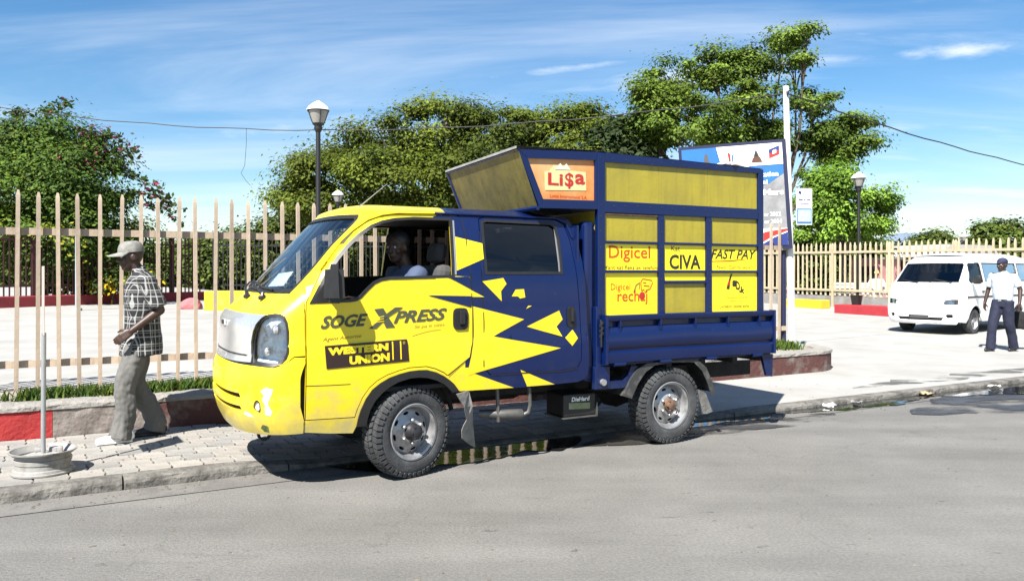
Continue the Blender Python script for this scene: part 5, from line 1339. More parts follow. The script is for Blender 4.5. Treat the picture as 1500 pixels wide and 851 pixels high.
# ================================================================== STREET FURNITURE BEHIND
# inner iron fence on a red wall
M_iron = mat('dark red iron', (0.075, 0.012, 0.012), .6, var=.2, vscale=8)
M_irb = mat('black iron', (0.012, 0.011, 0.012), .6)
M_rwall = mat('red painted low wall', (0.33, 0.035, 0.04), .8, var=.15, vscale=3, bump=.3)
def iron_fence(p0, p1, z0, wall_h, bar_h, step, m, label, post_every=2.5, wall=True):
    p0, p1 = Vector(p0), Vector(p1); d = p1 - p0; L = d.length; r = empty('iron_fence', (p0.x, p0.y, z0), math.atan2(d.y, d.x), label, 'fence')
    if wall: MB().rbox((L / 2, 0, wall_h / 2 - .1), (L + .2, .3, wall_h + .2), .03).build('low_wall', M_rwall, r)
    bm_ = picket_mesh(.034, .034, bar_h, .10, 'bar'); bm_.materials.append(m)
    k = 0
    while k * step < L: link('bar', bm_, None, r, (k * step, 0, wall_h)); k += 1
    for zr in (wall_h + .32, wall_h + bar_h - .30): MB().box((L / 2, 0, zr), (L, .03, .06)).build('rail', m, r)
    pm_ = picket_mesh(.11, .11, bar_h + .05, .03, 'post'); pm_.materials.append(m); k = 0
    while k * post_every < L: link('post', pm_, None, r, (k * post_every, 0, wall_h - .02)); k += 1
    return r
iron_fence((-17.1, 20.0), (-11.5, 29.9), .46, .37, 2.02, .165, M_iron, 'dark red iron bar fence on a red wall across the court at left')
iron_fence((-11.2, 30.2), (-2.0, 32.5), .50, .25, 2.15, .165, M_irb, 'black iron bar fence seen between the pickets left of the windscreen', wall=True)
# pale post
MB().tube([(0, 0, 0), (0, 0, 2.15)], .055, 10).rbox((0, 0, .05), (.2, .2, .1), .02).build('pale_post', mat('pale blue grey paint', (.42, .47, .50), .6), None, (-12.1, 22.2, .44))
tag(bpy.data.objects['pale_post'], 'slim pale grey post in front of the iron fence at left', 'post')
# pink rock by the yellow block
bm = bmesh.new(); bmesh.ops.create_icosphere(bm, subdivisions=3, radius=1)
rr = random.Random(2)
for q in bm.verts:
    f = 1 + .22 * math.sin(q.co.x * 3.1 + 1) * math.cos(q.co.y * 2.7) + rr.uniform(-.04, .04); q.co = Vector((q.co.x * .40 * f, q.co.y * .3 * f, max(-.15, q.co.z * .24 * f)))
me = bpy.data.meshes.new('boulder'); bm.to_mesh(me); bm.free()
o = link('boulder', me, mat('pink painted stone', (.55, .16, .17), .8, var=.15, vscale=6), None, (-9.35, 23.3, .52)); tag(o, 'small pink painted boulder beside the yellow block in the court', 'boulder')
# yellow flowering shrub and small pale shapes by the iron fence
for (u, v, d, lab, sd) in ((165, 412, 26, 'low shrub dotted with yellow flowers behind the walking man', 3), (100, 415, 27, 'low shrub with yellow flowers left of the pale post', 5)):
    x, y, z = px(u, v, d)
    tree('flowering_shrub', (x, y, .5), [(x, y, z, 1.0, .5, .35), (x + .8, y, z + .1, .7, .4, .3)], lab, n=1400, leaf=.09, col=(.04, .08, .015), col2=(.10, .14, .03), trunk_r=.03, trunk_top=(x, y, .75), clump=.35, per=20, seed=sd, flowers=[((.75, .50, .02), .6)], cat='shrub')

# lamp posts: black pole, glass bowl and white cap
M_post = mat('black lamp post', (0.012, 0.012, 0.013), .5)
M_bowl = mat('frosted lamp bowl', (.26, .25, .23), .25, spec=.6)
M_cap = mat('white lamp cap', (.80, .80, .79), .5)
def lamp(x, y, ztop, label, k=1.0):
    g = gz(x, y); r = empty('lamp_post', (x, y, g), 0, label, 'lamp post', 'lamp posts in the court'); h = (ztop - g) / k; r.scale = (k, k, k)
    MB().lathe([(.16, 0), (.16, .08), (.085, .14), (.075, .9), (.055, 1.0), (.048, h - .62)], 14).build('pole', M_post, r)
    MB().lathe([(.05, h - .64), (.075, h - .60), (.085, h - .56), (.075, h - .52), (.085, h - .50), (.12, h - .46)], 16).build('collar', M_post, r)
    MB().lathe([(.10, h - .48), (.125, h - .42), (.165, h - .31), (.200, h - .205)], 20).build('bowl', M_bowl, r)
    MB().lathe([(.195, h - .215), (.222, h - .215), (.224, h - .195), (.20, h - .190)], 22).build('rim_band', M_post, r)
    MB().lathe([(.20, h - .196), (.230, h - .196), (.228, h - .176), (.195, h - .125), (.13, h - .070), (.06, h - .025), (.02, h), (.0, h)], 22).build('cap', M_cap, r)
    for k in range(4):
        g_ = k * math.pi / 2 + .5; c, s = math.cos(g_), math.sin(g_)
        MB().tube([(.10 * c, .10 * s, h - .50), (.14 * c, .14 * s, h - .41), (.208 * c, .208 * s, h - .21)], .008, 5).build('rib', M_post, r)
lamp(-3.43, 14.4, 4.68, 'tall black lamp post with white cap, nearest the truck cab', .90)
lamp(-6.5, 30.5, 4.75, 'small distant lamp post with white cap behind the first one')
lamp(13.42, 29.8, 5.36, 'black lamp post with white cap before the light green tree at right', 1.18)
lamp(29.2, 50.0, 4.05, 'far lamp post with white cap above the roof of the minibus')

# concrete pole, wires, billboard and small pole sign
ZP = .30
PB = Vector((4.76, 13.02, ZP))
pole = empty('utility_pole', PB, 0, 'slim white leaning utility pole beside the billboard', 'pole')
MB().tube([(0, 0, -.1), (-.05, 0, 2.1), (-.105, 0, 4.32)], [.062, .056, .046], 12).build('shaft', mat('weathered white pole', (.66, .65, .62), .75, col2=(.42, .40, .36), vscale=5, lo=.5, hi=.8), pole)
MB().tube([(-.10, -.06, 4.16), (-.10, .08, 4.16)], .014, 6).lathe([(.0, .0), (.022, .01), (.026, .05), (.015, .07), (.0, .075)], 10, 'Z', (-.10, -.07, 4.16)).build('insulator', M_blk, pole)
M_wire = mat('black cable', (.012, .012, .014), .6)
def wire(name, a, b, sag, r, label, k=40):
    a, b = Vector(a), Vector(b)
    P = [a.lerp(b, i / k) - Vector((0, 0, 4 * sag * (i / k) * (1 - i / k))) + Vector((0, 0, .012 * math.sin(i * 1.7))) for i in range(k + 1)]
    o = MB().tube(P, r, 6).build(name, M_wire); return tag(o, label, 'cable'), P
TOPP = PB + Vector((-.10, 0, 4.20))
w1, P1 = wire('overhead_cable', TOPP, (-15.5, 17.0, 6.05), .98, .009, 'black overhead cable running left from the utility pole across the sky')
w2, P2 = wire('overhead_cable', TOPP, (26, 28.5, 4.75), .55, .012, 'black overhead cable sagging right from the utility pole')
hp = min(P1, key=lambda p: abs(740 + 1150 * p.x / p.y - 375))
o = MB().tube([hp, hp - Vector((0, 0, .30)), hp - Vector((.03, 0, .7)), hp - Vector((.10, 0, .85)), hp - Vector((.0, 0, 1.0)), hp - Vector((-.08, 0, 1.08))], .004, 5).build('dangling_wire', M_wire)
tag(o, 'thin loose wire dangling from the overhead cable', 'wire')
# billboard: 1.8 m square panel on a steel frame
bo = Vector((4.60, 12.90, 1.93)); bd = Vector((-1.56, .90, 0)); BW = bd.length
bb = empty('billboard', (bo.x, bo.y, ZP), math.atan2(-bd.y, -bd.x), 'blue and grey billboard with white lettering on posts behind the kiosk box', 'billboard')
# local x runs right along the face, from -BW to 0; y points away from the viewer
BH, BZ = 1.80, 1.93 - ZP
M_bf = mat('navy billboard frame', (.010, .014, .06), .5); M_bb = mat('billboard blue', (.02, .17, .55), .5, var=.15, vscale=1.5)
M_bw = mat('billboard white', (.76, .77, .78), .5); M_bg = mat('billboard grey photograph', (.42, .42, .43), .5, col2=(.16, .16, .17), vscale=2.2, detail=7, lo=.35, hi=.7); M_bn = mat('billboard navy', (.02, .04, .22), .5)
tl = R(3.6)
def bbp(x, z, y=0.0): return Vector((x * math.cos(tl) - (z - BH / 2) * math.sin(tl) * -1 * -1 + .055, y, BZ + z + x * math.sin(tl) * 0))
def bquad(name, pts, m, y, parent=bb): return MB().add([bbp(x, z, y) for x, z in pts], [tuple(range(len(pts)))]).build(name, m, parent)
panel = MB(); P_ = [(-BW, 0), (0, 0), (0, BH), (-BW, BH)]
panel.add([bbp(x, z, y) for y in (0, .06) for x, z in P_], [(0, 1, 2, 3), (7, 6, 5, 4), (0, 4, 5, 1), (1, 5, 6, 2), (2, 6, 7, 3), (3, 7, 4, 0)]).build('panel', M_bf, bb)
f = .055
bquad('printed_field', [(-BW + f, BH - .42), (-f, BH - .42), (-f, .33), (-BW + f, .33)], M_bg, -.004)
bquad('printed_field', [(-BW + f, BH - .42), (-f, BH - .42), (-f, BH - .56), (-.30, BH - .72), (-.62, BH - .78), (-1.1, BH - .70), (-BW + f, BH - .9)], M_bb, -.007)
bquad('printed_field', [(-1.06, BH - .41), (-f, BH - .41), (-f, BH - f), (-1.14, BH - f)], M_bw, -.007)
bquad('printed_field', [(-BW + f, BH - .41), (-1.07, BH - .41), (-1.15, BH - f), (-BW + f, BH - f)], M_bb, -.007)
bquad('printed_field', [(-BW + f, f), (-f, f), (-f, .34), (-.5, .33), (-1.0, .22), (-BW + f, .10)], M_bw, -.007)
bquad('printed_field', [(-.75, f), (-.55, f), (-.30, .20), (-f, .29), (-f, .33), (-.40, .28), (-.62, .17)], M_rd, -.010)
bquad('printed_field', [(-.50, f), (-f, f), (-f, .27), (-.28, .18)], M_bn, -.010)
bbl = lambda x, z, d: bbp(x, z, d)
lettering('lettering', 'tation', bbl, -.41, -.14, 1.195, 1.275, M_bw, bb, bold=.02, depth=-.010)
lettering('lettering', 'ei', bbl, -.41, -.32, 1.075, 1.145, M_bw, bb, bold=.02, depth=-.010)
lettering('lettering', 'Mars', bbl, -.40, -.07, .885, .985, M_bw, bb, bold=.04, depth=-.010)
lettering('lettering', 'er 2012', bbl, -.41, -.14, .535, .605, M_bw, bb, bold=.02, depth=-.010)
lettering('lettering', 'er 2014', bbl, -.41, -.13, .415, .485, M_bw, bb, bold=.02, depth=-.010)
# emblems in the white band: a curved leaf mark, a small crest and a flag
bquad('emblem', [(-.93, 1.44), (-.90, 1.44), (-.90, 1.60), (-.93, 1.65), (-.95, 1.62), (-.94, 1.55)], M_rd, -.010); bquad('emblem', [(-.885, 1.44), (-.865, 1.44), (-.855, 1.58), (-.875, 1.62), (-.885, 1.56)], M_bb, -.010)
lettering('lettering', 'CCOP', bbl, -.84, -.68, 1.46, 1.50, M_bg, bb, depth=-.010)
bquad('emblem', [(-.56, 1.44), (-.38, 1.44), (-.41, 1.52), (-.44, 1.55), (-.50, 1.55), (-.54, 1.51)], mat('crest brown', (.12, .05, .03), .5), -.010); bquad('emblem', [(-.52, 1.54), (-.43, 1.54), (-.45, 1.60), (-.50, 1.60)], M_dk, -.010); bquad('emblem', [(-.505, 1.60), (-.45, 1.60), (-.475, 1.66)], M_bn, -.010)
bquad('emblem', [(-.27, 1.57), (-.10, 1.63), (-.10, 1.70), (-.27, 1.64)], M_bn, -.010); bquad('emblem', [(-.27, 1.49), (-.10, 1.55), (-.10, 1.63), (-.27, 1.57)], M_rd, -.010); bquad('emblem', [(-.21, 1.56), (-.15, 1.58), (-.15, 1.64), (-.21, 1.62)], M_bw, -.012)
bquad('emblem', [(-1.40, 1.44), (-1.22, 1.44), (-1.27, 1.52), (-1.29, 1.62), (-1.32, 1.66), (-1.35, 1.60), (-1.36, 1.50)], mat('statue grey', (.10, .10, .11), .5), -.010)
MB().box((-BW * .5, .09, BZ + .3), (BW, .05, .06)).box((-BW * .5, .09, BZ + 1.5), (BW, .05, .06)).tube([(-BW + .12, .12, -.1), (-BW + .12, .12, BZ + BH - .05)], .045, 10).tube([(-.05, .12, -.1), (-.05, .12, BZ + BH - .05)], .045, 10).build('support_frame', M_bf, bb)
# small sign on the pole
ps = empty('pole_sign', (PB.x + .02, PB.y - .07, 2.32), R(4), 'small white and blue notice fixed to the right of the utility pole', 'sign')
MB().rbox((.155, 0, .30), (.27, .012, .60), .004).build('plate', M_bw, ps)
pq = lambda nm, pts, m, y=-.009: MB().add([(x, y, z) for x, z in pts], [tuple(range(len(pts)))]).build(nm, m, ps)
pq('printed_field', [(.03, .02), (.28, .02), (.28, .27), (.03, .27)], M_bb); pq('printed_field', [(.045, .05), (.265, .05), (.265, .25), (.045, .25)], mat('pale blue print', (.45, .60, .72), .5), -.011)
pq('emblem', [(.05, .52), (.10, .50), (.11, .54), (.07, .565)], M_bn)
lf = lambda x, z, d: Vector((x, d, z))
lettering('lettering', 'USAID', lf, .125, .26, .525, .555, M_bb, ps, depth=-.009)
lettering('lettering', 'Eske ou kwe', lf, .06, .26, .40, .435, M_bn, ps, bold=.04, depth=-.009)
lettering('lettering', 'w posede ?', lf, .05, .26, .335, .37, M_bn, ps, bold=.04, depth=-.009)
for (a, b) in (((.07, .08), (.12, .22)), ((.12, .22), (.15, .14)), ((.17, .07), (.20, .20)), ((.20, .20), (.245, .16)), ((.09, .06), (.2, .09))):
    MB().tube([(a[0], -.011, a[1]), (b[0], -.011, b[1])], .006, 5).build('drawn_mark', M_bw, ps)

# ================================================================== WHITE MINIBUS (x rearwards from its nose, y from its left side across, z up)
VA = R(90 - 52)
VO = Vector((10.12, 17.55, 0)); VO.z = gz(11.0, 18.0) + .0
V = empty('minibus', VO, VA, 'white minibus parked beyond the driveway, facing the camera', 'minibus')
M_vw = mat('white minibus paint', (0.80, 0.80, 0.79), .32, coat=.5, var=.02, vscale=3)
vXC = [(.22, -.08), (.30, -.02), (.45, .0), (.62, -.01), (.66, -.045), (.85, -.06), (1.0, -.10), (1.12, -.19), (1.22, -.30), (1.66, -.74), (1.72, -.82), (1.80, -1.0)]
vYI = [(.22, .06), (.40, .02), (.62, .0), (1.05, .0), (1.20, .02), (1.66, .12), (1.80, .19)]
vYC, vA, vM = .845, .34, 2.7
def vside(x, z, d=0.0):
    Wd = vYC - lk(z, vYI); xs = -lk(z, vXC) + vA
    if x >= xs: return Vector((x, vYC - Wd + d, z))
    t = min(.999, (xs - x) / vA); return Vector((x, vYC - Wd * (1 - t ** vM) ** (1 / vM) + d, z))
def vfront(s, z, d=0.0):
    Wd = vYC - lk(z, vYI) - d; xs = -lk(z, vXC) + vA; a = vA - d
    f = s * math.pi / 2; sn, cs_ = math.sin(f), max(0.0, math.cos(f))
    return Vector((xs - a * cs_ ** (2 / vM), vYC + Wd * math.copysign(abs(sn) ** (2 / vM), sn), z))
SBV = .74                      # front skin ends at this share of the corner
def vsb(z): return -lk(z, vXC) + vA - vA * math.cos(SBV * math.pi / 2) ** (2 / vM)
varch = [(.98 + .36 * math.cos(g), .30 + .36 * math.sin(g)) for g in [R(172 - 164 * i / 14) for i in range(15)]]
rarch = [(3.55 + .36 * math.cos(g), .30 + .36 * math.sin(g)) for g in [R(172 - 164 * i / 14) for i in range(15)]]
vdoorwin = [(.66, 1.24), (.86, 1.60), (.94, 1.645), (1.38, 1.645), (1.42, 1.60), (1.42, 1.22), (1.36, 1.195), (.72, 1.195)]
vwins = [vdoorwin, [(1.56, 1.22), (1.56, 1.645), (2.56, 1.645), (2.56, 1.22)], [(2.66, 1.22), (2.66, 1.645), (3.56, 1.645), (3.56, 1.22)], [(3.66, 1.22), (3.66, 1.645), (4.42, 1.645), (4.42, 1.22)]]
vouter = [(vsb(.30), .30), (.55, .27)] + varch + [(1.45, .28), (3.1, .28)] + rarch + [(4.55, .32), (4.60, .7), (4.58, 1.3), (4.45, 1.78)] + [(x, 1.80) for x in (3.5, 2.5, 1.6, 1.3)] + [(vsb(z), z) for z in zsq(1.80, .36, 20)]
vs1 = skin('body_side', vouter, vwins, vside, M_vw, V, lip=.03, out=OUT_N, step=(.12, .1))
o = link('body_side', vs1.data, None, V); o.scale = (1, -1, 1); o.location = (0, 2 * vYC, 0)
M_vg = glass_mat('minibus glass', (.10, .11, .115), .03)
for q in vwins:
    g_ = skin('side_window', grow(q, .004), [], lambda a, b, d: vside(a, b, .014), M_vg, V, lip=0, step=(.2, .1))
    o = link('side_window', g_.data, None, V); o.scale = (1, -1, 1); o.location = (0, 2 * vYC, 0)
    a, h = ring(q, .012, -.012); skin('window_rubber', a, h, lambda a, b, d: vside(a, b, d - .003), M_blk, V, lip=.01, step=(.3, .3))
skin('side_moulding', [(.52, .84), (4.5, .84), (4.5, .88), (.52, .88)], [], lambda a, b, d: vside(a, b, d - .010), mat('dark moulding', (.05, .03, .035), .5), V, lip=.01, step=(.2, .2))
def vseam(pts): 
    vs_ = []
    for (x, z) in pts: vs_ += [vside(x - .004, z, -.002), vside(x + .004, z, -.002)]
    me = bpy.data.meshes.new('panel_gap'); me.from_pydata(vs_, [], [(2 * i, 2 * i + 1, 2 * i + 3, 2 * i + 2) for i in range(len(pts) - 1)]); me.update(); link('panel_gap', me, M_seam, V)
vseam([(1.49, z) for z in zsq(.33, 1.70, 8)]); vseam([(.56, z) for z in zsq(.62, 1.2, 5)])
MB().rbox(vside(1.36, .98, -.012), (.12, .02, .04), .006).build('door_handle', M_blk, V)
# front: bumper, nose, windscreen
sq_ = lambda a, b, k: zsq(a, b, k)
vb_out = [(-SBV, z) for z in sq_(.27, .635, 6)] + [(a, .635) for a in sq_(-.68, .68, 16)] + [(SBV, z) for z in sq_(.635, .27, 6)] + [(a, .24) for a in sq_(.68, -.68, 16)]
air = [(-.33, .33), (.33, .33), (.36, .40), (-.36, .40)]
fogv = [(-.60, .40), (-.44, .385), (-.40, .44), (-.42, .475), (-.58, .475)]
vbump = skin('front_bumper', vb_out, [air, fogv, mir(fogv)], lambda a, b, d: vfront(a, b, d - .015), M_vw, V, step=(.06, .06), lip=.04, out=(-1, 0, 0))
for q in (air, fogv, mir(fogv)): skin('bumper_opening', grow(q, .01), [], lambda a, b, d: vfront(a, b, .03), M_under, vbump, step=(.06, .06), lip=0)
skin('number_plate', [(-.14, .37), (.14, .37), (.14, .45), (-.14, .45)], [], lambda a, b, d: vfront(0, b, -.03) + Vector((0, a * 1.6, 0)), M_grey, vbump, step=(.1, .1), lip=0)
hv_ = [(-.70, .69), (-.36, .68), (-.33, .72), (-.36, .79), (-.52, .815), (-.70, .81)]
vgr = [(-.28, .72), (.28, .72), (.30, .76), (-.30, .76)]
vn_out = [(-SBV, z) for z in sq_(.645, 1.175, 8)] + [(a, 1.175) for a in sq_(-.68, .68, 16)] + [(SBV, z) for z in sq_(1.175, .645, 8)] + [(a, .645) for a in sq_(.68, -.68, 16)]
skin('nose', vn_out, [hv_, mir(hv_)], lambda a, b, d: vfront(a, b, d), M_vw, V, step=(.06, .06), lip=.03, out=(-1, 0, 0))
for q, sg in ((hv_, 1), (mir(hv_), -1)):
    hd = skin('headlight', grow(q, .003), [], lambda a, b, d: vfront(a, b, .02), M_lens, V, step=(.04, .03), lip=0)
    skin('lens', grow(q, -.002), [], lambda a, b, d: vfront(a, b, .004), MATS['headlamp glass'], hd, step=(.06, .06), lip=0)
    t_ = [(-.70, .70), (-.60, .70), (-.60, .805), (-.70, .805)]; t_ = t_ if sg == 1 else mir(t_)
    skin('indicator', t_, [], lambda a, b, d: vfront(a, b, .012), mat('amber lens', (.55, .20, .05), .3), hd, step=(.06, .06), lip=0)
sc_ = [(-.60, 1.20), (-.625, 1.42), (-.64, 1.60), (-.60, 1.635), (0, 1.645)]; sc_ = sc_ + [(-a, b) for a, b in sc_[:-1]][::-1]
vw_out = [(-SBV, z) for z in sq_(1.177, 1.80, 10)] + [(a, 1.80) for a in sq_(-.68, .68, 14)] + [(SBV, z) for z in sq_(1.80, 1.177, 10)] + [(a, 1.177) for a in sq_(.68, -.68, 14)]
skin('windscreen_surround', vw_out, [sc_], lambda a, b, d: vfront(a, b, d), M_vw, V, step=(.06, .06), lip=.02, out=(-1, 0, 0))
skin('windscreen', grow(sc_, .004), [], lambda a, b, d: vfront(a, b, .008), glass_mat('minibus windscreen', (.16, .19, .19), .05), V, step=(.06, .06), lip=0)
a, h = ring(sc_, .006, -.014); skin('windscreen_rubber', a, h, lambda a, b, d: vfront(a, b, d - .002), M_blk, V, step=(.1, .1), lip=.01)
for a0, a1 in ((-.42, -.10), (.05, .36)): MB().tube([vfront(a0, 1.185, -.03), vfront((a0 + a1) / 2, 1.225, -.035), vfront(a1, 1.26, -.03)], .011, 6).build('wiper', M_blk, V)
vs, fs = [], []
for i in range(25):
    for j in range(15):
        tau = -1 + 2 * j / 14; Wd = vYC - lk(1.80, vYI); xs = -lk(1.80, vXC) + vA
        xf = xs - vA * max(0, 1 - abs(tau * .995) ** vM) ** (1 / vM); t = (i / 24) ** 1.3; x = xf + (4.45 - xf) * t
        vs.append((x, vYC + Wd * tau, 1.80 + .10 * (1 - abs(tau) ** 3) * sstep(-.1, .16, t) * (1 - .6 * sstep(.93, 1.02, t))))
for i in range(24):
    for j in range(14): fs.append((i * 15 + j, (i + 1) * 15 + j, (i + 1) * 15 + j + 1, i * 15 + j + 1))
me = bpy.data.meshes.new('roof'); me.from_pydata(vs, [], fs); me.polygons.foreach_set('use_smooth', [True] * len(fs)); me.update(); link('roof', me, M_vw, V)
MB().box((4.55, vYC, 1.04), (.03, 1.6, 1.45)).build('rear_wall', M_vw, V)
MB().box((2.5, vYC, .42), (4.0, 1.6, .1)).box((.75, vYC, .98), (.3, 1.3, .45)).box((1.6, vYC, .95), (.12, 1.4, .7)).build('cabin_inside', M_lin, V)
for xx in (1.35, 2.3, 3.2): MB().rbox((xx, vYC, 1.15), (.14, 1.35, .55), .04).build('seat_row', M_grey, V)
MB().rbox((.70, -.13, 1.26), (.07, .16, .20), .025).tube([(.70, -.05, 1.24), (.72, .03, 1.22)], .016, 6).build('wing_mirror', M_blk, V)
def vwheel(x, y, s):
    w = empty('wheel', (x, y, .295)); w.parent = V
    MB().lathe([(r, h * s) for r, h in [(.18, .02), (.20, .0), (.27, -.004), (.288, .02), (.295, .05), (.295, .15), (.27, .185), (.18, .18)]], 36, 'Y').build('tyre', M_rub, w)
    MB().lathe([(r, h * s) for r, h in [(.188, .0), (.182, .015), (.165, .05), (.14, .055), (.11, .03), (.07, .045), (.05, .015), (.0, .012)]], 30, 'Y').build('rim', M_rim, w)
for x in (.98, 3.55): vwheel(x, .04, 1); vwheel(x, 2 * vYC - .04, -1)

# ================================================================== SIGN STAND: a plate on a pole set in an old wheel rim
ss = empty('sign_stand', W(-.215, 6.565, zs(0) + .002), PHI, 'thin white plate on a pole set in an old cement-filled wheel rim', 'sign stand')
M_orim = mat('old painted steel rim', (.36, .35, .33), .5, col2=(.13, .105, .085), vscale=6, bump=.2, lo=.5, hi=.75)
MB().lathe([(.190, .0), (.204, .002), (.206, .014), (.196, .018), (.192, .034), (.180, .040), (.178, .072), (.184, .078), (.184, .104), (.176, .110), (.178, .128), (.196, .136), (.200, .148), (.216, .152), (.218, .162), (.207, .163), (.198, .150), (.186, .140), (.172, .122), (.166, .09)], 48).build('wheel_rim', M_orim, ss, sharp=22)
cm = MB(); rr = random.Random(6); vs = [(0, 0, .135)]; fs = []
for k in range(1, 4):
    for i in range(24): g = 2 * math.pi * i / 24; vs.append((.052 * k * math.cos(g), .052 * k * math.sin(g), .135 - .006 * k + rr.uniform(-.006, .008)))
fs = [(0, 1 + i, 1 + (i + 1) % 24) for i in range(24)] + [(1 + 24 * k + i, 1 + 24 * (k + 1) + i, 1 + 24 * (k + 1) + (i + 1) % 24, 1 + 24 * k + (i + 1) % 24) for k in range(2) for i in range(24)]
cm.add(vs, fs, True); cm.rbox((.08, .05, .140), (.09, .06, .05), .01).rbox((-.02, .09, .14), (.07, .05, .03), .008).build('cement_fill', mat('rough cement', (.40, .39, .37), .9, var=.2, vscale=14, bump=.6), ss)
MB().tube([(0, 0, .12), (.004, 0, 1.00)], .0165, 10).build('pole', mat('grey pole', (.42, .43, .44), .5, metal=.3, var=.1, vscale=8), ss)
# plate seen edge-on: it stands in the plane that holds the line of sight
ang = math.atan2(-6.565 * EX - (-.215) * EY, 0) if False else 0
pl = MB().rbox((0, 0, 1.235), (.30, .006, .49), .002).build('sign_plate', mat('sun-bleached plate', (.62, .50, .45), .6, var=.08, vscale=4), ss)
sxy = ss.location; pl.rotation_euler = (0, 0, math.atan2(sxy.y, sxy.x) - PHI + R(2.5))

# ================================================================== PEOPLE
from mathutils import noise as mnoise
def cap(b, p0, r0, p1, r1, seg=14, flat=1.0):
    p0, p1 = Vector(p0), Vector(p1); d = (p1 - p0).normalized()
    path, rad = [], []
    for g in (80, 55, 28): path.append(p0 - d * r0 * math.sin(R(g))); rad.append(r0 * math.cos(R(g)))
    path += [p0, p1]; rad += [r0, r1]
    for g in (28, 55, 80): path.append(p1 + d * r1 * math.sin(R(g))); rad.append(r1 * math.cos(R(g)))
    b.tube(path, rad, seg, True, flat)
def chain(b, pts, rad, seg=14, flat=1.0):
    for i in range(len(pts) - 1): cap(b, pts[i], rad[i], pts[i + 1], rad[i + 1], seg, flat)
def clothtube(b, pts, rad, seg=18, k=6):
    """smooth open-ended sleeve or trouser leg: straight cut hems"""
    P = [Vector(p) for p in pts]; path, rr_ = [], []
    for i in range(len(P) - 1):
        p0, p1, p2, p3 = P[max(0, i - 1)], P[i], P[i + 1], P[min(len(P) - 1, i + 2)]
        for j in range(k):
            t = j / k
            path.append(.5 * ((2 * p1) + (p2 - p0) * t + (2 * p0 - 5 * p1 + 4 * p2 - p3) * t * t + (3 * p1 - p0 - 3 * p2 + p3) * t ** 3)); rr_.append(rad[i] + (rad[i + 1] - rad[i]) * t)
    path.append(P[-1]); rr_.append(rad[-1]); b.tube(path, rr_, seg, True)
def ell(b, c, r, seg=20, rot=None):
    vs, fs = [], []; K = 12
    for i in range(K + 1):
        a = math.pi * (i + .02) / (K + .04)
        for k in range(seg):
            g = 2 * math.pi * k / seg; p = Vector((r[0] * math.sin(a) * math.cos(g), r[1] * math.sin(a) * math.sin(g), r[2] * math.cos(a)))
            if rot: p = rot @ p
            vs.append(p + Vector(c))
    for i in range(K):
        for k in range(seg): k2 = (k + 1) % seg; fs.append((i * seg + k, i * seg + k2, (i + 1) * seg + k2, (i + 1) * seg + k))
    fs += [tuple(range(seg)), tuple(K * seg + k for k in range(seg))[::-1]]
    b.add(vs, fs, True)
def loft(b, rings, seg=24, pw=2.3):
    vs, fs = [], []
    for (x, y, z, rx, ry) in rings:
        for k in range(seg):
            g = 2 * math.pi * k / seg; c, s = math.cos(g), math.sin(g)
            vs.append((x + rx * math.copysign(abs(c) ** (2 / pw), c), y + ry * math.copysign(abs(s) ** (2 / pw), s), z))
    n = len(rings)
    for i in range(n - 1):
        for k in range(seg): k2 = (k + 1) % seg; fs.append((i * seg + k, i * seg + k2, (i + 1) * seg + k2, (i + 1) * seg + k))
    fs += [tuple(range(seg))[::-1], tuple((n - 1) * seg + k for k in range(seg))]
    b.add(vs, fs, True)
def fuse(name, b, m, parent, voxel=.008, smooth=4, wr=0.0, ws=9.0, wz=.6):
    """melt overlapping closed shapes into one continuous surface"""
    me = b.mesh('raw'); fix_normals(me)
    o = bpy.data.objects.new('raw', me); COL.objects.link(o)
    r = o.modifiers.new('r', 'REMESH'); r.mode = 'VOXEL'; r.voxel_size = voxel; r.use_smooth_shade = True
    s = o.modifiers.new('s', 'SMOOTH'); s.iterations = smooth; s.factor = .5
    out = bpy.data.meshes.new_from_object(o.evaluated_get(bpy.context.evaluated_depsgraph_get()))
    bpy.data.objects.remove(o); out.name = name; out.materials.clear()
    if wr:
        nr = [v.normal.copy() for v in out.vertices]
        for v, q in zip(out.vertices, nr):
            p = v.co
            f = mnoise.noise(Vector((p.x * ws, p.y * ws, p.z * ws * wz + p.x * 3))) + .5 * mnoise.noise(Vector((p.x * ws * 2.1 + 5, p.y * ws * 2.1, p.z * ws * 1.7)))
            v.co = p + q * f * wr
    out.polygons.foreach_set('use_smooth', [True] * len(out.polygons))
    return link(name, out, m, parent)
def head(b, c, yaw=0.0, pitch=0.0, k=1.0):
    """head facing +x, c = centre of the skull"""
    c = Vector(c); rot = Matrix.Rotation(yaw, 3, 'Z') @ Matrix.Rotation(pitch, 3, 'Y')
    P = lambda x, y, z: c + rot @ Vector((x * k, y * k, z * k))
    ell(b, P(-.008, 0, .018), (.096 * k, .075 * k, .098 * k), rot=rot)
    ell(b, P(.028, 0, -.052), (.058 * k, .056 * k, .072 * k), rot=rot)
    ell(b, P(.052, 0, -.095), (.032 * k, .036 * k, .026 * k), rot=rot)          # chin
    cap(b, P(.082, 0, .012), .010 * k, P(.104, 0, -.028), .015 * k, 10)         # nose
    for s in (-1, 1):
        ell(b, P(.095, s * .012, -.030), (.012 * k, .010 * k, .009 * k), 10, rot)
        ell(b, P(-.008, s * .078, -.012), (.022 * k, .009 * k, .034 * k), 12, rot)   # ear
        ell(b, P(.072, s * .034, .020), (.016 * k, .024 * k, .010 * k), 10, rot)    # brow
        ell(b, P(.052, s * .046, -.030), (.026 * k, .020 * k, .026 * k), 10, rot)   # cheek
    ell(b, P(.083, 0, -.058), (.014 * k, .028 * k, .008 * k), 12, rot); ell(b, P(.082, 0, -.071), (.013 * k, .025 * k, .008 * k), 12, rot)
    return P
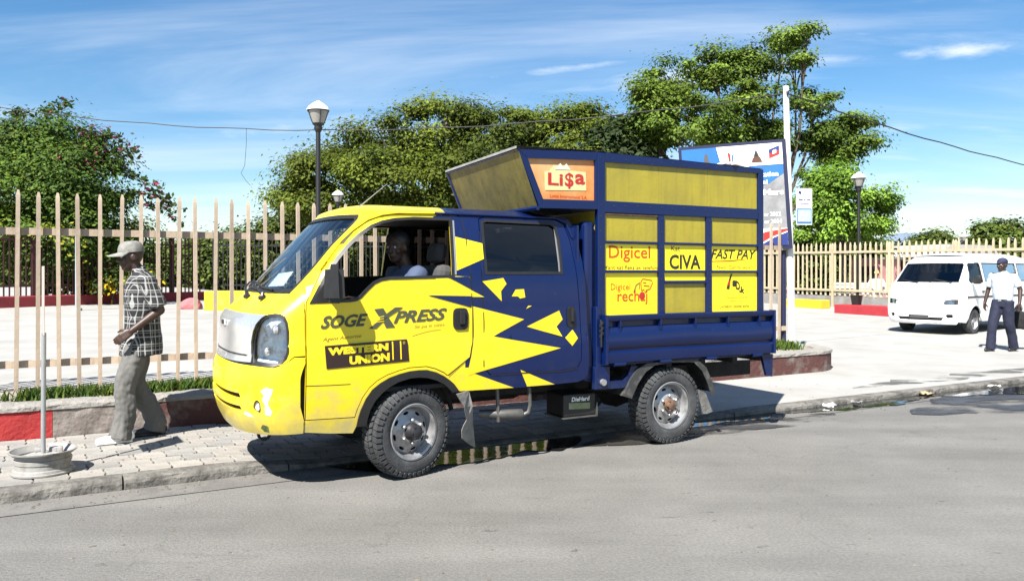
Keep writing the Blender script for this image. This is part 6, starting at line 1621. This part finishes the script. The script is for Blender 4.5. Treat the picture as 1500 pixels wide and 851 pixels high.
def hand(b, wrist, dirv, palm_n, curl=.5, k=1.0):
    """five bent fingers on a flat palm; dirv along the hand, palm_n out of the palm"""
    w = Vector(wrist); d = Vector(dirv).normalized(); n = Vector(palm_n); n = (n - d * n.dot(d)).normalized(); s = d.cross(n)
    mid = w + d * .05 * k
    for q in (-.028, -.010, .010, .028): cap(b, w + d * .012 * k + s * q * .7 * k, .017 * k, w + d * .085 * k + s * q * k, .013 * k, 10)
    for q, L in ((-.030, .068), (-.010, .080), (.010, .075), (.030, .058)):
        p = w + d * .088 * k + s * q * k; dd = d.copy(); L1 = L * k * .42
        for j in range(3):
            dd = (dd + n * curl * (.45 if j == 0 else .75)).normalized(); e_ = p + dd * L1; cap(b, p, (.0095 - .001 * j) * k, e_, (.0088 - .001 * j) * k, 8); p = e_; L1 *= .78
    p = w + d * .025 * k - s * .030 * k; e_ = p + (d * .6 - s * .6 + n * .35).normalized() * .042 * k; cap(b, p, .013 * k, e_, .0105 * k, 8); e2 = e_ + (d * .9 - s * .1 + n * .4).normalized() * .034 * k; cap(b, e_, .0105 * k, e2, .0085 * k, 8)
M_skin = mat('dark brown skin', (0.060, 0.030, 0.020), .48, var=.12, vscale=14)
M_eye = mat('eye white', (.6, .58, .55), .3)
def face(P, parent, k=1.0):
    for s in (-1, 1):
        e_ = MB(); ell(e_, P(.080, s * .033, .004), (.010 * k, .014 * k, .008 * k), 10); eo = e_.build('eye', M_eye, parent)
        q = MB(); ell(q, P(.0885, s * .033, .004), (.003 * k, .006 * k, .006 * k), 8); q.build('pupil', M_blk, eo)
def shoe(b, heel, toe, k=1.0):
    h, t = Vector(heel), Vector(toe); d = (t - h)
    cap(b, h + Vector((0, 0, .045)), .036, h + d * .45 + Vector((0, 0, .045)), .040, 12); cap(b, h + d * .45 + Vector((0, 0, .040)), .042, h + d * .92 + Vector((0, 0, .030)), .030, 12)
    cap(b, h + Vector((0, 0, .05)), .036, h + Vector((0, 0, .095)) + d * .08, .036, 12)

def plaid(name):
    m = mat(name, (.02, .02, .022), .85)
    N, L = m.node_tree.nodes, m.node_tree.links; b = N['Principled BSDF']
    tc = N.new('ShaderNodeTexCoord'); sp = N.new('ShaderNodeSeparateXYZ'); L.new(tc.outputs['Object'], sp.inputs[0])
    def mth(op, a, bb=None):
        x = N.new('ShaderNodeMath'); x.operation = op
        for i, v in enumerate((a, bb)):
            if v is None: continue
            if isinstance(v, (int, float)): x.inputs[i].default_value = v
            else: L.new(v, x.inputs[i])
        return x.outputs[0]
    def stripes(v, period, widths):
        f = mth('FRACT', mth('DIVIDE', v, period)); tot = None
        for c0, w in widths:
            a = mth('LESS_THAN', mth('ABSOLUTE', mth('SUBTRACT', f, c0)), w); tot = a if tot is None else mth('MAXIMUM', tot, a)
        return tot
    ang = mth('ADD', sp.outputs['X'], mth('MULTIPLY', sp.outputs['Y'], .8))
    sv = stripes(mth('ADD', ang, 5.0), .105, ((.20, .042), (.50, .016), (.66, .035)))
    sh = stripes(mth('ADD', sp.outputs['Z'], 5.0), .115, ((.2, .040), (.5, .015), (.66, .034)))
    tot = mth('ADD', sv, sh)
    mx = N.new('ShaderNodeMix'); mx.data_type = 'RGBA'; mx.inputs['A'].default_value = (.010, .011, .013, 1); mx.inputs['B'].default_value = (.32, .32, .315, 1)
    L.new(mth('MINIMUM', mth('MULTIPLY', tot, .72), 1.0), mx.inputs['Factor']); L.new(mx.outputs['Result'], b.inputs['Base Color'])
    return m

# --- man walking left along the pavement (faces local +x)
mp_ = W(.49, 7.50, zs(.4) + .002)
man = empty('person', mp_, PHI + R(180) + R(6), 'man in grey cap, dark plaid shirt and grey trousers walking left on the pavement', 'person')
# joints: left side is +y (towards the road)
hipL, hipR = Vector((0, .085, .88)), Vector((-.01, -.085, .88))
kneL, ankL = Vector((.135, .10, .49)), Vector((.165, .105, .10)); kneR, ankR = Vector((.03, -.09, .47)), Vector((-.135, -.09, .10))
shL, shR = Vector((.0, .185, 1.385)), Vector((-.02, -.185, 1.385))
elL, wrL = Vector((-.105, .235, 1.115)), Vector((.115, .215, .945)); elR, wrR = Vector((-.10, -.24, 1.10)), Vector((-.02, -.23, .87))
b = MB(); P = head(b, (.085, 0, 1.575), R(2), R(6))
cap(b, (.0, 0, 1.40), .058, (.06, 0, 1.50), .054)
loft(b, [(0, 0, .85, .09, .14), (0, 0, 1.0, .085, .13), (0, 0, 1.2, .10, .15), (0, 0, 1.36, .085, .15), (0, 0, 1.43, .05, .06)])
for s, e_, w in ((shL, elL, wrL), (shR, elR, wrR)): chain(b, [s, e_, w], [.052, .041, .028])
hand(b, wrL, (.75, -.05, -.55), (.0, -.9, -.4), .45); hand(b, wrR, (.15, .0, -1), (.2, .9, 0), .5)
for h_, k_, a_ in ((hipL, kneL, ankL), (hipR, kneR, ankR)): chain(b, [h_, k_, a_], [.075, .05, .036])
for a_ in (ankL, ankR): cap(b, a_, .034, a_ + Vector((.12, 0, -.06)), .026)
body = fuse('body', b, M_skin, man, .0065, 3); face(P, body)
b = MB()
loft(b, [(.0, 0, .725, .172, .205), (-.005, 0, .80, .166, .200), (-.008, 0, .92, .150, .186), (-.01, 0, 1.05, .138, .180), (.0, 0, 1.18, .138, .190), (.0, 0, 1.30, .128, .200), (-.005, 0, 1.37, .112, .195), (.0, 0, 1.415, .085, .140), (.01, 0, 1.45, .065, .085), (.025, 0, 1.468, .060, .070)])
for s, e_ in ((shL, elL), (shR, elR)): ell(b, s + Vector((0, 0, -.015)), (.075, .070, .070)); clothtube(b, [s, s.lerp(e_, .5), s.lerp(e_, .92)], [.070, .072, .076])
for s in (-1, 1): chain(b, [(.075, s * .01, 1.40), (.075, s * .045, 1.455), (-.02, s * .065, 1.485)], [.012, .016, .014], 8)
shirt = fuse('shirt', b, plaid('plaid cotton'), man, .009, 4, .010, 9)
MB().box((.120, .075, 1.22), (.012, .09, .10)).build('shirt_pocket', MATS['plaid cotton'], shirt)
M_trs = mat('grey beige trousers', (.165, .162, .152), .9, var=.10, vscale=7)
b = MB(); loft(b, [(-.01, 0, .74, .125, .175), (-.01, 0, .84, .130, .178), (-.01, 0, .93, .115, .165)])
for h_, k_, a_ in ((hipL, kneL, ankL), (hipR, kneR, ankR)): clothtube(b, [h_ + Vector((0, 0, .04)), h_.lerp(k_, .5) + Vector((.012, 0, 0)), k_ + Vector((.012, 0, 0)), k_.lerp(a_, .55) + Vector((-.01, 0, 0)), a_ + Vector((.0, 0, .03)), a_ + Vector((.02, 0, -.065))], [.098, .098, .090, .084, .082, .090])
fuse('trousers', b, M_trs, man, .008, 2, .013, 15, .30)
for a_, m_, d in ((ankL, M_white, 1), (ankR, mat('shaded dark shoe', (.015, .020, .035), .6), 1)):  # front shoe lit, rear one in shade: both put into the shoe colours
    b = MB(); shoe(b, (a_.x - .06, a_.y, 0), (a_.x + .20, a_.y + .01, 0)); so = fuse('shoe', b, m_, man, .007, 3)
    MB().rbox((a_.x + .065, a_.y, .012), (.275, .085, .022), .009).build('shoe_sole', M_white if m_ is M_white else M_blk, so)
M_capm = mat('washed grey cap', (.12, .118, .108), .9, col2=(.24, .235, .215), vscale=14)
b = MB(); rotc = Matrix.Rotation(R(2), 3, 'Z') @ Matrix.Rotation(R(6), 3, 'Y'); cc_ = Vector((.085, 0, 1.575))
def CP(x, y, z): return cc_ + rotc @ Vector((x, y, z))
vs, fs = [], []
for i in range(8):
    a_ = R(90 * i / 7); rr = math.cos(a_) ** .55 if i < 7 else .05
    for k in range(24): g = 2 * math.pi * k / 24; vs.append(CP(-.008 + .108 * rr * math.cos(g), .088 * rr * math.sin(g), .035 + .098 * math.sin(a_)))
for i in range(7):
    for k in range(24): k2 = (k + 1) % 24; fs.append((i * 24 + k, i * 24 + k2, (i + 1) * 24 + k2, (i + 1) * 24 + k))
b.add(vs, fs, True); capo = b.build('cap', M_capm, man, sharp=60)
vs = []
for dz in (0, -.006):
    for k in range(13):
        g = R(-72 + 144 * k / 12); vs.append(CP(-.008 + .106 * math.cos(g), .087 * math.sin(g), .040 + dz)); vs.append(CP(-.004 + .106 * math.cos(g) + .085 * math.cos(g * .75), .085 * math.sin(g), .022 - .012 * abs(math.sin(g)) + dz))
fs = [(2 * k, 2 * k + 1, 2 * k + 3, 2 * k + 2) for k in range(12)] + [(26 + 2 * k, 26 + 2 * k + 2, 26 + 2 * k + 3, 26 + 2 * k + 1) for k in range(12)] + [(2 * k + 1, 26 + 2 * k + 1, 26 + 2 * k + 3, 2 * k + 3) for k in range(12)]
MB().add(vs, fs, True).build('cap_peak', M_capm, capo)

# --- guard in pale blue shirt at the right
gp = W(15.1, 8.38, 0); gp.z = zdrive(14.7, 8.04) + .004
gd = empty('person', gp, R(-90) - R(58), 'man in pale blue shirt, navy trousers and dark cap walking past the minibus', 'person')
hipL, hipR = Vector((0, .085, .90)), Vector((0, -.085, .90))
kneL, ankL = Vector((-.02, .10, .50)), Vector((-.18, .11, .10)); kneR, ankR = Vector((.16, -.10, .50)), Vector((.20, -.12, .09))
shL, shR = Vector((0, .19, 1.41)), Vector((0, -.19, 1.41)); elL, wrL = Vector((-.03, .285, 1.14)), Vector((.05, .31, .90)); elR, wrR = Vector((-.04, -.275, 1.14)), Vector((.04, -.30, .89))
b = MB(); P = head(b, (.02, 0, 1.60), R(-12), R(4)); cap(b, (0, 0, 1.42), .056, (.01, 0, 1.52), .053)
loft(b, [(0, 0, .87, .09, .14), (0, 0, 1.2, .10, .15), (0, 0, 1.38, .085, .15), (0, 0, 1.45, .05, .06)])
for s, e_, w in ((shL, elL, wrL), (shR, elR, wrR)): chain(b, [s, e_, w], [.052, .041, .028])
hand(b, wrL, (.15, 0, -1), (.1, -1, 0), .8); hand(b, wrR, (.15, 0, -1), (.1, 1, 0), .5)
for h_, k_, a_ in ((hipL, kneL, ankL), (hipR, kneR, ankR)): chain(b, [h_, k_, a_], [.075, .05, .036])
body = fuse('body', b, M_skin, gd, .008, 3); face(P, body)
b = MB(); loft(b, [(0, 0, .92, .105, .155), (0, 0, 1.02, .118, .168), (0, 0, 1.2, .128, .185), (0, 0, 1.33, .118, .192), (0, 0, 1.40, .10, .185), (0, 0, 1.45, .072, .10), (.0, 0, 1.485, .062, .068)])
for s, e_ in ((shL, elL), (shR, elR)): ell(b, s + Vector((0, 0, -.015)), (.068, .060, .062)); clothtube(b, [s, s.lerp(e_, .4), s.lerp(e_, .8)], [.060, .062, .066])
sh_ = fuse('shirt', b, mat('pale blue shirt', (.66, .76, .88), .85), gd, .010, 4, .007, 9)
b = MB(); loft(b, [(0, 0, .82, .115, .165), (0, 0, .90, .115, .162), (0, 0, .95, .108, .157)])
for h_, k_, a_ in ((hipL, kneL, ankL), (hipR, kneR, ankR)): clothtube(b, [h_ + Vector((0, 0, .03)), h_.lerp(k_, .5), k_, k_.lerp(a_, .5), a_ + Vector((0, 0, -.06))], [.108, .098, .084, .078, .082])
fuse('trousers', b, mat('navy trousers', (.012, .016, .045), .85), gd, .011, 4, .010, 8)
MB().lathe([(.112, .925), (.115, .93), (.115, .96), (.112, .965)], 24).build('belt', M_blk, gd).scale = (1, 1.40, 1)
MB().rbox((.118, .0, .945), (.012, .06, .04), .006).build('belt_buckle', M_trim, gd)
for a_ in (ankL, ankR):
    b = MB(); shoe(b, (a_.x - .06, a_.y, .002), (a_.x + .19, a_.y, .002)); fuse('shoe', b, M_blk, gd, .009, 3)
b = MB(); ell(b, (.012, 0, 1.66), (.108, .088, .075)); cap(b, (.06, .0, 1.645), .055, (.12, -.02, 1.635), .035, 12, .35); fuse('cap', b, mat('navy cap', (.015, .018, .05), .8), gd, .008, 3)
# bag in his hand
bg_ = empty('shoulder_bag', gp + Vector((.42, .10, .40)), R(-20), 'black cloth bag held beside the man in the pale blue shirt', 'bag')
b = MB(); loft(b, [(0, 0, .0, .16, .07), (0, 0, .04, .185, .09), (0, 0, .18, .18, .09), (0, 0, .30, .15, .06), (0, 0, .33, .13, .04)]); fuse('bag_body', b, mat('black cloth', (.012, .012, .013), .9), bg_, .010, 3, .012, 10)
MB().tube([(-.10, 0, .31), (-.06, 0, .45), (.04, 0, .47), (.10, 0, .31)], .010, 6).build('bag_handle', M_blk, bg_)

# --- driver leaning in the front seat
dv = empty('person', (T.matrix_world if False else Vector((-.657, 5.81, 0))) + Vector((.10 * EX - .42 * EY, .10 * EY + .42 * EX, .93)), PHI + R(180), 'driver in a blue grey shirt sitting in the truck cab', 'person')
b = MB(); P = head(b, (.10, .02, .80), R(35), R(8)); cap(b, (.0, 0, .60), .058, (.06, .01, .72), .054)
loft(b, [(-.05, 0, .10, .10, .15), (-.03, 0, .35, .11, .17), (0, 0, .55, .09, .17), (0, 0, .63, .05, .07)])
shL, shR = Vector((0, .20, .57)), Vector((0, -.20, .57)); elL, wrL = Vector((.14, .27, .36)), Vector((.38, .16, .38)); elR, wrR = Vector((.14, -.25, .36)), Vector((.38, -.12, .38))
for s, e_, w in ((shL, elL, wrL), (shR, elR, wrR)): chain(b, [s, e_, w], [.052, .041, .028])
hand(b, wrL, (1, -.1, .2), (0, -.3, -1), .9); hand(b, wrR, (1, .1, .2), (0, .3, -1), .9)
for s in (-1, 1): chain(b, [(-.05, s * .1, .10), (.36, s * .13, .14), (.42, s * .13, -.22)], [.085, .06, .045])
body = fuse('body', b, M_skin, dv, .008, 3); face(P, body)
b = MB(); loft(b, [(-.06, 0, .06, .14, .19), (-.05, 0, .25, .14, .20), (-.02, 0, .42, .135, .21), (0, 0, .54, .115, .205), (0, 0, .61, .08, .13), (.01, 0, .65, .065, .075)])
for s, e_ in ((shL, elL), (shR, elR)): chain(b, [s, s.lerp(e_, .9)], [.082, .075])
fuse('shirt', b, mat('blue grey shirt', (.07, .10, .18), .85), dv, .010, 4, .008, 9)
b = MB(); 
for s in (-1, 1): chain(b, [(-.04, s * .1, .10), (.36, s * .13, .15), (.42, s * .13, -.18)], [.105, .085, .075])
fuse('trousers', b, MATS['navy trousers'], dv, .012, 3)
b = MB(); ell(b, P(-.018, 0, .045), (.098, .082, .088)); fuse('hair', b, M_blk, dv, .008, 2)

# person in white with a yellow cap beyond the far fence, with a white bench
def seated(x, y, lab):
    g = gz(x, y); r = empty('person', (x, y, g), R(-110), lab, 'person')
    b = MB(); P_ = head(b, (.02, 0, 1.22), 0, 0); cap(b, (0, 0, 1.03), .055, (.01, 0, 1.14), .05); loft(b, [(-.05, 0, .5, .1, .15), (0, 0, .85, .1, .16), (0, 0, 1.05, .06, .08)])
    for s in (-1, 1): chain(b, [(0, s * .19, .98), (.06, s * .25, .74), (.26, s * .16, .64)], [.05, .04, .03]); chain(b, [(-.02, s * .1, .52), (.38, s * .12, .52), (.40, s * .12, .06)], [.08, .06, .045]); hand(b, (.26, s * .16, .64), (1, -.3 * s, -.2), (0, 0, -1), .5)
    bo_ = fuse('body', b, M_skin, r, .010, 3)
    b = MB(); loft(b, [(-.05, 0, .46, .14, .19), (-.02, 0, .7, .14, .2), (0, 0, .95, .12, .2), (0, 0, 1.06, .07, .09)])
    for s in (-1, 1): cap(b, (0, s * .19, .97), .08, (.05, s * .24, .78), .075)
    fuse('shirt', b, M_white, r, .012, 3)
    b = MB()
    for s in (-1, 1): chain(b, [(-.02, s * .1, .52), (.38, s * .12, .53), (.40, s * .12, .1)], [.105, .085, .075])
    fuse('trousers', b, mat('pale trousers', (.5, .5, .48), .9), r, .012, 3)
    b = MB(); ell(b, (.015, 0, 1.285), (.11, .09, .07)); cap(b, (.06, 0, 1.27), .05, (.13, 0, 1.26), .035, 12, .3); fuse('cap', b, mat('yellow cap', (.75, .55, .05), .8), r, .010, 2)
    return r
sx, sy, _ = px(1284, 400, 30.2)
seated(sx, sy, 'seated person in white with a yellow cap behind the far picket fence')
def bench(x, y, rz, lab):
    r = empty('bench', (x, y, gz(x, y)), rz, lab, 'bench', 'white benches behind the far fence')
    for k in range(4): MB().rbox((0, -.15 + .1 * k, .46), (1.5, .08, .03), .006).build('seat_slat', M_white, r)
    for k in range(3): MB().rbox((0, .24, .58 + .13 * k), (1.5, .025, .09), .006).build('back_slat', M_white, r)
    for s in (-1, 1):
        for yy in (-.15, .2): MB().rbox((s * .65, yy, .23), (.06, .06, .46), .008).build('leg', M_white, r)
        MB().rbox((s * .65, .24, .62), (.05, .04, .42), .008).build('back_post', M_white, r)
bx_, by_, _ = px(1245, 400, 31.0); bench(bx_, by_, PHI + R(90), 'white slatted bench behind the far fence, left of the seated person')
bx_, by_, _ = px(1286, 400, 30.6); bench(bx_, by_, PHI + R(90), 'white slatted bench under the seated person behind the far fence')
# low pink wall and brown kiosk beyond the far fence
x_, y_, _ = px(1283, 400, 34); kp = empty('kiosk', (x_, y_, gz(x_, y_)), PHI + R(90), 'small pink kiosk with flat roof seen between the far fence pickets', 'kiosk')
MB().box((0, 0, .9), (1.5, 1.2, 1.8)).build('wall', mat('pink plaster', (.58, .27, .27), .85, var=.12, vscale=3), kp); MB().rbox((0, 0, 1.84), (1.8, 1.5, .08), .02).build('roof', mat('grey roof sheet', (.3, .29, .28), .7), kp); MB().box((0, .61, 1.2), (.8, .03, .6)).build('hatch', M_lin, kp)
x_, y_, _ = px(1325, 400, 35); kp = empty('shed', (x_, y_, gz(x_, y_)), PHI + R(90), 'low brown red shed behind the far fence beside the minibus', 'shed')
MB().box((0, 0, .85), (2.4, 1.2, 1.7)).build('wall', mat('brown red boards', (.20, .07, .055), .85, var=.2, vscale=3), kp); MB().rbox((0, 0, 1.75), (2.7, 1.5, .08), .02).build('roof', MATS['grey roof sheet'], kp)
x_, y_, _ = px(1380, 400, 40); kp = empty('shelter', (x_, y_, gz(x_, y_)), PHI, 'pale pitched roof shelter rising behind the minibus roof', 'shelter')
MB().prism([(-2.6, 1.95), (2.6, 1.95), (1.7, 2.55), (-1.7, 2.55)], -1.5, 1.5, 'Y').build('roof', mat('pale roof sheet', (.55, .50, .46), .7), kp)
for sx_ in (-2.3, 2.3):
    for sy_ in (-1.3, 1.3): MB().box((sx_, sy_, .98), (.12, .12, 1.96)).build('post', M_white, kp)
# black bucket on the red block and dark bag at the planter end
o = MB().lathe([(.0, 0), (.14, 0), (.19, .30), (.20, .31), (.185, .30), (.14, .03)], 20).build('bucket', M_blk, None, (11.40, 25.47, gz(11.55, 25.2) + .302)); tag(o, 'black bucket standing on the red painted block', 'bucket')
b = MB(); loft(b, [(0, 0, -.02, .16, .12), (0, 0, .06, .20, .15), (.02, 0, .16, .16, .12), (.03, 0, .22, .06, .05)]); o = fuse('refuse_bag', b, mat('black refuse bag', (.012, .012, .013), .35), None, .010, 2, .02, 12); o.location = W(8.85, 8.72, PT); tag(o, 'black refuse bag lying in the planter behind the truck bed', 'bag')

# litter lying in the gutter
rl = random.Random(31)
def litter(kind, e, n, z, m, lab, sc=1.0):
    b = MB(); vs = []; k = 5
    for i in range(k):
        for j in range(k): vs.append(((i - 2) * .03 * sc + rl.uniform(-.008, .008), (j - 2) * .022 * sc + rl.uniform(-.006, .006), .012 + rl.uniform(0, .03) * sc))
    fs = [(i * k + j, i * k + j + 1, (i + 1) * k + j + 1, (i + 1) * k + j) for i in range(k - 1) for j in range(k - 1)]
    b.add(vs, fs, False); o = b.build(kind, m, None, W(e, n, z)); o.rotation_euler = (0, 0, rl.uniform(0, 6)); tag(o, lab, 'litter', 'litter along the kerb'); return o
litter('paper_scrap', 7.45, 6.02, .012, M_white, 'crumpled pale paper by the kerb right of the truck shadow', 1.2)
litter('paper_scrap', 9.2, 6.0, .015, mat('tan card', (.45, .34, .20), .8), 'tan card scrap in the gutter below the damp pavement patch', 1.4)
litter('paper_scrap', 10.6, 5.98, .015, M_white, 'white wrapper at the kerb near the right edge, first of two', 1.2)
litter('paper_scrap', 12.1, 6.0, .015, M_white, 'white wrapper at the kerb near the right edge, second of two', 1.2)
litter('paper_scrap', 7.9, 6.01, .015, mat('grey plastic scrap', (.3, .3, .3), .6), 'grey plastic scrap in the gutter near the puddle', 1.0)
